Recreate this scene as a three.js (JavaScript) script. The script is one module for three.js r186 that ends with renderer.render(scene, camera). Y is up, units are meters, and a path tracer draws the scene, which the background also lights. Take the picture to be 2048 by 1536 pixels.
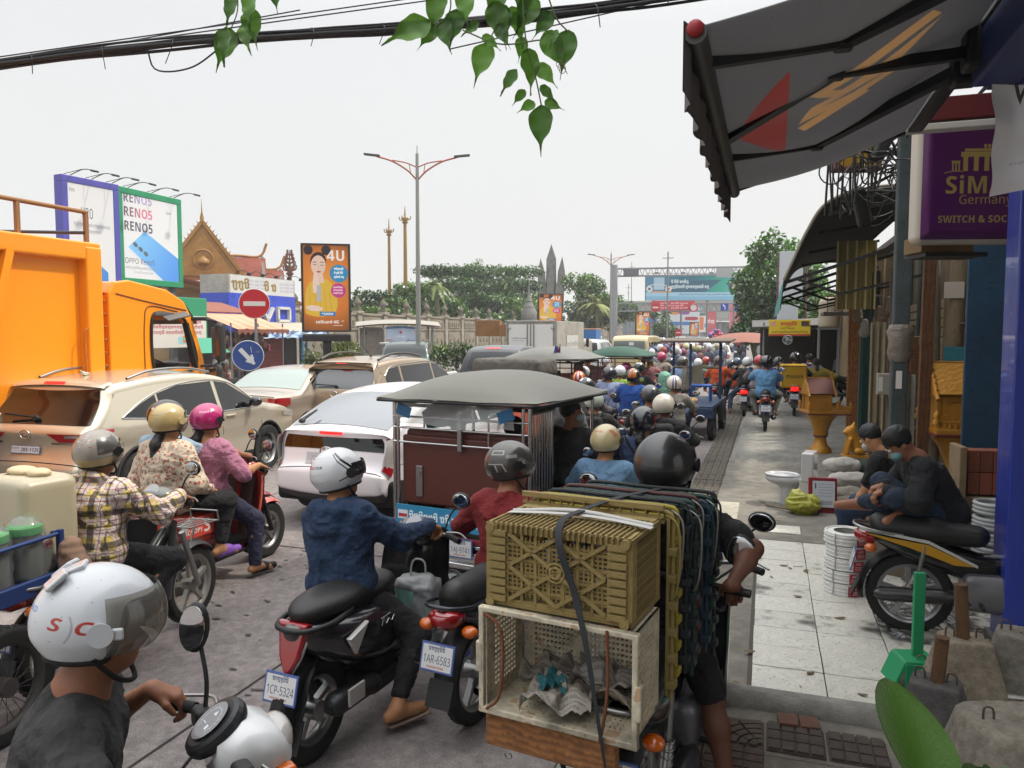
import*as THREE from 'three';
import{RoundedBoxGeometry}from 'three/addons/geometries/RoundedBoxGeometry.js';
import{mergeVertices}from 'three/addons/utils/BufferGeometryUtils.js';
// -- camera, sky, sun, exposure
const scene=new THREE.Scene();
const FOC=1520,EYE=2.15,YAW=.32463,PIT=.06772;
const camera=new THREE.PerspectiveCamera(2*Math.atan(768/FOC)*180/Math.PI,4/3,.05,3000);
camera.position.set(0,EYE,0);
camera.rotation.set(-PIT,YAW,0,'YXZ');
const renderer=new THREE.WebGLRenderer({antialias:true});
renderer.toneMapping=THREE.LinearToneMapping;
renderer.toneMappingExposure=1.28;
renderer.shadowMap.enabled=true;
const SUN=new THREE.Vector3(.5,.82,-.28).normalize();
{
const W=512,Hh=256,d=new Float32Array(W*Hh*4),v=new THREE.Vector3();
for(let j=0;j<Hh;j++)for(let i=0;i<W;i++){
const el=((j+.5)/ Hh-.5)*Math.PI,az=((i+.5)/ W-.5)*Math.PI*2;
v.set(Math.cos(el)*Math.cos(az),Math.sin(el),Math.cos(el)*Math.sin(az));
const c=Math.max(0,v.dot(SUN)),s=Math.max(0,Math.sin(el));
const hi=Math.pow(Math.max(0,(s-.36)/ .64),1.15);
const puff=.012*Math.sin(az*3+Math.sin(el*9)*1.3)*Math.sin(el*11+az);
const L=.685+1.85*hi+.1*Math.pow(c,3)+.9*Math.pow(c,14)+puff;
const o=(j*W+i)*4,warm=.03*Math.pow(c,2),cool=.035*Math.min(1,s*2.2);
const g=el<0?.45:1;
d[o]=L*g*(1.0+warm-cool*.9);d[o+1]=L*g*(1.0-cool*.2);d[o+2]=L*g*(.985-warm+cool);d[o+3]=1;
}
const t=new THREE.DataTexture(d,W,Hh,THREE.RGBAFormat,THREE.FloatType);
t.mapping=THREE.EquirectangularReflectionMapping;t.magFilter=THREE.LinearFilter;t.minFilter=THREE.LinearFilter;t.needsUpdate=true;
scene.background=t;scene.environment=t;
}
const sun=new THREE.DirectionalLight(new THREE.Color(1,.93,.8),2.6);
sun.position.copy(SUN).multiplyScalar(60).add(new THREE.Vector3(-6,0,-14));
sun.target.position.set(-6,0,-14);
sun.castShadow=true;sun.shadow.radius=5;sun.shadow.mapSize.set(4096,4096);
Object.assign(sun.shadow.camera,{left:-45,right:45,top:45,bottom:-45,near:1,far:160});
scene.add(sun,sun.target);
scene.fog=new THREE.FogExp2(new THREE.Color(.86,.87,.87),.001);
// -- helpers
const V=(x,y,z)=>new THREE.Vector3(x,y,z),R=(d)=>d*Math.PI/180;
const lerp=(a,b,t)=>a+(b-a)*t,clamp=(x,a,b)=>Math.min(b,Math.max(a,x));
const sstep=(a,b,x)=>{const t=clamp((x-a)/(b-a),0,1);return t*t*(3-2*t);};
let SEED=7;
const rnd=()=>{SEED=(SEED+0x6d2b79f5)|0;let t=Math.imul(SEED ^(SEED>>>15),1|SEED);t=(t+Math.imul(t ^(t>>>7),61|t))^ t;return((t ^(t>>>14))>>>0)/ 4294967296;};
const rr=(a,b)=>a+(b-a)*rnd(),pick=(a)=>a[Math.floor(rnd()*a.length)];
const hash3=(x,y,z)=>{let h=Math.imul(x,374761393)^ Math.imul(y,668265263)^ Math.imul(z,2147483647 ^ 0x5bd1e995);h=Math.imul(h ^(h>>>13),1274126177);return((h ^(h>>>16))>>>0)/ 4294967296;};
function noise3(x,y,z){
const X=Math.floor(x),Y=Math.floor(y),Z=Math.floor(z),u=x-X,v=y-Y,w=z-Z;
const a=u*u*(3-2*u),b=v*v*(3-2*v),c=w*w*(3-2*w),h=(i,j,k)=>hash3(X+i,Y+j,Z+k);
return lerp(lerp(lerp(h(0,0,0),h(1,0,0),a),lerp(h(0,1,0),h(1,1,0),a),b),lerp(lerp(h(0,0,1),h(1,0,1),a),lerp(h(0,1,1),h(1,1,1),a),b),c)*2-1;
}
const fbm=(x,y,z,o=3)=>{let s=0,a=.5;for(let i=0;i<o;i++){s+=a*noise3(x,y,z);x*=2.03;y*=2.03;z*=2.03;a*=.5;}return s;};
function at(px,py,depth){
const v=V((px-1024)/ FOC,-(py-768)/ FOC,-1).applyAxisAngle(V(1,0,0),-PIT);
v.multiplyScalar(depth / -v.z).applyAxisAngle(V(0,1,0),YAW);v.y+=EYE;return v;
}
const gnd=(px,py,h=0)=>{const p=at(px,py,1);return V(p.x,p.y-EYE,p.z).multiplyScalar((h-EYE)/(p.y-EYE)).setY(h);};
const atX=(px,x)=>{const a=Math.atan((px-1024)/ FOC)- YAW;return -x/Math.tan(a);};
const depthOf=(x,z)=>-x*Math.sin(YAW)- z*Math.cos(YAW);
// materials
const MATS=new Map();
function mat(color,o={}){
const{key:k2,...rest}=o,key=JSON.stringify([color,Object.entries(rest).map(([k,v])=>[k,v?.uuid??v])]);
if(!MATS.has(key)){
const{r=.6,m=0,phys,...p}=rest;
const need='clearcoat' in p||'transmission' in p||'sheen' in p;
const M=new(need?THREE.MeshPhysicalMaterial:THREE.MeshStandardMaterial)({color,roughness:r,metalness:m,...p});
MATS.set(key,M);
}
return MATS.get(key);
}
const TEX=(w,h,draw,rep,srgb=true)=>{
const c=document.createElement('canvas');c.width=w;c.height=h;const g=c.getContext('2d');draw(g,w,h);
const t=new THREE.CanvasTexture(c);if(srgb)t.colorSpace=THREE.SRGBColorSpace;t.magFilter=THREE.LinearFilter;
if(rep){t.wrapS=t.wrapT=THREE.RepeatWrapping;t.repeat.set(rep[0],rep[1]);}return t;
};
// tileable noise picture: f(fine, coarse, x, y) -> [r,g,b] 0..255
function noiseTex(n,f,rep,srgb=true,seed=0){
const d=new Uint8Array(n*n*4),P=8;
const tn=(x,y,p)=>{
const X=Math.floor(x),Y=Math.floor(y),u=x-X,v=y-Y,a=u*u*(3-2*u),b=v*v*(3-2*v),w=(i)=>((i%p)+p)%p;
return lerp(lerp(hash3(w(X),w(Y),p+seed),hash3(w(X+1),w(Y),p+seed),a),lerp(hash3(w(X),w(Y+1),p+seed),hash3(w(X+1),w(Y+1),p+seed),a),b);
};
for(let y=0;y<n;y++)for(let x=0;x<n;x++){
const u=x/n,v=y/n;
const c=tn(u*4,v*4,4)*.5+tn(u*8,v*8,8)*.3+tn(u*16,v*16,16)*.2;
const m=tn(u*32,v*32,32)*.6+tn(u*64,v*64,64)*.4,fi=hash3(x,y,91+seed)*.6+tn(u*128,v*128,128)*.4;
const q=f(fi,c,m,u,v);const o=(y*n+x)*4;d[o]=q[0];d[o+1]=q[1];d[o+2]=q[2];d[o+3]=255;
}
const t=new THREE.DataTexture(d,n,n);if(srgb)t.colorSpace=THREE.SRGBColorSpace;t.magFilter=THREE.LinearFilter;t.minFilter=THREE.LinearMipmapLinearFilter;
t.wrapS=t.wrapT=THREE.RepeatWrapping;if(rep)t.repeat.set(rep,rep);t.needsUpdate=true;return t;
}
const g3=(v,k=[1,1,1])=>[clamp(v*k[0],0,255),clamp(v*k[1],0,255),clamp(v*k[2],0,255)];
const BUMP=noiseTex(256,(f,c,m)=>g3(128+(f-.5)*120+(m-.5)*100),null,false,3);
const BUMPC=noiseTex(256,(f,c,m)=>g3(128+(c-.5)*200+(m-.5)*60),null,false,5);
// geometry
const E0=new THREE.Euler();
function tf(g,x=0,y=0,z=0,rx=0,ry=0,rz=0,sx=1,sy=sx,sz=sx){
return g.applyMatrix4(new THREE.Matrix4().compose(V(x,y,z),new THREE.Quaternion().setFromEuler(E0.set(rx,ry,rz,'YXZ')),V(sx,sy,sz)));
}
const bx=(w,h,d,x,y,z,rx,ry,rz)=>tf(new THREE.BoxGeometry(w,h,d),x,y,z,rx,ry,rz);
const rb=(w,h,d,r,x,y,z,rx,ry,rz,s=2)=>tf(new RoundedBoxGeometry(w,h,d,s,Math.min(r,w/2.01,h/2.01,d/2.01)),x,y,z,rx,ry,rz);
const cy=(r1,r2,h,n,x,y,z,rx,ry,rz)=>tf(new THREE.CylinderGeometry(r1,r2,h,n),x,y,z,rx,ry,rz);
const sp=(x,y,z,sx,sy=sx,sz=sx,n=14)=>tf(new THREE.SphereGeometry(1,n,Math.ceil(n*.7)),x,y,z,0,0,0,sx,sy,sz);
const to=(r,t,x,y,z,rx,ry,rz,n=24,m=8,arc=Math.PI*2)=>tf(new THREE.TorusGeometry(r,t,m,n,arc),x,y,z,rx,ry,rz);
const v3=(a)=>(a.isVector3?a:V(a[0],a[1],a[2]));
function bar(a,b,r,n=6,r2=r){
a=v3(a);b=v3(b);const d=b.clone().sub(a),l=d.length();
return new THREE.CylinderGeometry(r2,r,l,n).applyQuaternion(new THREE.Quaternion().setFromUnitVectors(V(0,1,0),d.normalize())).translate((a.x+b.x)/ 2,(a.y+b.y)/ 2,(a.z+b.z)/ 2);
}
function sqbar(a,b,w,h=w){
a=v3(a);b=v3(b);const d=b.clone().sub(a),l=d.length(),z=d.normalize(),up=Math.abs(z.y)>.95?V(1,0,0):V(0,1,0),x=V().crossVectors(up,z).normalize(),y=V().crossVectors(z,x);
return new THREE.BoxGeometry(w,h,l).applyMatrix4(new THREE.Matrix4().makeBasis(x,y,z)).translate((a.x+b.x)/ 2,(a.y+b.y)/ 2,(a.z+b.z)/ 2);
}
const tube=(pts,r,seg=24,n=6,closed=false)=>new THREE.TubeGeometry(new THREE.CatmullRomCurve3(pts.map(v3),closed),seg,r,n,closed);
const lathe=(pts,n=24,x,y,z,rx,ry,rz)=>tf(new THREE.LatheGeometry(pts.map((p)=>new THREE.Vector2(p[0],p[1])),n),x,y,z,rx,ry,rz);
const shp=(pts)=>new THREE.Shape(pts.map((p)=>new THREE.Vector2(p[0],p[1])));
function ext(pts,d,bev=0,holes){
const s=pts.isShape?pts:shp(pts);if(holes)for(const h of holes)s.holes.push(new THREE.Path(h.map((p)=>new THREE.Vector2(p[0],p[1]))));
return new THREE.ExtrudeGeometry(s,{depth:d-2*bev,bevelEnabled:bev>0,bevelSize:bev,bevelThickness:bev,bevelSegments:2,curveSegments:10}).translate(0,0,-d/2+bev);
}
function merge(list){
list=list.flat(9).filter(Boolean);
let n=0;list=list.map((g)=>{const q=g.index?g.toNonIndexed():g;if(!q.attributes.normal)q.computeVertexNormals();n+=q.attributes.position.count;return q;});
const col=list.some((g)=>g.attributes.color);
const P=new Float32Array(n*3),N=new Float32Array(n*3),U=new Float32Array(n*2),C=col?new Float32Array(n*3).fill(1):null;let o=0;
for(const g of list){
P.set(g.attributes.position.array,o*3);N.set(g.attributes.normal.array,o*3);if(g.attributes.uv)U.set(g.attributes.uv.array,o*2);
if(g.attributes.color)C.set(g.attributes.color.array,o*3);o+=g.attributes.position.count;
}
const r=new THREE.BufferGeometry();
r.setAttribute('position',new THREE.BufferAttribute(P,3));r.setAttribute('normal',new THREE.BufferAttribute(N,3));r.setAttribute('uv',new THREE.BufferAttribute(U,2));
if(C)r.setAttribute('color',new THREE.BufferAttribute(C,3));
return r;
}
function boxUV(g,s=1){
const q=g.index?g.toNonIndexed():g,p=q.attributes.position.array,n=p.length/3,u=new Float32Array(n*2),a=V(),b=V(),c=V();
for(let i=0;i<n;i+=3){
a.fromArray(p,i*3);b.fromArray(p,i*3+3).sub(a);c.fromArray(p,i*3+6).sub(a);b.cross(c);
const X=Math.abs(b.x),Y=Math.abs(b.y),Z=Math.abs(b.z);
for(let k=0;k<3;k++){
const x=p[(i+k)*3],y=p[(i+k)*3+1],z=p[(i+k)*3+2];
const[s0,t0]=Y>=X&&Y>=Z?[x,-z]:X>=Z?[z,y]:[x,y];u[(i+k)*2]=s0*s;u[(i+k)*2+1]=t0*s;
}
}
q.setAttribute('uv',new THREE.BufferAttribute(u,2));return q;
}
// scene objects
const USED=new Map();
const numbered=(n)=>{const k=USED.get(n)??0;USED.set(n,k+1);return k?n+'_'+String(k).padStart(3,'0'):n;};
function mk(name,geos,m,parent,label){
const g=Array.isArray(geos)?(geos.length===1&&!Array.isArray(geos[0])?geos[0]:merge(geos)):geos;
const o=new THREE.Mesh(g,m);o.castShadow=o.receiveShadow=true;o.name=parent?name:numbered(name);(parent??scene).add(o);
if(label)o.userData.label=label;return o;
}
function tag(o,label,category,group){o.userData.label=label;o.userData.category=category;if(group)o.userData.group=group;return o;}
function thing(name,label,category,pos,turn=0,group){
const o=new THREE.Group();o.name=numbered(name);o.position.copy(pos?v3(pos):V(0,0,0));o.rotation.y=turn;scene.add(o);return tag(o,label,category,group);
}
const struct=(name,geos,m)=>{const o=mk(name,geos,m);o.userData.kind='structure';return o;};
const dup=(o,label,group)=>{const c=o.clone();c.name=numbered(o.name.replace(/_\d{3}$/,''));scene.add(c);return tag(c,label??o.userData.label,o.userData.category,group??o.userData.group);};
// smooth union of bones, ellipsoids and boxes, meshed with surface nets
const C=(a,b,ra,rb=ra)=>({t:0,a:v3(a),b:v3(b),ra,rb}),EL=(c,r,rot)=>({t:1,c:v3(c),r:v3(r),rot}),BX=(c,h,r,rot)=>({t:2,c:v3(c),h:v3(h),r,rot});
function sdf(prims,{cell=.02,k=.04,fold=0,ff=16,cut}={}){
const lo=V(1e9,1e9,1e9),hi=V(-1e9,-1e9,-1e9),pad=k*.5+cell*2;
for(const p of prims){
if(p.t===0){const m=Math.max(p.ra,p.rb);p.lo=V(Math.min(p.a.x,p.b.x)- m,Math.min(p.a.y,p.b.y)- m,Math.min(p.a.z,p.b.z)- m);p.hi=V(Math.max(p.a.x,p.b.x)+m,Math.max(p.a.y,p.b.y)+m,Math.max(p.a.z,p.b.z)+m);}
else{const r=p.t===1?p.r:p.h.clone().addScalar(p.r);const q=p.rot?V(r.length(),r.length(),r.length()):r;p.lo=p.c.clone().sub(q);p.hi=p.c.clone().add(q);if(p.rot)p.q=new THREE.Quaternion().setFromEuler(new THREE.Euler(...p.rot,'YXZ')).invert();}
if(!p.sub){lo.min(p.lo);hi.max(p.hi);}
}
lo.subScalar(pad);hi.addScalar(pad);
const nx=Math.ceil((hi.x-lo.x)/ cell)+1,ny=Math.ceil((hi.y-lo.y)/ cell)+1,nz=Math.ceil((hi.z-lo.z)/ cell)+1;
const F=new Float32Array(nx*ny*nz).fill(.5),w=V(),ab=V();
for(const p of prims){
const kk=p.k??k,mg=(p.sub?0:kk)+cell*2.5,i0=Math.max(0,Math.floor((p.lo.x-mg-lo.x)/ cell)),i1=Math.min(nx-1,Math.ceil((p.hi.x+mg-lo.x)/ cell)),j0=Math.max(0,Math.floor((p.lo.y-mg-lo.y)/ cell)),j1=Math.min(ny-1,Math.ceil((p.hi.y+mg-lo.y)/ cell)),k0=Math.max(0,Math.floor((p.lo.z-mg-lo.z)/ cell)),k1=Math.min(nz-1,Math.ceil((p.hi.z+mg-lo.z)/ cell));
let bax,bay,baz,bb;if(p.t===0){bax=p.b.x-p.a.x;bay=p.b.y-p.a.y;baz=p.b.z-p.a.z;bb=bax*bax+bay*bay+baz*baz+1e-12;}
for(let q=k0;q<=k1;q++)for(let j=j0;j<=j1;j++)for(let i=i0;i<=i1;i++){
const x=lo.x+i*cell,y=lo.y+j*cell,z=lo.z+q*cell;let d;
if(p.t===0){const ax=x-p.a.x,ay=y-p.a.y,az=z-p.a.z,h=clamp((ax*bax+ay*bay+az*baz)/ bb,0,1),ex=ax-bax*h,ey=ay-bay*h,ez=az-baz*h;d=Math.sqrt(ex*ex+ey*ey+ez*ez)-(p.ra+(p.rb-p.ra)*h);}
else{
w.set(x-p.c.x,y-p.c.y,z-p.c.z);if(p.q)w.applyQuaternion(p.q);
if(p.t===1){const a=w.x/p.r.x,b=w.y/p.r.y,c=w.z/p.r.z,n0=Math.sqrt(a*a+b*b+c*c),n1=Math.sqrt((a/p.r.x)**2+(b/p.r.y)**2+(c/p.r.z)**2);d=n0<1e-6?-Math.min(p.r.x,p.r.y,p.r.z):n0*(n0-1)/ n1;}
else{const a=Math.abs(w.x)- p.h.x,b=Math.abs(w.y)- p.h.y,c=Math.abs(w.z)- p.h.z;d=Math.hypot(Math.max(a,0),Math.max(b,0),Math.max(c,0))+Math.min(Math.max(a,b,c),0)- p.r;}
}
const o=(q*ny+j)*nx+i,f=F[o];
if(p.sub)F[o]=Math.max(f,-d);else{const h=Math.max(kk-Math.abs(f-d),0)/ kk;F[o]=Math.min(f,d)- h*h*kk*.25;}
}
}
if(cut)for(let q=0;q<nz;q++)for(let j=0;j<ny;j++)for(let i=0;i<nx;i++){const o=(q*ny+j)*nx+i;if(F[o]<cell*3)F[o]=Math.max(F[o],cut(lo.x+i*cell,lo.y+j*cell,lo.z+q*cell));}
const id=new Int32Array(nx*ny*nz).fill(-1),P=[],I=[],sy=nx,sz=nx*ny;
const cor=[0,1,sy,sy+1,sz,sz+1,sz+sy,sz+sy+1],ed=[[0,1],[2,3],[4,5],[6,7],[0,2],[1,3],[4,6],[5,7],[0,4],[1,5],[2,6],[3,7]];
for(let q=0;q<nz-1;q++)for(let j=0;j<ny-1;j++)for(let i=0;i<nx-1;i++){
const o=(q*ny+j)*nx+i;let m=0;for(let c=0;c<8;c++)if(F[o+cor[c]]<0)m|=1<<c;
if(m===0||m===255)continue;
let X=0,Y=0,Z=0,n=0;
for(const[a,b]of ed){const A=F[o+cor[a]],B=F[o+cor[b]];if((A<0)===(B<0))continue;const t=A /(A-B);X+=lerp(a&1,b&1,t);Y+=lerp((a>>1)&1,(b>>1)&1,t);Z+=lerp(a>>2,b>>2,t);n++;}
id[o]=P.length/3;P.push(lo.x+(i+X/n)*cell,lo.y+(j+Y/n)*cell,lo.z+(q+Z/n)*cell);
}
for(let q=1;q<nz-1;q++)for(let j=1;j<ny-1;j++)for(let i=1;i<nx-1;i++){
const o=(q*ny+j)*nx+i,s=F[o]<0;
if(s!==F[o+1]<0)quad(id[o],id[o-sy],id[o-sy-sz],id[o-sz],s);
if(s!==F[o+sy]<0)quad(id[o],id[o-sz],id[o-sz-1],id[o-1],s);
if(s!==F[o+sz]<0)quad(id[o],id[o-1],id[o-1-sy],id[o-sy],s);
}
function quad(a,b,c,d,s){if(a<0||b<0||c<0||d<0)return;s?I.push(a,b,c,a,c,d):I.push(a,c,b,a,d,c);}
const g=new THREE.BufferGeometry();g.setAttribute('position',new THREE.BufferAttribute(new Float32Array(P),3));g.setIndex(I);g.computeVertexNormals();
if(fold){
const p=g.attributes.position,n=g.attributes.normal;
for(let i=0;i<p.count;i++){
const x=p.getX(i),y=p.getY(i),z=p.getZ(i),wv=noise3(x*5+3,y*5,z*5)*1.6;
let f=1-Math.abs(noise3(x*ff*.5+wv,y*ff+wv*1.3,z*ff*.5+7))*2;f=f*.7+noise3(x*ff*1.7,y*ff*1.2+wv,z*ff*1.7)*.4;
p.setXYZ(i,x+n.getX(i)*f*fold,y+n.getY(i)*f*fold,z+n.getZ(i)*f*fold);
}
g.computeVertexNormals();
}
return g;
}
// loft of rings [z, cx, cy, halfwidth, up, down, power]
function loft(secs,seg=24,caps=true){
const P=[],I=[],U=[];
secs.forEach((s,i)=>{
const[z,x0,y0,w,u,d,n=2.4]=s;
for(let j=0;j<=seg;j++){const a=j/seg*Math.PI*2,c=Math.cos(a),q=Math.sin(a),e=2/n;P.push(x0+w*Math.sign(c)*Math.abs(c)**e,y0+(q>0?u:d)*Math.sign(q)*Math.abs(q)**e,z);U.push(j/seg,i /(secs.length-1));}
});
const m=seg+1;
for(let i=0;i<secs.length-1;i++)for(let j=0;j<seg;j++){const a=i*m+j;I.push(a,a+m,a+1,a+1,a+m,a+m+1);}
if(caps)for(const[i,f]of[[0,1],[secs.length-1,0]]){const c=P.length/3;P.push(secs[i][1],secs[i][2]+(secs[i][4]- secs[i][5])/ 2,secs[i][0]);U.push(.5,.5);for(let j=0;j<seg;j++){const a=i*m+j;f?I.push(c,a,a+1):I.push(c,a+1,a);}}
// rings run counter-clockwise seen from +z; flip if z falls
if(secs[0][0]<secs[secs.length-1][0])for(let i=0;i<I.length;i+=3)[I[i+1],I[i+2]]=[I[i+2],I[i+1]];
const g=new THREE.BufferGeometry();g.setAttribute('position',new THREE.BufferAttribute(new Float32Array(P),3));g.setAttribute('uv',new THREE.BufferAttribute(new Float32Array(U),2));g.setIndex(I);
const mg=mergeVertices(new THREE.BufferGeometry().setAttribute('position',g.attributes.position).setIndex(I),1e-5);mg.computeVertexNormals();return mg;
}
// sampled sheet f(u,v)->Vector3
function sheet(f,nu,nv,thick=0){
const P=[],U=[],I=[];for(let j=0;j<=nv;j++)for(let i=0;i<=nu;i++){const p=f(i/nu,j/nv);P.push(p.x,p.y,p.z);U.push(i/nu,j/nv);}
for(let j=0;j<nv;j++)for(let i=0;i<nu;i++){const a=j*(nu+1)+i;I.push(a,a+1,a+nu+1,a+1,a+nu+2,a+nu+1);}
const g=new THREE.BufferGeometry();g.setAttribute('position',new THREE.BufferAttribute(new Float32Array(P),3));g.setAttribute('uv',new THREE.BufferAttribute(new Float32Array(U),2));g.setIndex(I);g.computeVertexNormals();
if(!thick)return g;
const b=g.clone(),p=b.attributes.position,n=b.attributes.normal;for(let i=0;i<p.count;i++)p.setXYZ(i,p.getX(i)- n.getX(i)*thick,p.getY(i)- n.getY(i)*thick,p.getZ(i)- n.getZ(i)*thick);
const ix=b.index.array;for(let i=0;i<ix.length;i+=3){const t=ix[i];ix[i]=ix[i+1];ix[i+1]=t;}b.computeVertexNormals();
return merge([g,b]);
}
const flipV=(g)=>{const a=g.attributes.uv;for(let i=0;i<a.count;i++)a.setY(i,1-a.getY(i));return g;};
// pseudo Khmer lettering: rows of hooked strokes
function khmer(g,x,y,h,w,color,seed=1,wt=.12){
let s=seed*7919;const q=()=>{s=(s*1103515245+12345)&0x7fffffff;return s/0x7fffffff;};
g.strokeStyle=color;g.lineWidth=Math.max(1,h*wt);g.lineCap='round';g.lineJoin='round';
const cw=h*.58;let cx=x;
while(cx<x+w-cw*.6){
const t=q(),b=y+h*.75,tp=y+h*.28;
g.beginPath();
g.moveTo(cx,tp+h*.1);g.quadraticCurveTo(cx+cw*.1,tp-h*.06,cx+cw*.22,tp+h*.08);g.lineTo(cx+cw*.18,b);
if(t>.35){g.moveTo(cx+cw*.2,b);g.quadraticCurveTo(cx+cw*.45,b+h*.08,cx+cw*.62,b-h*.02);}
g.moveTo(cx+cw*.62,b);g.lineTo(cx+cw*.62,tp+h*.1);g.quadraticCurveTo(cx+cw*.58,tp-h*.08,cx+cw*.42,tp+h*.02);
if(t>.7){g.moveTo(cx+cw*.1,y+h*.12);g.quadraticCurveTo(cx+cw*.4,y-h*.08,cx+cw*.62,y+h*.12);}
if(t<.3){g.moveTo(cx+cw*.3,y+h*.88);g.quadraticCurveTo(cx+cw*.5,y+h*1.05,cx+cw*.7,y+h*.86);}
g.stroke();cx+=cw*(t>.85?1.25:.92);
}
}
// -- THE SETTING
const ASPH=noiseTex(1024,(f,c,m,u,v)=>{const st=m>.72?(m-.72)*160:0;const b=108+(f-.5)*56+(c-.5)*18+(m-.5)*18-st*.4;return[b*1.05,b*.985,b*.965];});
const CONC=noiseTex(1024,(f,c,m)=>{const st=c>.6?(c-.6)*110:0;const b=124+(f-.5)*26+(c-.5)*40+(m-.5)*34-st;return[b*1.0,b*.98,b*.93];},null,true,11);
const TILE=[0,1,2].map((i)=>noiseTex(256,(f,c,m)=>{const cr=Math.abs(m-.5)<.012?60:0,st=Math.max(0,c -(.66-i*.13))*(300+i*170)*(.2+f*.8+m*.6);const b=196-i*6+(f-.5)*12+(m-.5)*14-cr-st;return[b,b*.985,b*.93];},null,true,20+i));
const RUST=noiseTex(256,(f,c,m)=>{const b=212+(f-.5)*20+(m-.5)*70-Math.max(0,c-.5)*170;return m>.74?[b*.84,b*.72,b*.6]:[b,b*.97,b*.9];},null,true,31);
const PLAST=noiseTex(512,(f,c,m)=>{const b=205+(f-.5)*16+(c-.5)*60+(m-.5)*34-Math.max(0,m-.62)*200;return[b,b*.985,b*.95];},null,true,41);
const WOOD=noiseTex(512,(f,c,m,u,v)=>{const g=Math.sin(v*150+c*16+m*3)*.5+.5;const b=150+g*34+(f-.5)*36+(m-.5)*50;return[b,b*.78,b*.57];},null,true,51);
const WOODV=WOOD.clone();WOODV.repeat.set(.8,.8);WOODV.rotation=Math.PI/2;WOODV.needsUpdate=true;
const rep=(t,s)=>{const c=t.clone();c.repeat.set(s,s);c.needsUpdate=true;return c;};
const ROADM=mat('#ffffff',{map:rep(ASPH,.21),r:.86,bumpMap:rep(BUMP,1.6),bumpScale:.006});
const CONCM=mat('#ffffff',{map:rep(CONC,.35),r:.85,bumpMap:rep(BUMP,1.3),bumpScale:.006});
const plaster=(c,s=.5)=>mat(c,{map:rep(PLAST,s),r:.9,bumpMap:BUMP,bumpScale:.004});
const flat=(w,d,x,y,z)=>boxUV(tf(new THREE.PlaneGeometry(w,d),x,y,z,-Math.PI/2));
struct('ground',[flat(1600,1600,0,-.012,-500)],mat('#ffffff',{map:rep(CONC,.2),r:.95}));
struct('road',[flat(11.2,220,-6.56,0,-98)],ROADM);
struct('road',[flat(9,220,-19,0,-98)],ROADM);
struct('median',[boxUV(bx(1.6,.16,190,-13.3,.066,-105))],CONCM);
{
const g=[];for(let i=0;i<9;i++)g.push(flat(11.1,.018,-6.56,.004,-2.2-i*4.2));for(const x of[-2.95,-6.2,-9.4])g.push(flat(.016,60,x,.0045,-30));
const o=struct('road_joint',g,mat('#2b2826',{r:.95}));o.name='road_joint';
SEED=31;const s=[];
for(let i=0;i<110;i++){const a=rnd()<.72,x=a?-2.1-rr(0,1)*2.2:rr(-9,-1.1),z=a?-3.0 -(x+2.1)*-.75-rr(0,2.2):rr(-3,-14),r=rr(.004,.022);const pts=[];for(let k=0;k<9;k++){const t=k/9*6.283,q=r*rr(.45,1.2);pts.push([Math.cos(t)*q*2.3,Math.sin(t)*q]);}s.push(tf(new THREE.ShapeGeometry(shp(pts)),x,.006,z,-Math.PI/2,0,rr(-.5,.3)));}
const m=struct('wet_stain',s,mat('#393432',{r:.6}));m.userData.kind='stuff';tag(m,'scattered dark wet spots on the road between the scooters','stain');
}
// pavement apron, raised slab, kerbs
struct('apron',[flat(4.0,9.5,1.02,.006,-8.7)],mat('#e6e2dc',{map:rep(CONC,.3),r:.9,bumpMap:rep(BUMP,1.2),bumpScale:.008}));
{const pr=[[-13.0,0],[-13.25,.1],[-13.5,.13],[-60,.13],[-60,-.02],[-13.0,-.02]];
const g=ext(pr.map((p)=>[-p[0],p[1]]),4.4);struct('pavement',[boxUV(tf(g,1.72,.004,0,0,Math.PI/2))],mat('#ffffff',{map:rep(CONC,.28),r:.88,bumpMap:BUMP,bumpScale:.006}));}
struct('pavement',[flat(6,7,2.2,.003,-.9)],mat('#cfc8bf',{map:rep(CONC,.4),r:.92,bumpMap:rep(BUMP,1.2),bumpScale:.008}));
{const a=gnd(1452,1400),b=gnd(1785,1452);struct('kerb',[boxUV(tf(new THREE.CapsuleGeometry(.105,a.distanceTo(b),6,14),(a.x+b.x)/ 2,.0,(a.z+b.z)/ 2,0,Math.atan2(-(b.z-a.z),b.x-a.x),Math.PI/2,1,1,.75))],CONCM);}
{
const s=thing('gutter_strip','narrow strip of ribbed grey pavers along the road edge','gutter',[-.78,0,0]);s.userData.kind='structure';delete s.userData.category;
const base=boxUV(rb(.4,.03,.38,.008,0,0,0,0,0,0,1)),m=mat('#b3aca3',{map:rep(CONC,.7),r:.9});
const studs=[];for(let i=0;i<4;i++)for(let j=0;j<3;j++)studs.push(rb(.075,.02,.1,.007,-.15+i*.1,.02,-.125+j*.125,0,0,0,1));
const g=merge([base,boxUV(merge(studs))]);
for(let i=0;i<52;i++){const o=mk('paver',g,m,s);o.position.set(rr(-.006,.006),rr(-.004,.004),-8.6-i*.4);o.rotation.y=rr(-.02,.02);}
}
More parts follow.
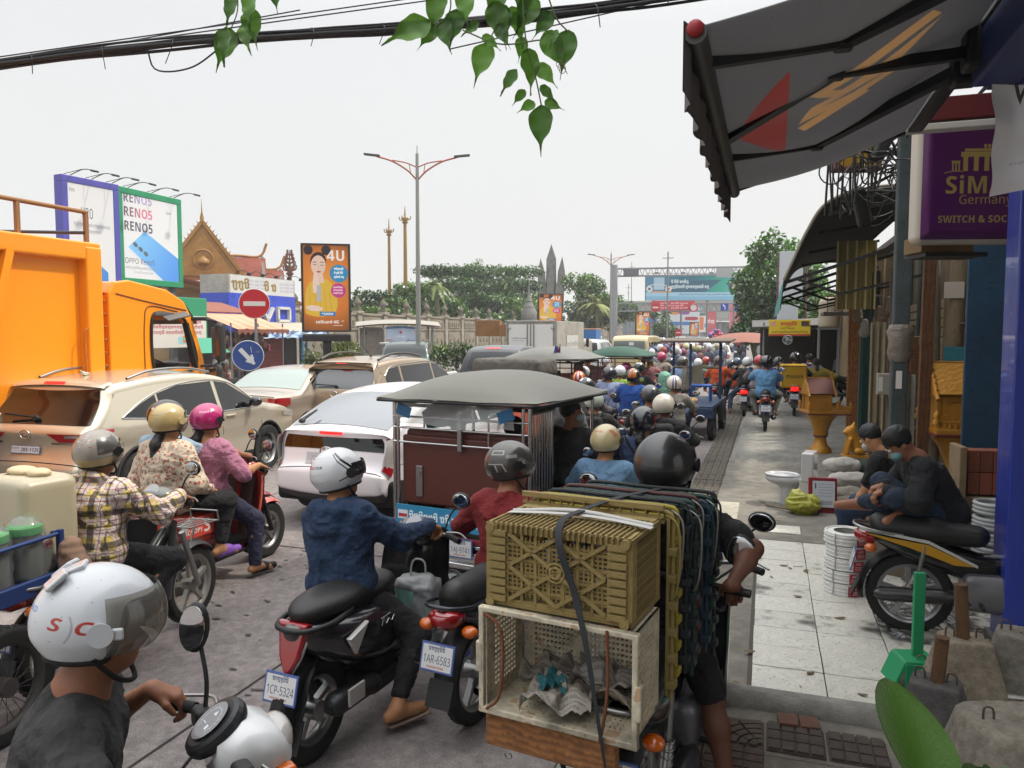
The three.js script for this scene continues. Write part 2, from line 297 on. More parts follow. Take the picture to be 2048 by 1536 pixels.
{
const f=thing('tiled_floor','pavement of worn off-white tiles in front of the shop','tiles',[0,0,0]);f.userData.kind='structure';delete f.userData.category;SEED=5;
const gs=[0,1,2].map(()=>boxUV(rb(.424,.02,.342,.003,0,0,0,0,0,0,1))),ms=TILE.map((t)=>mat('#ffffff',{map:rep(t,1.1),r:.42,bumpMap:BUMPC,bumpScale:.004}));
for(let i=0;i<6;i++)for(let j=0;j<12;j++){
const x=.16+i*.43,z=-4.83-j*.347;if(j>9&&(i>0||rnd()<.5))continue;if(j===0&&i>1&&i<4)continue;
const k=i>2?(rnd()<.7?2:1):i>1?(rnd()<.5?1:2):rnd()<.75?0:1;const o=mk('tile',gs[k],ms[k],f);o.position.set(x+rr(-.002,.002),.012+rr(-.002,.002),z);o.rotation.set(rr(-.004,.004),rnd()<.5?Math.PI:0,rr(-.004,.004));
}
mk('mortar',[flat(2.6,3.6,1.22,.009,-6.4)],mat('#4c4640',{r:.95}),f);
}
{const a=gnd(1448,1032);struct('painted_patch',[flat(.34,1.5,a.x-.02,.011,a.z)],mat('#c9c5ba',{r:.7,map:rep(PLAST,.7)}));}
{SEED=61;const g=[];for(let i=0;i<120;i++){const x=rr(-1.6,1.6),z=rr(-4.4,-11),l=rr(.012,.05);g.push(rnd()<.4?bar([x,.028,z],[x+rr(-.09,.09),.032,z+rr(-.06,.06)],.0025,4):tf(sheet((u,v)=>V((u-.5)*l*Math.sin(v*3.1),.006*Math.sin(u*3),(v-.5)*l*2),3,4),x,.028,z,rr(-.2,.2),rr(0,6),0));}const o=struct('litter',g,mat('#6a5a42',{r:.9,side:THREE.DoubleSide}));o.userData.kind='stuff';tag(o,'dry leaf bits and twigs scattered on the tiles','litter');}
{
const f=thing('paved_path','old reddish grey pavers with raised ring and bar patterns','pavers',[0,0,0]);f.userData.kind='structure';delete f.userData.category;SEED=17;
const sl=()=>rb(.288,.03,.288,.004,0,0,0,0,0,0,1),arc=(r0,r1,a0,a1)=>{const s=new THREE.Shape();s.absarc(0,0,r1,a0,a1,false);s.absarc(0,0,r0,a1,a0,true);return tf(new THREE.ExtrudeGeometry(s,{depth:.016,bevelEnabled:false,curveSegments:6}),-.138,.012,.138,-Math.PI/2);};
const A=[sl()],B=[sl()];for(let k=0;k<5;k++)for(let q=0;q<3;q++){const n=q/3*Math.PI/2+.03;A.push(arc(.03+k*.05,.068+k*.05,n,n+.46));}
for(let i=0;i<4;i++)for(let j=0;j<3;j++)B.push(bx(.058,.016,.084,-.104+i*.069,.02,-.096+j*.096));
const gA=boxUV(merge(A)),gB=boxUV(merge(B)),ms=['#9a837b','#8d7f79','#a08c80'].map((c)=>mat(c,{map:rep(CONC,1.1),r:.92,bumpMap:rep(BUMP,3),bumpScale:.004}));
for(let i=0;i<5;i++)for(let j=0;j<5;j++){const x=-.42+i*.3,z=-4.13+j*.3;if(i>2&&rnd()<.8)continue;if(i===2&&j===1)continue;const o=mk('paver',rnd()<.55?gA:gB,pick(ms),f);o.position.set(x,.0+rr(-.004,.004),z);o.rotation.y=Math.floor(rnd()*4)*Math.PI/2+rr(-.02,.02);}
const o=mk('brick',[boxUV(rb(.1,.05,.125,.006,0,0,0)),boxUV(rb(.1,.05,.125,.006,.112,-.004,0))],mat('#c08a73',{map:rep(CONC,1),r:.9}),f);const q=gnd(1575,1452);o.position.set(q.x,.02,q.z);o.rotation.y=.1;
}
// -- trees and shrubs
const LEAFM={};
function leafMat(c){return(LEAFM[c]??=mat(new THREE.Color(c).multiplyScalar(1.5).getStyle(),{r:.75,side:THREE.DoubleSide,transmission:.5,vertexColors:true}));}
function leafCloud(clumps,n,size,droop=.3){
const P=[],N=[],Cc=[],tot=clumps.reduce((s,c)=>s+c[3]*c[4],0),a=V(),b=V(),nn=V(),c0=V();
for(const c of clumps){
const m=Math.round(n*c[3]*c[4]/ tot),tone=rr(.75,1.25);
for(let i=0;i<m;i++){
nn.set(rr(-1,1),rr(-1,1),rr(-1,1));if(nn.lengthSq()>1||nn.lengthSq()<.02){i--;continue;}nn.normalize();
const rad=Math.pow(rnd(),.33)*(.82+.3*noise3(nn.x*3+c[0],nn.y*3+c[1],nn.z*3+c[2]));
c0.set(c[0]+nn.x*rad*c[3],c[1]+nn.y*rad*c[4],c[2]+nn.z*rad*c[5]);
a.set(rr(-1,1),rr(-1,.5)- droop,rr(-1,1)).normalize();b.set(rr(-1,1),rr(-.4,.4),rr(-1,1)).addScaledVector(a,-b.dot(a)).normalize();
const l=size*rr(.7,1.35),w=l*.34,up=V().crossVectors(a,b).multiplyScalar(l*.1);
const p0=c0,p1=c0.clone().addScaledVector(a,l*.5).addScaledVector(b,w).add(up),p2=c0.clone().addScaledVector(a,l),p3=c0.clone().addScaledVector(a,l*.5).addScaledVector(b,-w).add(up);
const n1=V().crossVectors(a,b).normalize().lerp(nn,.45).normalize(),k=tone*rr(.7,1.3),yl=rr(.85,1.2);
for(const q of[p0,p1,p2,p0,p2,p3]){P.push(q.x,q.y,q.z);N.push(n1.x,n1.y,n1.z);Cc.push(k*yl,k,k*.8);}
}
}
const g=new THREE.BufferGeometry();g.setAttribute('position',new THREE.BufferAttribute(new Float32Array(P),3));g.setAttribute('normal',new THREE.BufferAttribute(new Float32Array(N),3));g.setAttribute('color',new THREE.BufferAttribute(new Float32Array(Cc),3));g.setAttribute('uv',new THREE.BufferAttribute(new Float32Array(P.length/3*2),2));return g;
}
const BARK=mat('#6a5d4f',{r:.95,bumpMap:rep(BUMPC,2),bumpScale:.03});
function tree(name,label,p,h,rx,ry,o={}){
const{n=5200,size=.3,c='#4a6b2a',layers,clumps=16,group='trees behind the boundary wall',bare=.35}=o;
const t=thing(name,label,'tree',[p.x,0,p.z],0,group),cl=[],limbs=[];
const cyy=h-ry;
for(let i=0;i<clumps;i++){
const a=i/clumps*6.283*2.4+rr(-.4,.4),q=Math.sqrt((i+.5)/ clumps),y=layers?cyy+(Math.floor(rnd()*layers)/(layers-1||1)- .5)*1.4*ry:cyy+rr(-.75,.8)*ry*(1.15-q*.5);
const k=layers?1.35:1,e=[Math.cos(a)*rx*q*.78,y,Math.sin(a)*rx*q*.78];cl.push([...e,rx*rr(.26,.42)*k,(layers?.75:1)*ry*rr(.26,.42),rx*rr(.26,.42)*k]);limbs.push(e);
}
const r0=.035*h;mk('trunk',[tube([[0,-.1,0],[rr(-.1,.1),h*bare*.5,0],[rr(-.2,.2),h*bare,0],[0,cyy,0]],r0*.8,10,8),...limbs.map((e)=>bar([rr(-.1,.1),h*bare*rr(.8,1.25),0],e,r0*.34,5,r0*.08))],BARK,t);
mk('crown',leafCloud(cl,n,size),leafMat(c),t);return t;
}
function shrub(label,p,rx,ry,o={}){
const{n=1500,size=.13,c='#55702c',group='clipped shrubs on the median',name='shrub',parent}=o,cl=[[0,ry*.95,0,rx*.85,ry*.9,rx*.85]];
for(let i=0;i<9;i++){const a=rr(0,6.28),e=rr(-.6,.9);cl.push([Math.cos(a)*rx*.6*Math.cos(e),ry*(1+Math.sin(e)*.7),Math.sin(a)*rx*.6*Math.cos(e),rx*.4,ry*.4,rx*.4]);}
const t=thing(name,label,'shrub',[p.x,p.y??0,p.z],0,group);mk('stem',[bar([0,0,0],[0,ry,0],.05),bar([.02,.1,0],[rx*.4,ry,.1],.03),bar([0,.1,0],[-rx*.4,ry*.9,-.1],.03)],BARK,t);mk('foliage',leafCloud(cl,n,size),leafMat(c),t);return t;
}
function palm(label,p,h,rad,c='#6a7438',n=22){
const t=thing('palm_tree',label,'palm tree',[p.x,0,p.z],0,'palm trees behind the wall'),fr=[];
mk('trunk',[tube([[0,-.1,0],[.15,h*.4,0],[0,h,0]],.16,12,8)],BARK,t);
for(let i=0;i<n;i++){const a=i*2.4,el=rr(-.5,1.1),d=V(Math.cos(a)*Math.cos(el),Math.sin(el),Math.sin(a)*Math.cos(el)),L=rad*rr(.85,1.1),s=V(-Math.sin(a),0,Math.cos(a));
for(let k=1;k<15;k++){const f=k/15,q=d.clone().multiplyScalar(L*f).add(V(0,-L*.55*f*f,0)),q2=d.clone().multiplyScalar(L*(f+.05)).add(V(0,-L*.55*(f+.05)**2-.02,0));for(const w of[-1,1]){const e=q2.clone().addScaledVector(s,w*L*.22*(1.1-f)).add(V(0,-.12*L*.4,0)).addScaledVector(d,L*.08);const g=new THREE.BufferGeometry().setFromPoints([q,q2,e]);g.computeVertexNormals();fr.push(tf(g,0,h,0));}}}
mk('crown',fr,mat(c,{r:.7,side:THREE.DoubleSide}),t);return t;
}
SEED=101;
const bk=(px,d)=>{const p=at(px,665,d);p.y=0;return p;};
tree('broadleaf_tree','dark low tree just right of the big orange advertising panel',bk(735,62),6.2,2.6,2.3,{n:3000,c:'#4c6d33'});
tree('broadleaf_tree','dull green tree left of the two gilded poles, behind the wall',bk(800,66),5.6,3.2,2,{n:3200,c:'#5d813a'});
tree('almond_tree','wide dark tree with layered flat branches, left one of two',bk(920,78),9.2,6.2,3.1,{n:15000,layers:4,clumps:30,c:'#4a7330'});
tree('almond_tree','wide dark layered tree beside the grey spire monument',bk(1012,88),10.3,4.6,3.5,{n:13000,layers:4,clumps:26,c:'#4c7730'});
for(const[px,d,h,rx,w]of[[760,66,6.4,3,'left of the shorter gilded mast'],[835,70,7.2,3,'right of the taller gilded mast'],[955,92,10.6,3.4,'rising behind the layered crowns'],[1060,104,9.4,3.6,'left of the grey monument, far back']])tree('broadleaf_tree','fresh green leafy tree '+w,bk(px,d),h,rx,h*.36,{n:4200,c:'#6f9a3c',clumps:18});
tree('broadleaf_tree','light green tree low in front of the layered dark trees',bk(985,80),6.6,5.2,2.4,{n:6200,c:'#81a83f',clumps:22});
tree('broadleaf_tree','tall green tree right of the grey spire monument',bk(1176,84),9.2,3.5,3.6,{n:7000,c:'#6a943a',clumps:22});
tree('broadleaf_tree','green tree between the monument tree and second street lamp',bk(1222,88),7.2,3.2,2.6,{n:4600,c:'#6d983e'});
tree('broadleaf_tree','low leafy tree in front of the wall finials left of the lamp',bk(770,57),5,2.6,1.5,{n:3200,c:'#779e46',size:.24});
for(const[px,d,h,rx]of[[868,68,5.6,3.8],[945,74,6.0,4.2],[1030,86,6.8,4.0]])tree('broadleaf_tree','leafy green tree filling the gap under the layered crowns near column '+['one','two','three','four'][[868,945,1030].indexOf(px)],bk(px,d),h,rx,1.8,{n:3600,c:'#5f8a3a',bare:.2});
palm('palm with bushy head rising left of the layered trees',bk(873,64),6.2,2.0,'#66783a');
palm('drooping pale palm left of the second street lamp',bk(1193,78),5.1,2.6,'#7d8547',30);
tree('street_tree','large bright green tree at the right side of the far road',bk(1553,46),8.9,3.1,3.6,{n:11000,c:'#60942e',clumps:34,size:.24,group:'large trees on the right side of the road',bare:.2});
tree('street_tree','lower green tree beneath the large tree, above the market crowd',bk(1512,52),6.0,2.0,2.9,{n:6500,c:'#54842b',clumps:22,size:.24,group:'large trees on the right side of the road',bare:.2});
tree('street_tree','green tree behind the water tank and yellow shop sign',bk(1650,40),4.6,1.7,1.6,{n:3200,c:'#679433',size:.22,group:'large trees on the right side of the road'});
tree('median_tree','slim green tree just right of the far orange panel',bk(1328,92),5.4,1.9,2.4,{n:2400,c:'#709846',group:'small trees on the median'});
shrub('big rounded yellow-green bush beneath the orange advertising panel',bk(692,27),1.0,1.15,{n:5200,size:.085,c:'#788833'});
shrub('rounded bush left beneath the orange advertising panel pole',bk(640,27.5),.85,.85,{n:2600,size:.085,c:'#718233'});
for(const[px,d,w,h,l]of[[868,40,1.1,.95,'feathery light green shrub just right of the lamp post'],[912,42,1.3,1.0,'light green shrub above the dark green four-wheel drive'],[955,44,1.1,.8,'low shrub left of the brown cartons'],[1190,58,1.1,.75,'dark clipped ball shrub beside the blue truck box'],[1215,60,1.2,.8,'pale shrub left of the beige van'],[1245,62,1.6,.9,'flat shrub above the beige van roof'],[1315,76,1.1,.8,'rounded dark shrub right of the far orange panel'],[1362,82,1.2,.8,'rounded dark shrub beneath the far no entry sign'],[1405,86,1.1,.7,'rounded dark shrub beneath the farthest orange panel']])shrub(l,bk(px,d),w,h,{n:1300,size:.16,c:pick(['#5f7d34','#6e8a3c','#4d6a2c'])});
// -- boundary wall across the road
{
const w=thing('boundary_wall','long grey carved temple boundary wall with lotus bud finials','wall',[-24,0,0]);SEED=9;
const wm=plaster('#a29a8d',.4),lm=plaster('#b3aca0',.6),dk=plaster('#857d72',.6);
const fin=merge([rb(.42,.16,.42,.02,0,.08,0),lathe([[.14,0],[.2,.06],[.1,.14],[.2,.26],[.23,.38],[.16,.52],[.05,.66],[.012,.82]],12,0,.16,0)]);
const pil=boxUV(merge([rb(.36,3.45,.5,.03,.04,1.72,0),rb(.5,.16,.7,.03,.06,3.38,0),rb(.46,.3,.62,.03,.06,.15,0)]));
const pan=boxUV(merge([bx(.2,3.2,2.84,0,1.6,0),rb(.3,.14,2.84,.03,.02,3.27,0),bx(.06,.5,2.3,.13,2.75,0),bx(.08,.12,2.84,.13,2.36,0),bx(.05,1.3,2.2,.12,1.5,0),bx(.08,.16,2.84,.13,.72,0)]));
const dia=boxUV(merge([-.8,0,.8].map((z)=>bx(.06,.26,.26,.16,1.5,z,Math.PI/4)).concat([-.9,-.45,0,.45,.9].map((z)=>bx(.05,.28,.2,.17,2.75,z)))));
for(let i=0;i<30;i++){const z=-31.5-i*3.32;const q=mk('pilaster',pil,lm,w);q.position.z=z;const f=mk('finial',fin,dk,w);f.position.set(.04,3.45,z);const p=mk('wall_panel',pan,wm,w);p.position.z=z-1.66;const d=mk('carving',dia,dk,w);d.position.z=z-1.66;}
}
// -- right-hand row of shops
{
const s=thing('shop_house','shophouse with blue frontage and dim open shop at right','building',[0,0,0]);
const bl=mat('#27408f',{r:.5,map:rep(PLAST,.5)}),dk=mat('#3a3733',{r:.9});
mk('wall',[boxUV(bx(.3,7.4,17,3.3,7.4,2)),boxUV(bx(7,11.2,.3,6.4,5.6,-9.9)),boxUV(bx(.3,3.8,6,3.6,1.9,-6.7)),boxUV(bx(.3,3.8,12,3.6,1.9,5))],plaster('#8d8377',.4),s);
mk('ceiling',[bx(1.6,.12,16.6,2.6,3.8,2)],dk,s);
mk('roof',[bx(7.4,.2,20,6.4,11.2,0)],plaster('#777777'),s);
mk('fascia',[boxUV(rb(.2,3.6,7,.02,.98,5.1,-.68)),boxUV(rb(.9,3.6,.1,.02,1.4,5.1,-4.2))],bl,s);
const red=mk('fascia_sign',[boxUV(rb(1.2,1.6,.12,.02,1.45,4.68,-6.1)),boxUV(rb(1.2,.16,.1,.01,1.45,3.7,-6.1))],mat('#5c1512',{r:.5}),s);
mk('trim',[rb(1.2,.05,.11,.01,1.45,3.58,-6.1)],mat('#b9b3a6',{r:.6}),red);
}
{
const t=thing('blue_column','glossy blue boxed column at the right edge beside the shop','column',[1.61,0,-5.95]);
mk('shaft',[rb(.3,6.5,.3,.012,.08,3.25,0)],mat('#2a3ea0',{r:.28,clearcoat:.4,bumpMap:BUMPC,bumpScale:.004}),t);
mk('footing',[rb(.36,.05,.36,.01,.08,.025,0)],CONCM,t);
}
{
const t=thing('awning','large dark retractable awning with beige letter seen from below','awning',[0,0,0]);
const x0=-.24,y0=3.2,x1=.86,y1=3.53,za=-2.75,zb=-5.9;
const MAP=TEX(1024,512,(g,w,h)=>{
g.fillStyle='#98989a';g.fillRect(0,0,w,h);for(let i=0;i<9000;i++){g.fillStyle=`rgba(${i % 2 ? '255,255,255' : '0,0,0'},0.03)`;g.fillRect((i*733)%w,(i*389)%h,6,1);}
g.fillStyle='#c25a54';g.beginPath();g.moveTo(246,141);g.quadraticCurveTo(390,40,553,33);g.lineTo(737,146);g.closePath();g.fill();
const q=(tx,ty)=>[lerp(235,590,ty),lerp(190,400,tx)];g.strokeStyle='#e6c79a';g.lineWidth=34;g.lineCap='butt';g.lineJoin='miter';
const pl=(...a)=>{g.beginPath();a.forEach((p,i)=>g[i?'lineTo':'moveTo'](...q(...p)));g.stroke();};
pl([.03,.46],[.98,.02]);pl([.12,.46],[.3,.56],[.78,.3],[.66,.44],[.1,.7],[.04,.82],[.5,.7],[.78,.52],[.74,.44]);pl([-.05,1.0],[.6,.72]);
});
mk('canopy',sheet((u,v)=>V(lerp(x1,x0,v),lerp(y1,y0,v)- .05*Math.sin(v*Math.PI)- .012*Math.sin(u*22)*Math.sin(v*3.1),lerp(za,zb,u)),40,16,.004),mat('#ffffff',{map:MAP,r:.85,side:THREE.DoubleSide,transmission:.45}),t);
mk('front_bar',[bar([x0-.02,y0-.02,za],[x0-.02,y0-.02,zb-.02],.04,12)],mat('#55534f',{r:.5,m:.4}),t);
mk('end_cap',[sp(x0-.02,y0-.01,-2.74,.03,.03,.02)],mat('#9a1f26',{r:.5}),t);
const val=sheet((u,v)=>V(x0-.06+.018*Math.sin(u*60),y0+.02-v*(.24+.012*Math.abs(Math.sin(u*70))+.02*noise3(u*30,1,1)),lerp(-2.74,zb-.02,u)),150,5,.003);
mk('valance',val,mat('#5b5552',{r:.9,side:THREE.DoubleSide}),t);
const am=mat('#151515',{r:.5});
for(const[za2,zk,zc]of[[-3.07,-3.39,-2.95],[-4.31,-3.76,-4.06],[-4.75,-5.15,-4.3]])mk('arm',[sqbar([x1,y1-.1,zc],[.26,3.31,zk],.055,.05),sqbar([.26,3.31,zk],[x0,y0-.02,za2],.05,.045),rb(.08,.07,.08,.02,.26,3.31,zk)],am,t);
mk('side_rail',[sqbar([x1,y1-.01,zb-.01],[x0,y0,zb-.01],.04,.03)],am,t);
mk('bracket',[rb(.12,.2,.14,.02,x1+.02,y1-.08,-4.06),rb(.12,.2,.14,.02,x1+.02,y1-.08,-4.3),rb(.1,.08,3.4,.02,x1+.06,y1+.02,-4.2)],am,t);
}
const sansB=(px)=>`bold ${px}px sans-serif`,sans=(px)=>`${px}px sans-serif`;
{
const t=thing('hanging_sign','purple shop lightbox with gold gate emblem and lettering','sign',at(1968,362,6.05),.26);
const MAP=TEX(512,512,(g,w,h)=>{
g.fillStyle='#5b2560';g.fillRect(0,0,w,h);const gd='#b5a25a';g.fillStyle=gd;g.strokeStyle=gd;
g.fillRect(150,130,250,22);g.fillRect(165,116,220,12);for(let i=0;i<6;i++)g.fillRect(160+i*44,152,20,62);g.fillRect(112,168,36,12);for(let i=0;i<3;i++)g.fillRect(114+i*13,180,7,36);g.fillRect(404,168,36,12);for(let i=0;i<3;i++)g.fillRect(406+i*13,180,7,36);
for(let i=0;i<4;i++){g.beginPath();g.arc(250+i*16,104,7,0,7);g.fill();g.fillRect(247+i*16,104,7,14);}g.lineWidth=4;g.beginPath();g.moveTo(80,224);g.quadraticCurveTo(120,208,160,216);g.stroke();
g.font=sansB(106);g.textAlign='left';g.fillText('SiMAX',86,312);g.font=sans(54);g.fillText('Germany',146,358);g.font=sansB(42);g.fillText('SWITCH & SOCKET',62,440);
});
mk('case',[rb(.98,.96,.2,.06,0,0,-.11,0,0,0,3)],mat('#b9b2a4',{r:.5}),t);
const f=sheet((u,v)=>{const e=.02*(sstep(0,.05,Math.min(u,1-u,v,1-v)));return V((u-.5)*.93,(v-.5)*.9,-.012+e*1.8);},40,40);
mk('face',f,mat('#ffffff',{map:MAP,r:.3}),t);
mk('mount',[bx(.5,.05,.05,.6,.2,-.12),bx(.5,.05,.05,.6,-.2,-.12)],mat('#222222'),t);
const b=thing('carton_box','brown cardboard box tucked under the purple sign','box',at(1876,492,6.4),.3);mk('carton',[boxUV(rb(.42,.13,.3,.006,0,0,0))],mat('#8d7452',{r:.85,map:rep(PLAST,1.2)}),b);mk('lettering',tf(new THREE.PlaneGeometry(.3,.06),0,.02,.153),mat('#ffffff',{map:TEX(128,32,(g)=>{g.fillStyle='#917955';g.fillRect(0,0,128,32);g.fillStyle='#3c3326';g.font=sansB(20);g.fillText('UACO',40,24);}),r:.8}),b);
mk('ledge',[bx(.5,.03,.35,.06,-.085,0)],mat('#2c2a28'),b);
}
{
const t=thing('cloth_banner','white hanging phone banner with black letters at right edge','banner',at(2040,235,3.6),.2);
const MAP=TEX(512,1024,(g,w,h)=>{g.fillStyle='#c9c8cd';g.fillRect(0,0,w,h);g.strokeStyle='#303038';g.lineWidth=13;g.beginPath();g.moveTo(92,300);g.lineTo(116,420);g.lineTo(150,260);g.moveTo(186,290);g.lineTo(190,440);g.moveTo(178,240);g.lineTo(190,236);g.moveTo(240,260);g.lineTo(272,420);g.lineTo(300,240);g.stroke();g.fillStyle='#9a9aa2';g.font=sans(34);g.save();g.translate(60,850);g.rotate(-.12);g.fillText('experts studio',0,0);g.restore();});
mk('cloth',sheet((u,v)=>V((u-.5)*.62+.18+(1-v)*.01,(v-.5)*.72+u*.1 -(v>.9?.05*Math.sin(u*9):0),.03*Math.sin(u*7+v*4)+.015*Math.sin(v*17+u*5)),36,36,.002),mat('#ffffff',{map:MAP,r:.7,side:THREE.DoubleSide}),t);
mk('cord',[bar([-.12,.34,.02],[-.05,.62,0],.004),bar([.4,.45,.02],[.4,.8,0],.004)],mat('#222222'),t);
}
// steel post with cable tangle
{
const p=at(1806,500,8.6),t=thing('steel_post','grey steel post carrying a tangle of black cables','post',[p.x,0,p.z]);
mk('pole',[boxUV(rb(.17,5.6,.17,.02,0,2.8,0))],mat('#4d5a5e',{r:.6,m:.2,map:rep(PLAST,1.2)}),t);
mk('sleeve',[lathe([[.105,0],[.14,.1],[.12,.22],[.15,.34],[.11,.42]],9,0,1.82,0)],mat('#6d675c',{r:.35,bumpMap:BUMPC,bumpScale:.02}),t);
mk('sticker',[bx(.06,.2,.012,-.01,1.62,.092)],mat('#c9c6c0'),t);
const cb=thing('cable_tangle','black tangle of power cables and splices around the post','cables',[p.x,0,p.z]);SEED=77;const g=[];
for(let i=0;i<46;i++){const a=V(rr(-.75,.25),rr(3.7,5.2),rr(-2.0,.1)),b=V(rr(-.6,.5),rr(3.7,5.0),rr(-2.4,.2)),m=a.clone().lerp(b,.5).add(V(rr(-.15,.2),rr(-.3,.1),rr(-.2,.2)));g.push(tube([a,m,b],rr(.006,.016),14,5));}
for(let i=0;i<14;i++){const x=rr(-.7,-.1),z=rr(-2.0,-.6);g.push(tube([[x,6.2,z],[x+rr(-.06,.06),4.8,z],[x+rr(-.08,.08),3.7,z]],rr(.008,.018),10,5));}
for(let i=0;i<18;i++)g.push(to(rr(.08,.24),rr(.006,.012),rr(-.7,.3),rr(3.8,4.8),rr(-1.6,0),rr(0,3),rr(0,3),0,16,5));
for(let i=0;i<5;i++)g.push(tube([[.1,4.3+i*.06,.1],[.5,4.5,.6],[.9,4.9+i*.1,1.2]],.014,10,5));
g.push(rb(.16,.5,.14,.04,-.35,3.7,-.9,.3,.2,.3),rb(.14,.34,.12,.04,-.2,4.3,-.4,.1,.2,-.4));
mk('cable',g,mat('#141414',{r:.6}),cb);
const y=thing('yellow_lightbox','yellow lightbox sign hanging behind the dark awning','sign',at(1714,292,10.2),.3);mk('case',[rb(.6,.62,.22,.03,0,0,0)],mat('#b58a1c',{r:.4}),y);mk('trim',[rb(.62,.035,.24,.01,0,-.31,0),rb(.035,.62,.24,.01,-.31,0,0)],mat('#6d3a44',{r:.5}),y);mk('hanger',[bar([.3,.1,0],[1.1,.2,-.1],.02)],mat('#222222'),y);
}
{
const t=thing('awning','curved black tarpaulin awning with teal valance over pavement','awning',[0,0,0]);
const za=-12.2,zb=-25,pr=[[2.2,4.25],[1.2,4.2],[.75,4.02],[.5,3.62],[.32,3.2],[.2,2.92]],cu=new THREE.CatmullRomCurve3(pr.map((p)=>V(p[0],p[1],0)));
mk('tarpaulin',sheet((u,v)=>{const q=cu.getPoint(v);return V(q.x,q.y-.05*Math.sin(u*14)*v*.4+.02*noise3(u*9,v*9,2),lerp(za,zb,u));},40,24,.006),mat('#22211f',{r:.75,side:THREE.DoubleSide,bumpMap:BUMPC,bumpScale:.02}),t);
mk('hem',[tube(pr.map((p)=>[p[0],p[1]+.01,za+.01]),.025,30,6)],mat('#8b8478',{r:.9}),t);
mk('valance',sheet((u,v)=>V(.2-.04*v+.012*Math.sin(u*40),2.93-v*(.4+.03*Math.sin(u*33)),lerp(za,zb,u)),60,6,.004),mat('#3c7f78',{r:.8,side:THREE.DoubleSide}),t);
for(const z of[za-.1,-14.6,-18,-21.5])mk('frame',[sqbar([2.2,3.55,z],[.22,2.9,z],.05,.05),sqbar([2.2,3.0,z],[1.0,2.72,z],.04,.04),sqbar([1.0,2.72,z],[.4,2.95,z],.04,.04),sqbar([2.2,4.1,z],[.8,3.9,z],.04,.05)],mat('#1d1c1b'),t);
mk('sheet_panel',sheet((u,v)=>V(1.08+u*.62,2.55+v*1.15,-14.2+.012*Math.sin(u*70)),90,2,.003),mat('#b3a768',{r:.5,transmission:.55,side:THREE.DoubleSide}),t);mk('sheet_rib',[.02,.27,.5,.75,.98].map((u)=>rb(.03,1.16,.02,.004,1.08+u*.62,3.12,-14.18)),mat('#cfc590',{r:.6}),t);
}
{
const t=thing('shop_row','row of dim brown shopfronts beneath the tarpaulin awning','building',[0,0,0]);SEED=55;
mk('wall',[boxUV(bx(.3,4.6,22,3.4,2.3,-21.2)),boxUV(bx(3.2,4.2,.3,5.0,2.1,-10.2))],plaster('#7d6d58',.4),t);
mk('roof',[bx(4,.15,22,5,4.55,-21.2)],plaster('#66605a'),t);
for(let i=0;i<9;i++)mk('shutter',Array.from({length:14},(_,k)=>boxUV(rb(.07,.17,1.9,.02,3.22,.3+k*.185,0))),mat(pick(['#8b7a60','#5d6a64','#9c8a6c','#6f5c48']),{r:.7}),t).position.z=-11.6-i*2.1;
for(let i=0;i<8;i++)mk('pillar',[boxUV(rb(.34,4.2,.34,.02,3.15,2.1,-12.75-i*2.6))],plaster(pick(['#8c7657','#2f5148','#9a7f5d','#7e6a52']),.5),t);
}
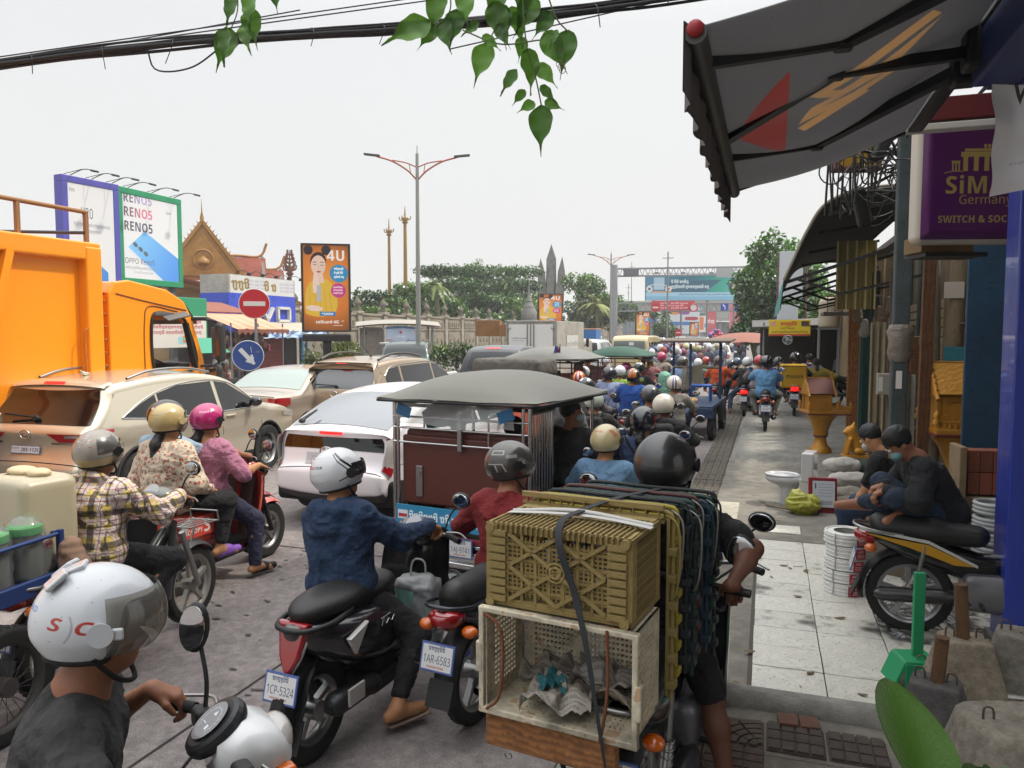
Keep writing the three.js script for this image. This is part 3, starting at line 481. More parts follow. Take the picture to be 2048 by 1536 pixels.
{
const wall=(name,lab,cat,px,d,geos,m,grp)=>{const p=bk(px,d),o=thing(name,lab,cat,[p.x,0,p.z],.12,grp);mk('sheet',geos,m,o);return o;};
const cor=(w,h)=>sheet((u,v)=>V((u-.5)*w,v*h,.02*Math.sin(u*w*70)),60,2,.003);
wall('corrugated_sheet','tall cream corrugated sheet standing left of the grey meter box','sheet',1760,11.2,[cor(.26,2.3)],mat('#9c9077',{r:.6,map:rep(PLAST,.8)}));
wall('corrugated_sheet','cream corrugated sheet standing right of the grey meter box','sheet',1782,11.0,[cor(.2,2.15)],mat('#a4977d',{r:.6,map:rep(PLAST,.8)}));
wall('corrugated_sheet','narrow pale upright sheet left of the steel post','sheet',1811,10.4,[cor(.12,2.3)],mat('#b0a284',{r:.6}));
wall('door_leaf','flat grey green door leaf standing behind the seated men','door',1832,10.2,[rb(.3,2.1,.04,.006,0,1.05,0)],mat('#66716c',{r:.6}));
wall('door_leaf','tall dark green door post left of the meter box','door',1733,14.5,[rb(.22,3.2,.1,.01,0,1.6,0),rb(.05,3.2,.04,.01,-.06,1.6,.06)],mat('#1d4a45',{r:.5}));
wall('board','orange brown plywood board at the shop entrance','board',1712,15,[boxUV(rb(.28,2.9,.05,.006,0,1.45,0))],mat('#e8c49c',{map:WOODV,r:.8}));
wall('board','dark rough plank standing between post and leaning pipes','board',1853,8.2,[boxUV(rb(.12,3,.06,.006,0,1.5,0,.02))],mat('#8a7460',{map:WOODV,r:.85}));
const ml=thing('meter_box','grey electric meter box on the cream sheet','meter box',at(1772,768,10.6),.12);mk('case',[rb(.24,.3,.1,.015,0,0,0)],mat('#8f8a80',{r:.6}),ml);mk('label_plate',[bx(.05,.2,.006,-.08,0,.053)],mat('#c8c6c0'),ml);mk('conduit',[tube([[.02,.15,0],[.03,.9,.02],[0,1.6,0]],.012),tube([[.02,-.15,0],[.06,-.6,.02],[.12,-1.0,.05]],.01)],mat('#4d3a34'),ml);
const pp=thing('leaning_pipes','bundle of thick pale pipes and paper rolls leaning by the sign','pipes',bk(1905,8.6));for(const[x,y,r,c,tl]of[[-.18,3.1,.075,'#8f8574',.03],[.0,3.0,.09,'#9b8b70',-.03],[.2,2.95,.09,'#8e7a5c',-.05],[.36,2.9,.07,'#7c6b54',-.06]])mk('pipe',[cy(r,r,y,14,x,y/2,0,0,0,tl)],mat(c,{r:.75,map:rep(PLAST,1)}),pp);mk('notice',[rb(.2,.18,.01,.003,-.02,2.62,.1)],mat('#b7aea0'),pp);mk('tape',[to(.09,.012,.1,1.9,0,Math.PI/2),to(.09,.012,.1,2.25,0,Math.PI/2)],mat('#5c5348'),pp);mk('teal_label',[rb(.3,.22,.012,.003,.05,1.88,.11)],mat('#2c7686'),pp);
const bp=thing('blue_sheet','dark blue painted shop side panel behind the column','panel',bk(1975,7.4));mk('sheet',[boxUV(rb(.62,4.4,.05,.01,.12,2.2,0))],mat('#1d4a6e',{r:.6,map:rep(PLAST,.5)}),bp);
}
// -- ACROSS THE ROAD AND FAR AWAY
const GREYM=mat('#7d8084',{r:.5,m:.5}),BLK=mat('#171717',{r:.5}),CHROME=mat('#c9c9c9',{r:.18,m:1}),STEEL=mat('#9a9a98',{r:.35,m:.9}),RUB=mat('#191918',{r:.85});
const facing=(p)=>Math.atan2(-p.x,-p.z);
{
const make=(label,px,d,top)=>{
const p=bk(px,d),H=top,t=thing('street_lamp',label,'street lamp',[p.x,0,p.z],YAW+.05,'double-armed street lamps on the median');
mk('pole',[cy(.06,.11,H,12,0,H/2,0),cy(.16,.18,.4,12,0,.2,0),cy(.015,.02,.4,8,0,H+.1,0)],mat('#8d8c88',{r:.5,m:.5}),t);
for(const s of[-1,1]){
const c=(a)=>a.map((q)=>[s*q[0],H+q[1],0]);
const a=mk('arm',[tube(c([[.02,-1.0],[.35,-.66],[.95,-.3],[1.55,-.12]]),.035,16,6),tube(c([[.02,-.52],[.4,-.36],[.95,-.26]]),.025,12,6),bar([s*.25,H-.75,0],[s*.3,H-.4,0],.018)],mat('#a8604c',{r:.6}),t);
mk('lamp_head',[rb(.62,.07,.22,.03,s*1.72,H-.07,0,0,0,s*.1)],mat('#4d4f52',{r:.5}),a);
}
};
make('tall street lamp with two red arms, nearer one left of centre',837,29.7,9.0);
make('street lamp with two red arms beside the overhead gantry',1221,66,8.9);
}
const poster4U=(()=>{
return TEX(512,1000,(g,w,h)=>{
const gr=g.createRadialGradient(220,420,60,256,480,620);gr.addColorStop(0,'#e8973a');gr.addColorStop(.55,'#d5792a');gr.addColorStop(1,'#7d4a26');g.fillStyle=gr;g.fillRect(0,0,w,h);
g.fillStyle='#e2b83c';g.beginPath();g.moveTo(20,800);g.bezierCurveTo(0,560,30,430,150,400);g.bezierCurveTo(240,380,300,400,330,470);g.bezierCurveTo(390,600,400,700,360,790);g.bezierCurveTo(250,860,110,850,20,800);g.fill();
g.strokeStyle='#c99a2c';g.lineWidth=6;for(let i=0;i<5;i++){g.beginPath();g.moveTo(60+i*60,470+i*14);g.quadraticCurveTo(90+i*50,620,60+i*66,780);g.stroke();}
g.fillStyle='#e8c8b6';g.beginPath();g.moveTo(150,330);g.lineTo(220,330);g.lineTo(238,440);g.lineTo(140,450);g.fill();
g.beginPath();g.ellipse(172,240,82,118,0,0,7);g.fill();
g.fillStyle='#2b2024';g.beginPath();g.ellipse(60,60,52,56,0,0,7);g.ellipse(262,60,54,56,0,0,7);g.fill();g.beginPath();g.moveTo(82,230);g.bezierCurveTo(60,40,280,30,262,220);g.bezierCurveTo(250,150,200,120,172,118);g.bezierCurveTo(140,122,96,150,82,230);g.fill();
g.strokeStyle='#3a2a2a';g.lineWidth=7;g.beginPath();g.moveTo(110,205);g.quadraticCurveTo(130,192,154,204);g.moveTo(192,204);g.quadraticCurveTo(214,192,236,206);g.moveTo(114,232);g.quadraticCurveTo(130,224,148,234);g.moveTo(196,232);g.quadraticCurveTo(214,242,232,232);g.stroke();
g.fillStyle='#b64e4e';g.beginPath();g.ellipse(176,312,26,10,0,0,7);g.fill();g.strokeStyle='#cfa48e';g.lineWidth=4;g.beginPath();g.moveTo(172,230);g.quadraticCurveTo(186,280,166,284);g.stroke();
g.fillStyle='#edd2c2';g.beginPath();g.moveTo(110,560);g.bezierCurveTo(100,470,110,350,128,310);g.lineTo(152,312);g.bezierCurveTo(160,400,200,470,190,560);g.closePath();g.fill();g.beginPath();g.ellipse(120,740,96,34,.1,0,7);g.fill();g.fillStyle='#b8b8bc';g.fillRect(150,470,50,190);
g.fillStyle='#f0ece4';g.font='bold 170px sans-serif';g.fillText('4U',268,180);
g.fillStyle='#2a8fc4';g.beginPath();g.arc(404,330,104,0,7);g.fill();g.fillStyle='#c93a86';g.beginPath();g.arc(396,530,84,0,7);g.fill();
for(let i=0;i<3;i++){khmer(g,350,258+i*48,34,110,'#fff',i+2,.16);khmer(g,340,480+i*34,24,110,'#fff',i+7,.15);}
g.fillStyle='#2f7fb8';g.fillRect(180,780,180,50);g.fillStyle='#fff';g.font=sansB(40);g.fillText('*5000#',200,820);g.font=sansB(50);g.fillText('◢cellcard 4G',110,918);g.font=sans(24);g.fillText('LTE',420,900);g.fillRect(330,940,110,5);
});
})();
function mupi(label,px,d,wpx,topY,botY,cut){
const w=wpx/FOC*d,yt=(665-topY)/ FOC*d+EYE,yb=(665-botY)/ FOC*d+EYE,h=yt-yb,p=bk(px,d),t=thing('advertising_panel',label,'advertising panel',[p.x,0,p.z],YAW+.18,'orange advertising panels on the median');
const M=mat('#ffffff',{map:poster4U,r:.35});
mk('frame',[rb(w,.05,.26,.01,0,yt-.025,0),rb(w,.05,.26,.01,0,yb+.025,0),rb(.05,h,.26,.01,-w/2,yt-h/2,0),rb(.05,h,.26,.01,w/2,yt-h/2,0),bx(w*.98,h*.98,.2,0,yt-h/2,0)],mat('#2b2724',{r:.4}),t);
mk('poster',[tf(new THREE.PlaneGeometry(w-.08,h-.1),0,yt-h/2,.106)],M,t);
mk('base_bar',[rb(w*1.02,h*.085,.34,.05,0,yb-h*.065,0)],mat('#1d1b1b',{r:.5}),t);
mk('post',[rb(.24,yb+.02,.2,.03,.0,yb/2-h*.05,0)],mat('#262324',{r:.7,map:rep(PLAST,2)}),t);
}
mupi('tall orange advertising panel on a black post, the nearest one',654,23.4,92,490,664);
mupi('orange advertising panel half hidden behind the white box truck',1100,52,48,588,652);
mupi('orange advertising panel beneath the red gantry boards',1285,72,29,623,672);
mupi('smallest orange advertising panel under the far gantry',1388,100,18,644,673);
{
const d=20.1,p=bk(510,d),tn=YAW+.25,t=thing('no_entry_sign','round red no entry sign with white bar on grey post','road sign',[p.x,0,p.z],tn);
mk('post',[cy(.035,.035,3.1,10,.02,1.55,-.06)],GREYM,t);const r=.385,cyy=(665-608)/ FOC*d+EYE;
mk('disc',[cy(r,r,.02,40,0,cyy,0,Math.PI/2)],mat('#b01826',{r:.4}),t);mk('rim',[to(r,.012,0,cyy,0,0,0,0,40,6)],mat('#c8c6c4',{r:.4,m:.3}),t);
mk('white_bar',[rb(r*1.42,.12,.01,.004,0,cyy,.013)],mat('#c9c4bf',{r:.5}),t);
const q=bk(495,19.9),s=thing('keep_right_sign','worn round blue sign with peeling white arrow below no entry','road sign',[q.x,0,q.z],tn),y2=(665-711)/ FOC*d+EYE;
mk('disc',[cy(.39,.39,.02,40,0,y2,0,Math.PI/2)],mat('#1f3f80',{r:.5}),s);mk('rim',[to(.39,.012,0,y2,0,0,0,0,40,6)],mat('#b9babd',{r:.5}),s);
mk('arrow',[rb(.42,.11,.008,.003,-.06,y2+.02,.013,0,0,-.85),rb(.06,.26,.008,.003,.11,y2-.1,.0135,0,0,.2),rb(.24,.05,.008,.003,.06,y2-.17,.014,0,0,-.3),rb(.2,.03,.008,.003,.05,y2-.06,.0145,0,0,.1),rb(.012,.16,.008,.003,.08,y2+.16,.0133,0,0,.1)],mat('#c3c5c6',{r:.6}),s);
mk('clamp',[bx(.1,.05,.08,.24,y2+.1,-.03)],GREYM,s);
}
{
const p=bk(1357,64),t=thing('no_entry_sign','tiny far no entry sign above the traffic','road sign',[p.x,0,p.z],YAW);mk('post',[cy(.04,.04,2.3,8,0,1.15,-.05)],GREYM,t);mk('disc',[cy(.3,.3,.02,24,0,2.13,0,Math.PI/2)],mat('#b01826'),t);mk('white_bar',[bx(.4,.09,.01,0,2.13,.014)],mat('#c9c4bf'),t);
}
// -- billboards beyond the truck
function billboard(label,pxl,pxr,x,yt,yb,fr,MAP,turn=0){
const zl=atX(pxl,x),zr=atX(pxr,x),w=Math.abs(zl-zr),h=yt-yb,t=thing('billboard',label,'billboard',[x,0,(zl+zr)/ 2],Math.PI/2-turn,'phone billboards above the stalls'),f=.2;
mk('frame',[rb(w,f,.34,.02,0,yt-f/2,0),rb(w,f,.34,.02,0,yb+f/2,0),rb(f,h-2*f,.34,.02,-w/2+f/2,yb+h/2,0),rb(f,h-2*f,.34,.02,w/2-f/2,yb+h/2,0)],mat(fr,{r:.5}),t);
mk('poster',[tf(new THREE.PlaneGeometry(w-f*1.8,h-f*1.8),0,yb+h/2,.15)],mat('#ffffff',{map:MAP,r:.4}),t);
mk('backing',[bx(w-.1,h-.1,.1,0,yb+h/2,.02)],mat('#777777'),t);
for(let i=0;i<3;i++){const u=(i-1)*w*.36,l=mk('floodlight',[tube([[u,yt,.2],[u+.15,yt+.16,.6],[u+.2,yt+.1,.95]],.014,10,5),bar([u-.2,yt,.2],[u+.1,yt+.15,.6],.01),rb(.22,.06,.12,.02,u+.2,yt+.08,1.0,.3)],mat('#33363a',{r:.5}),t);}
for(const k of[-.38,.38])mk('leg',rb(.2,yb,.2,.01,w*k,yb/2,-.05),mat('#555555'),t);return t;
}
const phone=(g,x,y,s,c1,c2)=>{const q=g.createLinearGradient(x,y,x+300*s,y+200*s);q.addColorStop(0,c1);q.addColorStop(1,c2);g.fillStyle='#c9ced6';g.beginPath();g.moveTo(x,y+96*s);g.lineTo(x+350*s,y+310*s);g.lineTo(x+350*s,y+280*s);g.lineTo(x+20*s,y+60*s);g.fill();g.fillStyle=q;g.beginPath();g.moveTo(x,y+80*s);g.lineTo(x+110*s,y);g.lineTo(x+350*s,y+110*s);g.lineTo(x+350*s,y+290*s);g.closePath();g.fill();g.fillStyle='#55606e';for(let i=0;i<3;i++){g.beginPath();g.ellipse(x+(46+i*34)*s,y+(66+i*18)*s,16*s,10*s,.4,0,7);g.fill();}};
billboard('white phone billboard reading V20 in violet frame, beyond the truck',134,237,-19.6,6.75,2.6,'#4c4a9c',TEX(512,720,(g,w,h)=>{g.fillStyle='#cfd0d2';g.fillRect(0,0,w,h);g.fillStyle='#4e5564';g.font=sans(80);g.fillText('V20',140,190);g.font=sans(34);g.fillText('vivo',20,52);khmer(g,60,215,26,400,'#7b818c',3,.1);khmer(g,160,250,26,200,'#7b818c',4,.1);phone(g,70,380,1.0,'#6a9ad0','#3f7ec2');phone(g,60,520,.9,'#9cc4e0','#6a9ad0');}),.12);
billboard('white phone billboard reading OPPO Reno5 in green frame',238,364,-19.6,6.75,3.7,'#22855c',TEX(720,720,(g,w,h)=>{g.fillStyle='#d2d3d6';g.fillRect(0,0,w,h);g.font='bold 112px sans-serif';[['#a99ac4',70],['#c96a86',190],['#4d4a5c',310]].forEach(([c,y])=>{const q=g.createLinearGradient(0,0,420,0);q.addColorStop(0,'#4a4852');q.addColorStop(.6,c);q.addColorStop(1,c);g.fillStyle=q;g.fillText('RENO5',10,y);});phone(g,60,300,1.9,'#7fbde2','#4f8cd8');g.fillStyle='#4c4f57';g.font=sans(66);g.fillText('OPPO Reno5',12,590);g.font=sans(30);g.fillText('oppo',560,110);khmer(g,20,610,30,380,'#8b8f96',9,.1);khmer(g,120,650,24,240,'#9b9fa6',10,.1);}));
{
const zl=atX(238,-19.4),zr=atX(362,-19.4),t=thing('shop_board','green and white shop board under the green framed billboard','sign',[-19.4,2.0,(zl+zr)/ 2-.6],Math.PI/2),w=Math.abs(zl-zr)+1.4;
mk('board',[rb(w,1.75,.12,.02,0,.5,0)],mat('#2a8a63',{r:.5}),t);
mk('print',[tf(new THREE.PlaneGeometry(w*.96,1.1),0,.18,.066)],mat('#ffffff',{map:TEX(512,256,(g,w2,h)=>{g.fillStyle='#cfcbc3';g.fillRect(0,0,w2,h);for(let i=0;i<3;i++)khmer(g,160,30+i*44,34,330,'#a8505a',i+20,.14);g.fillStyle='#8fc3c9';g.fillRect(330,170,100,60);g.fillStyle='#d9772f';g.fillRect(360,160,20,60);}),r:.5}),t);
mk('leg',[bx(.1,2.4,.1,-w*.4,-.9,-.1),bx(.1,2.4,.1,w*.4,-.9,-.1)],GREYM,t);
}
{
const x=-22,zl=atX(461,x),zr=atX(592,x),w=Math.abs(zl-zr),zc=(zl+zr)/ 2,t=thing('phone_shop','blue and white phone shop box with vivo lettering above awnings','shop',[x,0,zc],Math.PI/2);
const wm=mat('#c3c3c2',{r:.6,map:rep(PLAST,.4)}),bm=mat('#3348b4',{r:.5});
mk('wall',[boxUV(bx(w,.8,1.5,0,4.27,-.75))],wm,t);mk('blue_panel',[bx(w+.02,1.7,1.52,0,3.02,-.75)],bm,t);mk('lower_wall',[bx(w,2.3,2.4,0,1.15,-1.5)],mat('#6f675e'),t);
mk('print',[tf(new THREE.PlaneGeometry(w*.96,.8),0,4.25,.005)],mat('#ffffff',{map:TEX(512,128,(g,a,b)=>{g.fillStyle='#c3c3c2';g.fillRect(0,0,a,b);khmer(g,14,20,84,120,'#84713f',31,.17);khmer(g,260,24,84,120,'#84713f',34,.17);g.fillStyle='#5a64a0';g.font=sans(22);for(let i=0;i<3;i++){g.fillText('012 345 777',140,40+i*26);g.fillText('012 678 777',390,44+i*26);}}),r:.6}),t);
const L=mat('#c9c7c0',{r:.5}),s=w/4.6;
const st=(pts)=>pts.map((_,i)=>i&&sqbar([pts[i-1][0]*s,pts[i-1][1],.09],[pts[i][0]*s,pts[i][1],.09],.16,.12)).filter(Boolean);
mk('lettering',[...st([[-1.7,3.3],[-1.35,2.7],[-1.0,3.3]]),...st([[-.7,3.3],[-.7,2.7]]),...st([[-.3,3.3],[.1,2.7],[.5,3.3]]),...st([[.85,2.7],[.85,3.3],[1.7,3.3],[1.7,2.7],[.8,2.7]])],L,t);
for(let i=0;i<5;i++)mk('floodlight',[tube([[w*(-.4+i*.2),4.7,0],[w*(-.4+i*.2),4.85,.3],[w*(-.38+i*.2),4.75,.55]],.014,8,5),rb(.2,.14,.05,.01,w*(-.38+i*.2),4.68,.6,.5)],mat('#26282c'),t);
mk('shutter',Array.from({length:14},(_,i)=>rb(w*.4,.14,.05,.015,w*.08,.2+i*.15,.05)),mat('#7d3532',{r:.6}),t);
mk('doorway',[bx(w*.2,2.2,.1,w*.4,1.1,.0)],mat('#2d2627'),t);mk('post',[rb(.16,2.3,.16,.02,w*.52,1.15,.25),rb(.1,2.3,.1,.02,w*.6,1.15,.3)],mat('#3b7ba8'),t);
mk('awning',[sheet((u,v)=>V((u-.5)*w*1.1+w*.1,2.62-v*.42-.03*Math.sin(u*30)*v,.1+v*1.2),40,6,.01)],mat('#a49a8b',{r:.8}),t);
mk('awning_valance',[flipV(sheet((u,v)=>V((u-.5)*w*1.05+w*.14,2.24-v*.34-.02*Math.sin(u*41),1.3+.05*Math.sin(u*35+v*4)),50,6,.01))],mat('#ffffff',{map:TEX(512,64,(g,a,b)=>{g.fillStyle='#9fb6cf';g.fillRect(0,0,a,b);g.fillStyle='#3f68a6';for(let i=0;i<30;i++)g.fillRect((i*97)%a,(i*37)%b,26,8);g.fillStyle='#e6e9ee';g.font=sansB(46);g.fillText('vivo',330,50);}),r:.7,side:THREE.DoubleSide}),t);
}
{
const q=bk(410,47),t=thing('temple','golden temple with carved gable and tiered red tile roofs','temple',[q.x,0,q.z],YAW+.42),gold=mat('#b5853c',{r:.5,map:rep(PLAST,1)}),red=mat('#a2503c',{r:.75,map:rep(PLAST,.6)}),beige=plaster('#cfae83',.4);
mk('wall',[boxUV(bx(5.4,4.6,9,.6,2.3,-4.6)),boxUV(bx(9,4,9,1.5,2,-6))],beige,t);mk('wall_band',[boxUV(bx(5.5,.8,.3,.6,2.5,.1))],mat('#8d8479'),t);
const gab=(w,h,y,z,D)=>{mk('gable',[ext([[-w,y],[w,y],[0,y+h]],.2,.02).translate(0,0,z),ext([[-w*.72,y+.25],[w*.72,y+.25],[0,y+h*.8]],.1,.02).translate(0,0,z+.14),to(w*.22,.06,0,y+h*.36,z+.2),lathe([[w*.12,0],[w*.15,.2],[.02,.5]],10,0,y+h*.28,z+.2)],gold,t);
for(const s of[-1,1]){const L=Math.hypot(w,h),a=Math.atan2(h,w);const tiles=[];for(let i=0;i<12;i++)tiles.push(bx(L*1.1/12+.05,.09,D,s*(w*1.08 -(i+.5)*w*1.1/12),y-h*.08+(i+.5)*h*1.1/12+.04,z-D/2,0,0,-s*(a-.14)));mk('roof',tiles,red,t);
const tr=[sqbar([s*w*1.1,y-h*.1,z+.1],[0,y+h*1.02,z+.1],.24,.2)];for(let i=0;i<15;i++)tr.push(tf(new THREE.ConeGeometry(.09,.36,5),s*w*(1.08-i/15*1.06),y-h*.06+(i/15)*h*1.06+.2,z+.1,0,0,-s*.6));tr.push(tube([[s*w*1.05,y-h*.08,z+.1],[s*w*1.22,y-h*.1,z+.1],[s*w*1.3,y+.5,z+.1]],.08,10,6));mk('roof_trim',tr,gold,t);}};
gab(2.6,3.5,5.35,0,7);mk('spire',[lathe([[.16,0],[.1,.3],[.13,.4],[.04,.8],[.005,1.6]],8,0,8.7,0)],gold,t);
const sk=(x0,x1,y0,y1)=>{const g=[];for(let i=0;i<10;i++)g.push(sqbar([lerp(x0,x1,i/10),lerp(y0,y1,i/10),-3.4],[lerp(x0,x1,(i+1.2)/ 10),lerp(y0,y1,(i+1.2)/ 10)- .02,-3.4],7.6,.08));return g;};
mk('roof',sk(2.0,5.6,5.5,3.9),red,t);mk('roof',sk(-2.0,-4.6,5.5,4.1),red,t);
const tr=[sqbar([2.0,5.62,.45],[5.7,3.98,.45],.24,.22),tube([[5.6,4,.45],[5.9,3.95,.45],[6.0,4.9,.45]],.11,8,6),bx(5.6,.4,.4,.4,4.7,.3),sqbar([-2.6,5.3,.4],[1.2,4.5,1.6],.3,.22)];for(let i=0;i<14;i++)tr.push(tf(new THREE.ConeGeometry(.1,.34,5),2.1+i*.26,5.75-i*.115,.45,0,0,-.6));mk('roof_trim',tr,gold,t);
mk('roof',sk(-2,1.6,5.3,4.3).map((g)=>g.translate(.4,0,4.2)),red,t);
for(const[x0,x1,y]of[[.6,4.2,7.4],[.6,5.4,6.6],[-4,-1,7.0]]){mk('ridge',[tube([[x0,y,-5],[(x0+x1)/ 2,y,-5],[x1-.3,y+.05,-5],[x1+.1,y+.9,-5]],.1,14,6)],gold,t);mk('roof',[bx(x1-x0,2.4,.14,(x0+x1)/ 2,y-1.2,-4.4,-.5)],red,t);mk('roof_end',[ext([[0,0],[1.4,-2.3],[-1.4,-2.3]],.2).rotateY(Math.PI/2).translate(x1-.2,y,-5)],mat('#6d6660'),t);}
}
// gilded masts and the red finial
for(const[px,top,d,l,r,c]of[[780,440,70,'shorter gilded mast with crown top, left one of the pair',.2,'#b08a3c'],[812,416,70,'taller gilded mast with spiked crown top, right one of the pair',.24,'#b08a3c'],[582,502,48,'dark red post with tiered carved finial beside the phone shop',.2,'#8a5a4e']]){
const p=bk(px,d),H=(665-top)/ FOC*d+EYE,t=thing('ornate_mast',l,'mast',[p.x,0,p.z],0,px>700?'gilded masts behind the trees':undefined),m=mat(c,{r:.5,map:rep(PLAST,1)});
const tiers=px<700?5:1;
mk('shaft',[cy(r*.6,r,H-1.6,10,0,(H-1.6)/ 2,0),lathe([[r*.7,0],[r*1.3,.12],[r*.7,.24],[r*1.6,.5],[r*.5,.55],[r*.3,.9],[.02,1.6]],10,0,H-1.6,0)],m,t);
mk('crown_petal',Array.from({length:4*tiers},(_,i)=>{const a=i*Math.PI/2,k=Math.floor(i/4),s=1-k*.16;return tube([[Math.cos(a)*r*.5,H-1.3+k*.24,Math.sin(a)*r*.5],[Math.cos(a)*r*2.2*s,H-1.2+k*.24,Math.sin(a)*r*2.2*s],[Math.cos(a)*r*2.4*s,H-.95+k*.24,Math.sin(a)*r*2.4*s]],.05,8,5);}),m,t);
}
{
const p=bk(1102,98),t=thing('spire_monument','grey stone monument of clustered pointed slabs','monument',[p.x,0,p.z],YAW),m=plaster('#8d8f90',.5);
for(const[x,w,h,z,tl]of[[0,1.3,8.2,0,0],[-1.0,1.0,6.4,.3,-.06],[1.05,.9,6.6,.3,.05],[-.2,.9,5.6,.8,.02],[.7,.8,4.6,1.0,.08]])mk('slab',[tf(ext([[-w/2,0],[w/2,0],[w*.42,h-1.8],[0,h],[-w*.42,h-1.8]],.7,.06),x,5.1,z,0,0,-tl)],m,t);
mk('base',[boxUV(rb(3.4,.5,3,.05,0,4.9,0)),boxUV(rb(2.8,4.7,2.5,.05,0,2.35,0))],m,t);
const s=bk(1058,70),q=thing('stupa','small grey stupa with thin spire left of the monument','stupa',[s.x,0,s.z]);mk('body',[lathe([[.9,0],[.9,3],[.6,3.1],[.7,3.4],[.75,4.0],[.45,4.6],[.2,5.2],[.12,5.6],[.02,7]],14)],m,q);mk('ring',[to(.5,.06,0,4.5,0,Math.PI/2),to(.3,.05,0,5.0,0,Math.PI/2)],m,q);
}
// -- overhead gantries and hoarding
function truss(a,b,h,dpt,n,m,parent){const g=[],up=V(0,h,0),dz=V(0,0,-dpt);a=v3(a);b=v3(b);for(const o of[V(0,0,0),up,dz,up.clone().add(dz)])g.push(sqbar(a.clone().add(o),b.clone().add(o),.11));for(let i=0;i<n;i++){const p=a.clone().lerp(b,i/n),q=a.clone().lerp(b,(i+.5)/ n),r=a.clone().lerp(b,(i+1)/ n);g.push(sqbar(p,q.clone().add(up),.055),sqbar(q.clone().add(up),r,.055));}return mk('truss',g,m,parent);}
{
const d=75,P=(px,py,dd=d)=>at(px,py,dd),pl=P(1228,665),t=thing('overhead_gantry','grey steel lattice gantry spanning the far road','gantry',[0,0,0]),m=mat('#85878b',{r:.6});
const top=P(1228,552),top2=P(1500,548),lo1=P(1228,622),lo2=P(1512,622);
mk('column',[cy(.3,.36,P(1228,530).y,12,pl.x,P(1228,530).y/2,pl.z),cy(.3,.36,8,12,P(1520,665).x,4,P(1520,665).z)],m,t);
truss(top,top2,.72,.8,24,m,t);truss(lo1,lo2,.75,.8,22,m,t);
mk('sign_plate',[rb(1.5,.7,.08,.02,P(1263,543).x,P(1263,545).y,P(1263,543).z+.2,0,YAW)],mat('#5f6266'),t);mk('sign_plate',[rb(1.7,.9,.08,.02,P(1450,548).x,P(1450,546).y,P(1450,545).z+.2,0,YAW)],mat('#9a9c9e'),t);
const pane=(px,py,w,h,c,draw)=>{const q=P(px,py,d-.6);const b=mk('direction_sign',[rb(w,h,.06,.02,0,0,0)],mat(c,{r:.5}),t);b.position.copy(q);b.rotation.y=YAW;if(draw)mk('print',[tf(new THREE.PlaneGeometry(w*.96,h*.94),0,0,.034)],mat('#ffffff',{map:TEX(128,128,draw),r:.5}),b);return b;};
const arrow=(dx)=>(g)=>{g.fillStyle='#23449a';g.fillRect(0,0,128,128);g.strokeStyle='#e8e8ee';g.lineWidth=13;g.beginPath();g.moveTo(70,112);g.lineTo(70,50);g.lineTo(70-dx,36);g.moveTo(50-dx*.4,44);g.lineTo(70-dx,22);g.lineTo(90-dx,52);g.stroke();};
pane(1449,614,.74,.68,'#23449a',arrow(28));pane(1477,614,.74,.68,'#23449a',arrow(0));pane(1504,614,.74,.68,'#23449a',arrow(0));
const r=pane(1346,611,4.2,.92,'#b03a44',(g)=>{g.fillStyle='#b8434c';g.fillRect(0,0,128,128);for(let i=0;i<3;i++)khmer(g,24,18+i*34,26,84,'#e6c3c0',40+i,.12);});r.scale.set(1,1,1);
for(const[px,c]of[[1311,1],[1387,0]]){const q=P(px,615,d-.9),s=mk('round_sign',[cy(.42,.42,.05,28,0,0,0,Math.PI/2)],mat(c?'#b5202a':'#c9c9c8'),t);s.position.copy(q);s.rotation.y=YAW;mk('sign_face',c?[bx(.56,.14,.02,0,0,.035)]:[to(.37,.06,0,0,.03,0,0,0,28,6)],mat(c?'#d8d4d2':'#b5202a'),s);}
}
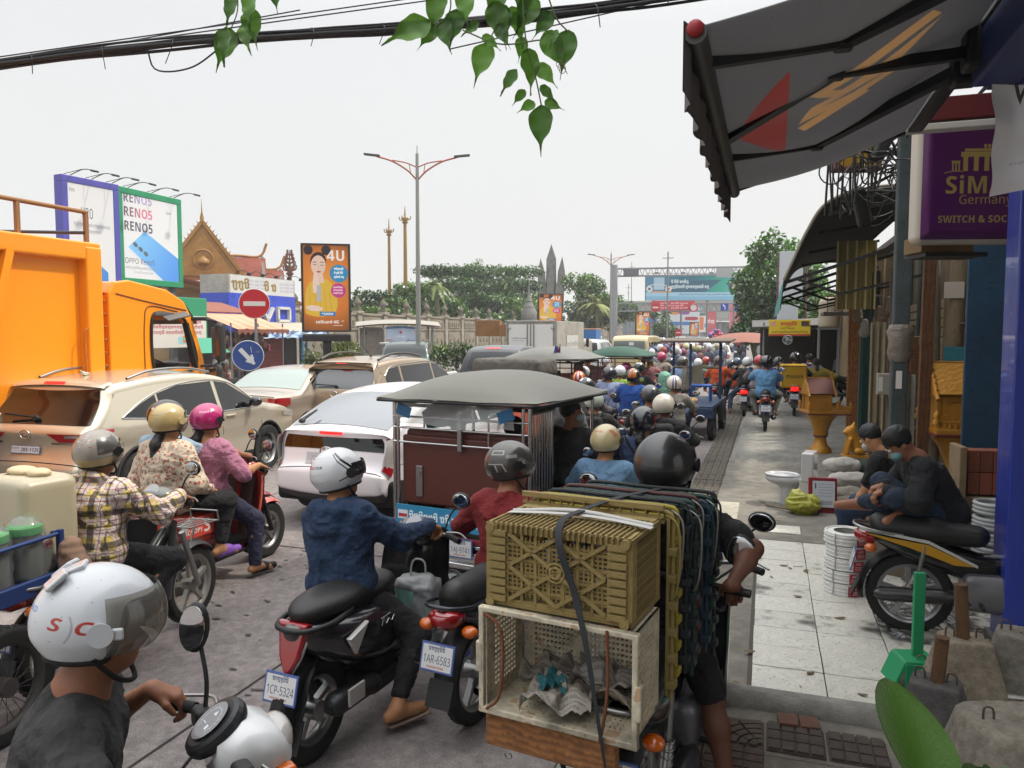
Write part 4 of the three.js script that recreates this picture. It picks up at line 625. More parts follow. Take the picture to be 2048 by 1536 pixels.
{
const d=92,a=at(1290,601,d),b=at(1490,601,d),w=a.distanceTo(b),h=(602-553)/ FOC*d,t=thing('hoarding','wide blue and teal advertising hoarding over the far road','billboard',[(a.x+b.x)/ 2,a.y,(a.z+b.z)/ 2],YAW);
const MAP=TEX(1024,256,(g,W,Hh)=>{const q=g.createLinearGradient(0,0,W,120);q.addColorStop(0,'#4a86a8');q.addColorStop(.45,'#1f6a80');q.addColorStop(.75,'#27a08c');q.addColorStop(1,'#7fb3d0');g.fillStyle=q;g.fillRect(0,0,W,Hh);g.fillStyle='#2a5c74';g.beginPath();g.moveTo(240,60);g.lineTo(780,40);g.lineTo(610,170);g.lineTo(240,170);g.fill();g.fillStyle='#9cc6dc';g.fillRect(0,172,W,84);g.fillStyle='#7fb2cf';g.fillRect(0,215,W,41);khmer(g,260,40,44,190,'#dfe9ec',51,.14);khmer(g,260,92,44,390,'#dfe9ec',52,.14);khmer(g,340,186,20,620,'#53758a',53,.12);g.fillStyle='#a8c6da';g.fillRect(80,16,110,130);g.strokeStyle='#dcd2c8';g.lineWidth=9;g.beginPath();g.moveTo(20,110);g.quadraticCurveTo(140,60,260,130);g.stroke();for(const x of[36,232]){g.fillStyle='#e0dcd8';g.beginPath();g.arc(x,138,32,0,7);g.fill();g.fillStyle=x<99?'#3a5868':'#a05a52';g.beginPath();g.arc(x,138,15,0,7);g.fill();}g.fillStyle='#c98a5a';g.fillRect(60,160,200,16);g.fillStyle='#2f3a4c';g.beginPath();g.ellipse(888,40,22,26,0,0,7);g.fill();g.fillStyle='#d8c2b8';g.beginPath();g.moveTo(860,60);g.lineTo(910,60);g.lineTo(920,160);g.lineTo(880,160);g.fill();g.fillStyle='#2f4a70';g.fillRect(850,80,36,60);g.fillRect(940,90,30,70);});
mk('board',[rb(w,h,.4,.03,0,h/2,0)],mat('#5d7686'),t);mk('print',[tf(new THREE.PlaneGeometry(w*.99,h*.98),0,h/2,.21)],mat('#ffffff',{map:MAP,r:.5}),t);
mk('frame',[-.4,-.13,.13,.4].map((k)=>bar([w*k,-a.y+.0,-.4],[w*k,h,-.4],.12)).concat([bar([-w/2,h+.25,.6],[w/2,h+.25,.6],.04)]),GREYM,t);
mk('floodlight',[-.4,-.14,.14,.4].map((k)=>[bar([w*k,h,0],[w*k,h+.25,.8],.04),rb(.5,.18,.3,.03,w*k,h+.25,.9)]),mat('#55585c'),t);
}
{
const t=thing('mall_building','long pale grey mall with glass bands at the street end','building',[0,0,0]),d=185,c=(px)=>at(px,665,d),q=c(1390);t.position.set(q.x,0,q.z);t.rotation.y=YAW;const W=330/FOC*d;
const m=plaster('#a8aaac',.1),gl=mat('#7d929c',{r:.2});
mk('wall',[boxUV(bx(W,4.4,14,0,7.4,-6)),boxUV(bx(W*.8,4.8,8,4,2.4,-10)),bx(W*.5,2,8,6,10.6,-6)],m,t);
mk('ledge',[bx(W,.5,1.2,0,5.1,1.3),bx(W,.4,1.0,0,9.5,1.2)],plaster('#bdbdbb',.1),t);
for(let i=0;i<14;i++)mk('window',[rb(1.9,2.6,.12,.03,-W*.36+i*2.4,3,-5.9)],gl,t);for(let i=0;i<16;i++)mk('column',[rb(.4,4.8,.4,.05,-W*.45+i*2.4,2.4,.6)],m,t);for(let i=0;i<12;i++)mk('facade_panel',[rb(2.7,3.6,.1,.03,-W*.42+i*2.9,7.3,1.05)],i%3?plaster('#b4b6b8',.1):gl,t);
const ban=(l,px,py,w,h,dr,dd=150)=>{const b=thing('wall_banner',l,'banner',at(px,py,dd),YAW,'printed banners at the street end');mk('cloth',[rb(w,h,.08,.02,0,0,0)],mat('#c9c9c9'),b);mk('print',[tf(new THREE.PlaneGeometry(w,h),0,0,.045)],mat('#ffffff',{map:TEX(128,128,dr),r:.6}),b);mk('pole',[bar([0,0,-.1],[0,-at(px,py,dd).y,-.1],.1)],GREYM,b);};
ban('white banner with rows of coloured pill shapes under gantry',1356,641,5.9,3.6,(g)=>{g.fillStyle='#cdd1d4';g.fillRect(0,0,128,128);const pill=(x,y,w,k)=>{g.fillStyle=k;g.beginPath();g.roundRect(x,y,w,17,8);g.fill();};pill(38,18,30,'#c98a4a');pill(66,18,32,'#8a4a9c');pill(10,46,30,'#4a9a6c');pill(84,46,40,'#b03a4a');pill(38,70,62,'#3f74b8');khmer(g,40,100,14,50,'#888',3);},105);
ban('pink red banner with white square on the mall wall',1477,640,3.6,6.4,(g)=>{g.fillStyle='#c4586a';g.fillRect(0,0,128,128);g.fillStyle='#d0cfd2';g.fillRect(44,74,44,54);khmer(g,40,20,16,60,'#eed',6);});
ban('small red vertical banner on grey post',1422,646,1.6,3.6,(g)=>{g.fillStyle='#b8525c';g.fillRect(0,0,128,128);khmer(g,20,40,30,90,'#eee',8);},120);
ban('small orange and white banner left of mall',1406,648,2.4,3,(g)=>{g.fillStyle='#cfcac4';g.fillRect(0,0,128,128);g.fillStyle='#c96a3a';g.fillRect(10,10,60,100);g.fillStyle='#3f8fc0';g.fillRect(76,60,40,30);},140);
const b2=thing('roadside_building','low grey building with blue shopfront left of the mall','building',bk(1300,150).setY(0),YAW);mk('wall',[boxUV(bx(21,5.6,8,0,2.8,-4))],plaster('#8f949a',.2),b2);mk('roof',[bx(21.6,.3,8.6,0,5.75,-4)],plaster('#77797c'),b2);for(let i=0;i<7;i++)mk('window',[rb(2,2.2,.1,.02,-8.6+i*2.9,3.2,.03)],i>3?mat('#2c4f8c'):mat('#5d6f7a',{r:.25}),b2);mk('sign_band',[rb(9,1.2,.2,.02,4,4.7,.1)],mat('#3d5f94'),b2);
for(const[px,h,l]of[[1262,15,'thin lattice mast above the far trees'],[1256,11,'thin lamp pole beside the lattice mast'],[1334,9.5,'slim pole before the coloured pill banner'],[1418,8,'grey pole beside the red vertical banner']]){const p=bk(px,px===1334?70:140),o=thing('slim_pole',l,'pole',[p.x,0,p.z]);mk('shaft',[cy(.06,.1,h,8,0,h/2,0)],GREYM,o);mk('crosspiece',[bar([-.5,h*.94,0],[.5,h*.94,0],.04),bar([-.3,h*.85,0],[.3,h*.85,0],.04)],GREYM,o);}
}
// market stalls and canopies across the road
{
const x=-20.2,z0=atX(392,x),z1=atX(500,x),w=Math.abs(z1-z0),t=thing('market_stall','market stall with orange awning and rows of hanging goods','stall',[x,0,(z0+z1)/ 2],Math.PI/2);SEED=66;
mk('roof',Array.from({length:22},(_,i)=>rb(w/22,.04,1.6,.015,(i+.5-11)*w/22,3.15,-.6,.28)),mat('#a0604e',{r:.75,map:rep(PLAST,.8)}),t);
mk('awning',[sheet((u,v)=>V((u-.5)*w,2.88-v*.62-.03*Math.sin(u*28)*v,.1+v*1.8),46,8,.012)],mat('#c98a66',{r:.8,transmission:.2}),t);mk('awning_fringe',[sheet((u,v)=>V((u-.5)*w,2.27-v*(.16+.05*Math.sin(u*60)),1.9),80,2,.01)],mat('#7a4a3a'),t);
mk('back_wall',[bx(w,2.8,.1,0,1.4,-1.2)],mat('#2e2624'),t);for(const k of[-.5,0,.5])mk('post',bar([w*k,0,1.6],[w*k,2.5,1.6],.035),GREYM,t);
for(let i=0;i<90;i++)mk('hanging_bag',[rb(rr(.1,.24),rr(.16,.32),.1,.04,rr(-.48,.48)*w,rr(.5,2.2),rr(.4,1.4),0,rr(-.4,.4),rr(-.3,.3))],mat(pick(['#5c2d33','#8a3a4c','#2c2c34','#7d6a5c','#a08c7c','#43343c','#6a2028','#36404c']),{r:.7}),t);
const zg=atX(398,-18.6),gc=thing('green_canopy','small green cloth canopy by the truck front','canopy',[-18.6,0,zg],Math.PI/2);mk('cloth',[sheet((u,v)=>V((u-.5)*1.5,1.95-v*.5,v*.7),14,6,.01)],mat('#3c8a70',{r:.8}),gc);mk('post',[bar([-.6,0,.5],[-.6,1.8,.5],.03),bar([.6,0,.5],[.6,1.8,.5],.03)],GREYM,gc);
const q=bk(795,44),g=thing('pavilion','grey tin pavilion with blue printed cloth beneath','pavilion',[q.x,0,q.z],YAW+.2);mk('roof',[sheet((u,v)=>V((u-.5)*4.7,2.85-Math.abs(v-.5)*.5 -(u-.5)**2*.6,(v-.5)*3),12,8,.05)],mat('#8f8980',{r:.7}),g);for(const s of[-1.9,1.9])for(const z of[-1.2,1.2])mk('post',bar([s,0,z],[s,2.6,z],.06),GREYM,g);mk('side_wall',[bx(1.3,2.4,.1,-1.5,1.2,.9)],plaster('#98918a',.5),g);
mk('printed_cloth',[flipV(sheet((u,v)=>V((u-.5)*1.65+.1,2.45-v*1.12+.06*Math.sin(u*3.14),1.25+.04*Math.sin(u*13)),20,8,.01))],mat('#ffffff',{map:TEX(256,160,(k,a,b)=>{k.fillStyle='#a9b8cc';k.fillRect(0,0,a,b);k.fillStyle='#54749c';k.fillRect(0,0,a,18);k.fillStyle='#b04a50';k.fillRect(120,40,22,22);for(let i=0;i<9;i++){k.fillRect(6+(i%3)*20,100+(i%2)*20,14,12);k.fillStyle=i%2?'#b04a50':'#6a5a7c';}khmer(k,180,100,26,70,'#444a70',8);khmer(k,90,74,18,80,'#ddd',4);}),r:.8,side:THREE.DoubleSide}),g);
}
// -- VEHICLES
const paint=(c,m=.0,r=.3)=>mat(c,{r,m,clearcoat:.8,clearcoatRoughness:.06});
const TINT=mat('#07090b',{r:.06,clearcoat:.5}),REDL=mat('#8f0c14',{r:.12,clearcoat:1}),CLEARL=mat('#a9a6a2',{r:.12,clearcoat:1}),AMB=mat('#c05a10',{r:.2,clearcoat:.8});
const REDGLOW=mat('#c01018',{r:.3,emissive:'#ff1a1a',emissiveIntensity:1.6,key:1});
const GLASS=mat('#ffffff',{r:.03,transmission:1,ior:1.45,thickness:0,transparent:true});
const plateTex=(top,mid,bot,wide)=>TEX(wide?512:320,wide?128:220,(g,w,h)=>{g.fillStyle='#c9c9c7';g.fillRect(0,0,w,h);g.strokeStyle='#2c4a8c';g.lineWidth=8;g.strokeRect(5,5,w-10,h-10);g.fillStyle='#27305a';if(wide){khmer(g,26,26,40,130,'#8a4a52',5,.1);g.fillRect(24,84,140,4);g.font='bold 84px sans-serif';g.fillText(mid,178,96,316);}else{khmer(g,70,12,52,170,'#27305a',5,.12);g.font='92px sans-serif';g.fillText(mid,20,158,280);g.fillStyle='#a03a34';g.font=sansB(26);g.fillText('PHNOM PENH',64,198,190);}});
const WHEELS=new Map();
function wheelGeo(r,w,kind){
const k=[r,w,kind].join();if(WHEELS.has(k))return WHEELS.get(k);
const ty=[],ri=[],h=w/2;const rr0=kind==='car'?r*.66:r-w*.95;
ty.push(lathe([[rr0,-h*.8],[r*.9,-h],[r*.975,-h*.8],[r,-h*.35],[r,h*.35],[r*.975,h*.8],[r*.9,h],[rr0,h*.8]],40,0,0,0,0,0,Math.PI/2));
const nT=kind==='car'?40:46;for(let i=0;i<nT;i++){const a=i/nT*6.283;for(const s of[-1,1])ty.push(bx(h*.42,.004,r*.06,0,0,0).applyMatrix4(new THREE.Matrix4().makeTranslation(s*h*.42,r-.001,0)).applyMatrix4(new THREE.Matrix4().makeRotationX(a+s*.05)));}
ri.push(lathe([[rr0+.004,-h*.82],[rr0-.02,-h*.6],[rr0-.03,0],[rr0-.02,h*.6],[rr0+.004,h*.82]],40,0,0,0,0,0,Math.PI/2),cy(.05,.05,w*(kind==='car'?.6:1.3),14,0,0,0,0,0,Math.PI/2));
const ns=kind==='car'?10:kind==='wire'?28:5;
for(let i=0;i<ns;i++){const a=i/ns*6.283;if(kind==='wire')ri.push(bar([(i%2-.5)*w*.7,Math.cos(a)*.04,Math.sin(a)*.04],[0,Math.cos(a+.3)*rr0*.99,Math.sin(a+.3)*rr0*.99],.0022,4));else ri.push(sqbar([0,Math.cos(a)*.03,Math.sin(a)*.03],[0,Math.cos(a+.08)*rr0*.96,Math.sin(a+.08)*rr0*.96],kind==='car'?.05:.035,.03));}
if(kind==='car')ri.push(cy(rr0*.9,rr0*.9,.02,24,0,0,0,0,0,Math.PI/2));
const out=[merge(ty),merge(ri)];WHEELS.set(k,out);return out;
}
function wheel(p,x,y,z,r,w,kind='cast',rim=STEEL,turn=0){const[a,b]=wheelGeo(r,w,kind);const t=mk('wheel',a,RUB,p);t.position.set(x,y,z);t.rotation.y=turn;mk('rim',b,rim,t);return t;}
// -- cars: a crowned ribbon over the side profile, plus side walls with wheel arches
function carShape(P){
const cu=new THREE.CatmullRomCurve3(P.prof.map((p)=>V(0,p[1],-p[0])),false,'centripetal'),N=130,pts=cu.getSpacedPoints(N),L=P.L,{W,belt,H}=P,r=P.r??.09,cr=P.crown??.03;
const w=(s,y)=>{const e=Math.abs(2*s/L-1);return W*(1 -(P.ta??.16)*Math.pow(e,P.tp??4))*(y>belt?1 -(P.tum??.2)*(y-belt)/(H-belt):1 -(P.low??.05)*Math.pow((belt-y)/ belt,2))- .012*Math.exp(-Math.pow((y-belt*.78)/ .08,2));};
const nor=pts.map((p,i)=>{const a=pts[Math.max(0,i-1)],b=pts[Math.min(N,i+1)],t=b.clone().sub(a).normalize();return V(0,-t.z,t.y);});
nor.forEach((n,i)=>{if(n.y<-.2&&pts[i].y>.6||false)n.negate();});
const rib=(f,x,off=0,beyond)=>{
const i=clamp(Math.floor(f),0,N-1),k=f-i,p=pts[i].clone().lerp(pts[i+1],k),n=nor[i].clone().lerp(nor[i+1],k).normalize();
const e=p.clone().addScaledVector(n,-(cr+r)),ww=w(-e.z,e.y),a=Math.abs(x),s=Math.sign(x);let X,d,lat=0,up=1;
if(a<=1){X=a*(ww-r);d=cr*a*a;lat=a*.06;}else{const q=(a-1)*Math.PI/2;X=ww-r+r*Math.sin(q);d=cr+r*(1-Math.cos(q));lat=Math.sin(q);up=Math.cos(q);}
return p.addScaledVector(n,-d+off*up).setX(s*(X+off*lat));
};
const xs=[-2,-1.75,-1.5,-1.25,-1,-.8,-.6,-.4,-.2,0,.2,.4,.6,.8,1,1.25,1.5,1.75,2];
const ribbon=sheet((u,v)=>rib(v*N,xs[Math.round(u*(xs.length-1))]),xs.length-1,N);
const edge=pts.map((p,i)=>p.clone().addScaledVector(nor[i],-(cr+r)));
const cross=(s)=>{const ys=[];for(let i=0;i<N;i++){const a=-edge[i].z,b=-edge[i+1].z;if((a-s)*(b-s)<=0&&a!==b)ys.push(lerp(edge[i].y,edge[i+1].y,(s-a)/(b-a)));}return ys;};
const sMin=Math.min(...edge.map((p)=>-p.z))+.002,sMax=Math.max(...edge.map((p)=>-p.z))- .002,s0=-edge[0].z,s1=-edge[N].z;
const cols=90,rows=16,side=(sg)=>sheet((u,v)=>{
const q=.5-.5*Math.cos(u*Math.PI),s=lerp(sMin,sMax,lerp(u,q,.5)),ys=cross(s),top=ys.length?Math.max(...ys):edge[0].y;let bot=s>s0&&s<s1?P.sill:ys.length?Math.min(...ys):P.sill;
for(const ws of P.wheels){const dd=P.arch*P.arch -(s-ws)*(s-ws);if(dd>0)bot=Math.max(bot,P.wr+Math.sqrt(dd));}
bot=Math.min(bot,top);const y=lerp(bot,top,v);return V(sg*w(s,y),y,-s);
},cols,rows);
const sp2=(s,y,off,sg)=>V(sg*(w(s,y)+off),y,-s),li=(pl,s)=>{for(let i=0;i<pl.length-1;i++)if(s<=pl[i+1][0]||i===pl.length-2)return lerp(pl[i][1],pl[i+1][1],clamp((s-pl[i][0])/(pl[i+1][0]- pl[i][0]),0,1));};
const sidePatch=(lo,up,sg,off=.005)=>sheet((u,v)=>{const s=lerp(lo[0][0],lo[lo.length-1][0],u);return sp2(s,lerp(li(lo,s),li(up,s),v),off,sg);},26,5);
const sideLine=(pl,sg,rad=.004,off=.001)=>tube(pl.map((p)=>sp2(p[0],p[1],off,sg)),rad,30,5);
const ix=(s,y)=>{let b=0,bd=9;pts.forEach((p,i)=>{const d=Math.hypot(-p.z-s,p.y-y);if(d<bd){bd=d;b=i;}});return b;};
const ribPatch=(f0,f1,xa,xb,off=.005,bulge=0)=>sheet((u,v)=>{const k=typeof xa==='function'?xa(v):xa,l=typeof xb==='function'?xb(v):xb;const cu2=bulge*(1 -(2*u-1)**2);return rib(lerp(f0,f1,v)+cu2,lerp(k,l,u),off);},18,12);
const ribLine=(f,xa,xb,rad=.004,off=.001)=>tube(Array.from({length:13},(_,i)=>rib(f,lerp(xa,xb,i/12),off)),rad,26,5);
return{ribbon,side,rib,sidePatch,sideLine,ribPatch,ribLine,ix,w,sp2,N};
}
function car(label,pos,turn,P,name='car',group){
const t=thing(name,label,P.cat??'car',pos,turn,group),S=carShape(P);
mk('body',[S.ribbon,S.side(1),S.side(-1)],P.paint,t);
mk('underbody',[rb(P.W*1.8,.3,P.L*.92,.06,0,P.sill+.12,-P.L/2),bx(P.W*1.6,P.belt-P.sill-.2,P.L*.8,0,(P.belt+P.sill)/ 2,-P.L/2)],mat('#0c0c0d',{r:.9}),t);
for(const s of P.wheels)for(const g of[-1,1])wheel(t,g*(P.W-.14),P.wr,-s,P.wr,.22,'car',P.rim??STEEL);
for(const s of P.wheels)for(const g of[-1,1]){const q=mk('wheel_arch',[to(P.arch-.005,.02,g*(S.w(s,P.wr+.1)- .012),P.wr,-s,0,Math.PI/2,0,30,6,Math.PI)],mat('#1a1a1a',{r:.8}),t);}
P.detail?.(t,S);
return t;
}
const RLIGHT=(t,g,lab)=>mk('brake_light',g,REDGLOW,t,lab);
// gold-silver crossover, right rear three-quarter
{
const P={L:4.63,W:.93,H:1.64,belt:1.0,sill:.3,wr:.36,arch:.42,wheels:[.93,3.6],ta:.2,tp:3.2,tum:.24,r:.1,crown:.045,paint:paint('#c8bfab',.6,.3),
prof:[[.16,.3],[.04,.46],[.02,.62],[.1,.74],[.13,.9],[.12,1.02],[.24,1.12],[.46,1.36],[.56,1.53],[.9,1.6],[1.5,1.645],[2.2,1.635],[2.8,1.52],[3.35,1.2],[3.6,1.1],[4.1,1.03],[4.48,.9],[4.62,.66],[4.58,.4],[4.45,.3]]};
P.detail=(t,S)=>{
const a=S.ix(.26,1.13),b=S.ix(.53,1.49);mk('rear_window',[S.ribPatch(a,b,(v)=>lerp(-1.25,-1.02,v),(v)=>lerp(1.25,1.02,v),.006,-1.2)],TINT,t);
const spo=mk('spoiler',[S.ribPatch(b,b+3.4,-1.3,1.3,.03),S.ribPatch(b,b+1.2,-1.28,1.28,.0)],P.paint,t);RLIGHT(t,[S.ribPatch(b+.2,b+.9,-.24,.24,.036)]);
const tl=(g)=>{const lo=[[.13,.86],[.3,.9],[.52,1.0]],up=[[.13,1.0],[.3,1.03],[.52,1.03]];return[S.sidePatch(lo,up,g,.012)];};
const i0=S.ix(.13,.9),i1=S.ix(.12,1.02);for(const g of[-1,1])mk('tail_lamp',[...tl(g),S.ribPatch(i0,i1,(v)=>g*lerp(.62,.42,v),g*2,.012)],REDL,t);for(const g of[-1,1])mk('lamp_trim',[S.ribPatch(i0-.5,i0-.1,g*.5,g*2,.016),S.ribPatch(i0+1.0,i0+1.7,g*.75,g*1.1,.02)],CHROME,t);
mk('number_plate',S.ribPatch(S.ix(.1,.74),S.ix(.13,.865),-.3,.3,.022),mat('#ffffff',{map:plateTex('','2BE-1125','',true),r:.4}),t);
mk('plate_trim',[S.ribPatch(S.ix(.13,.88),S.ix(.13,.9),-.62,.62,.025)],CHROME,t);
mk('badge',[to(.055,.008,0,0,0,0,0,0,24,6).applyMatrix4(new THREE.Matrix4().makeScale(1.2,.9,1)).translate(0,.985,-.1),sqbar([-.02,1.0,-.1],[-.03,.965,-.1],.01),sqbar([-.03,.965,-.1],[.035,.968,-.1],.01)],CHROME,t);
mk('seam',[S.ribLine(S.ix(.06,.7),-1.6,1.6,.006),...[-1,1].flatMap((g)=>[S.sideLine([[.13,.72],[.4,.7],[.52,.62]],g),S.sideLine([[1.5,.45],[1.42,.75],[1.3,1.0],[1.28,1.1]],g),S.sideLine([[2.42,.42],[2.46,.8],[2.44,1.06]],g),S.sideLine([[3.4,.42],[3.42,.8],[3.3,1.04]],g)])],mat('#1a1916'),t);
for(const g of[-1,1]){
mk('side_window',[S.sidePatch([[1.3,1.075],[2.38,1.05]],[[1.3,1.38],[1.7,1.46],[2.38,1.47]],g)],TINT,t);mk('side_window',[S.sidePatch([[2.46,1.05],[3.26,1.05]],[[2.46,1.465],[2.7,1.43],[3.26,1.12]],g)],TINT,t);mk('quarter_window',[S.sidePatch([[.7,1.13],[1.26,1.076]],[[.7,1.14],[1.0,1.28],[1.26,1.37]],g)],TINT,t);
mk('window_trim',[S.sideLine([[.68,1.13],[1.3,1.07],[2.4,1.045],[3.32,1.04]],g,.009,.008),S.sideLine([[.68,1.135],[1.0,1.3],[1.35,1.41],[1.8,1.48],[2.45,1.485],[2.8,1.41],[3.32,1.08]],g,.007,.008)],CHROME,t);
mk('mirror',[sdf([EL([g*1.03,1.13,-3.08],[.1,.075,.07]),C([g*.9,1.07,-3.1],[g*1.02,1.11,-3.1],.03)],{cell:.012,k:.03})],mat('#131313',{r:.15,clearcoat:1}),t);
mk('door_handle',[1.62,2.62].map((s)=>rb(.03,.03,.2,.012,g*(S.w(s,.96)+.012),.97,-s)),P.paint,t);
mk('roof_rail',[tube([[g*.66,1.585,-.95],[g*.67,1.66,-1.3],[g*.66,1.67,-2.0],[g*.62,1.59,-2.55]],.018,20,6)],STEEL,t);
mk('sill_trim',[S.sidePatch([[1.38,.31],[3.16,.31]],[[1.38,.4],[3.16,.4]],g,.012)],mat('#1a1a1a'),t);mk('headlamp',[S.sidePatch([[4.1,.82],[4.5,.76]],[[4.1,.93],[4.5,.86]],g,.01)],CLEARL,t);
}
mk('windscreen',[S.ribPatch(S.ix(2.85,1.5),S.ix(3.5,1.13),-1.0,1.0,.006)],TINT,t);mk('antenna',[sdf([C([0,1.63,-1.0],[0,1.68,-.92],.02,.008),EL([0,1.635,-1.0],[.03,.02,.07])],{cell:.008,k:.02})],P.paint,t);
mk('wiper',[sdf([C([.02,1.17,-.24],[-.42,1.2,-.235],.014),EL([.02,1.16,-.24],[.05,.04,.03])],{cell:.01,k:.02})],mat('#111111'),t);mk('bumper_trim',[S.ribPatch(.5,S.ix(.04,.46),-1.1,1.1,.01)],mat('#1d1c1a',{r:.8}),t);
};
const rc=at(110,885,8.1),turn=.06,off=V(-.8,0,-.1).applyAxisAngle(V(0,1,0),turn);
car('gold silver crossover with red arrow tail lamps beside orange truck',[rc.x+off.x,0,rc.z-off.z-.25],turn,P);
}
// white liftback
{
const P={L:4.45,W:.865,H:1.49,belt:.92,sill:.26,wr:.31,arch:.36,wheels:[.85,3.55],ta:.2,tp:2.6,tum:.26,r:.11,crown:.05,paint:paint('#e4e0e2',0,.3),
prof:[[.16,.26],[.03,.36],[.0,.52],[.02,.64],[.1,.7],[.14,.82],[.18,1.0],[.16,1.055],[.24,1.09],[.6,1.24],[1.1,1.4],[1.7,1.485],[2.2,1.48],[2.75,1.32],[3.4,.98],[4.0,.82],[4.36,.66],[4.45,.46],[4.3,.26]]};
P.detail=(t,S)=>{
const a=S.ix(.28,1.11),b=S.ix(1.2,1.42);mk('rear_window',[S.ribPatch(a,b,-1.06,1.06,.006)],mat('#6f747a',{r:.08,clearcoat:1}),t);mk('lower_window',[S.ribPatch(S.ix(.15,.86),S.ix(.178,.98),(v)=>lerp(-1.15,-1.05,v),(v)=>lerp(1.15,1.05,v),.006)],TINT,t);
RLIGHT(t,[S.ribPatch(S.ix(.165,1.04)- .2,S.ix(.165,1.04)+.45,-.25,.25,.012)]);
for(const g of[-1,1]){const q=mk('tail_lamp',[S.ribPatch(S.ix(.08,.69),S.ix(.17,.97),g*1.24,g*2,.012),S.sidePatch([[.15,.68],[.34,.78]],[[.15,.98],[.34,1.0]],g,.012)],CLEARL,t);mk('lamp_band',[S.ribPatch(S.ix(.16,.9),S.ix(.17,.99),g*1.3,g*2,.018),S.ribPatch(S.ix(.08,.69),S.ix(.11,.74),g*1.3,g*2,.018)],REDL,q);}
mk('plate_recess',[S.ribPatch(S.ix(.1,.7),S.ix(.13,.8),-.5,.5,.004)],mat('#b9b6b8',{r:.5}),t);mk('number_plate',S.ribPatch(S.ix(.1,.69),S.ix(.128,.79),-.36,.2,.016),mat('#ffffff',{map:plateTex('','2D-7780','',true),r:.4}),t);
mk('badge',[to(.06,.008,0,0,0,0,0,0,26,6).applyMatrix4(new THREE.Matrix4().makeScale(1.35,.9,1)).translate(0,.835,-.075),to(.03,.007,0,0,0,0,0,0,20,6).applyMatrix4(new THREE.Matrix4().makeScale(.8,1.5,1)).translate(0,.83,-.07),to(.03,.006,0,0,0,0,0,0,20,6).applyMatrix4(new THREE.Matrix4().makeScale(1.4,.6,1)).translate(0,.855,-.07)],CHROME,t);
mk('seam',[S.ribLine(S.ix(.06,.665),-1.5,1.5,.006),...[-1,1].flatMap((g)=>[S.sideLine([[.2,.66],[.5,.68],[.52,.6]],g),S.sideLine([[1.3,.36],[1.3,.7],[1.16,.98]],g),S.sideLine([[2.3,.34],[2.32,.95]],g)])],mat('#4d4a4c'),t);
for(const g of[-1,1]){mk('side_window',[S.sidePatch([[.95,1.03],[2.26,.97]],[[.95,1.22],[1.4,1.34],[2.26,1.36]],g)],TINT,t);mk('side_window',[S.sidePatch([[2.34,.97],[3.2,.96]],[[2.34,1.36],[2.6,1.3],[3.2,1.0]],g)],TINT,t);mk('mirror',[sdf([EL([g*.95,1.02,-3.0],[.09,.065,.06]),C([g*.82,.98,-3],[g*.94,1,-3],.03)],{cell:.012,k:.03})],P.paint,t);}
mk('windscreen',[S.ribPatch(S.ix(2.35,1.44),S.ix(3.25,1.05),-1,1,.006)],TINT,t);
mk('wiper',[sdf([C([-.46,1.15,-.26],[-.4,1.25,-.46],.02,.012),EL([-.46,1.14,-.26],[.04,.03,.04])],{cell:.01,k:.02})],mat('#2a2a2a'),t);mk('lettering',[S.ribPatch(S.ix(.12,.76),S.ix(.122,.775),-.94,-.72,.008)],mat('#3c3c40'),t);mk('bumper_lip',[S.ribPatch(.3,4,-1.6,1.6,.01)],mat('#3a383a',{r:.8}),t);
};
const p=gnd(652,1054);car('white liftback car with brake strip lit, left of the tuk-tuk',[p.x,0,p.z+.05],-.06,P);
}
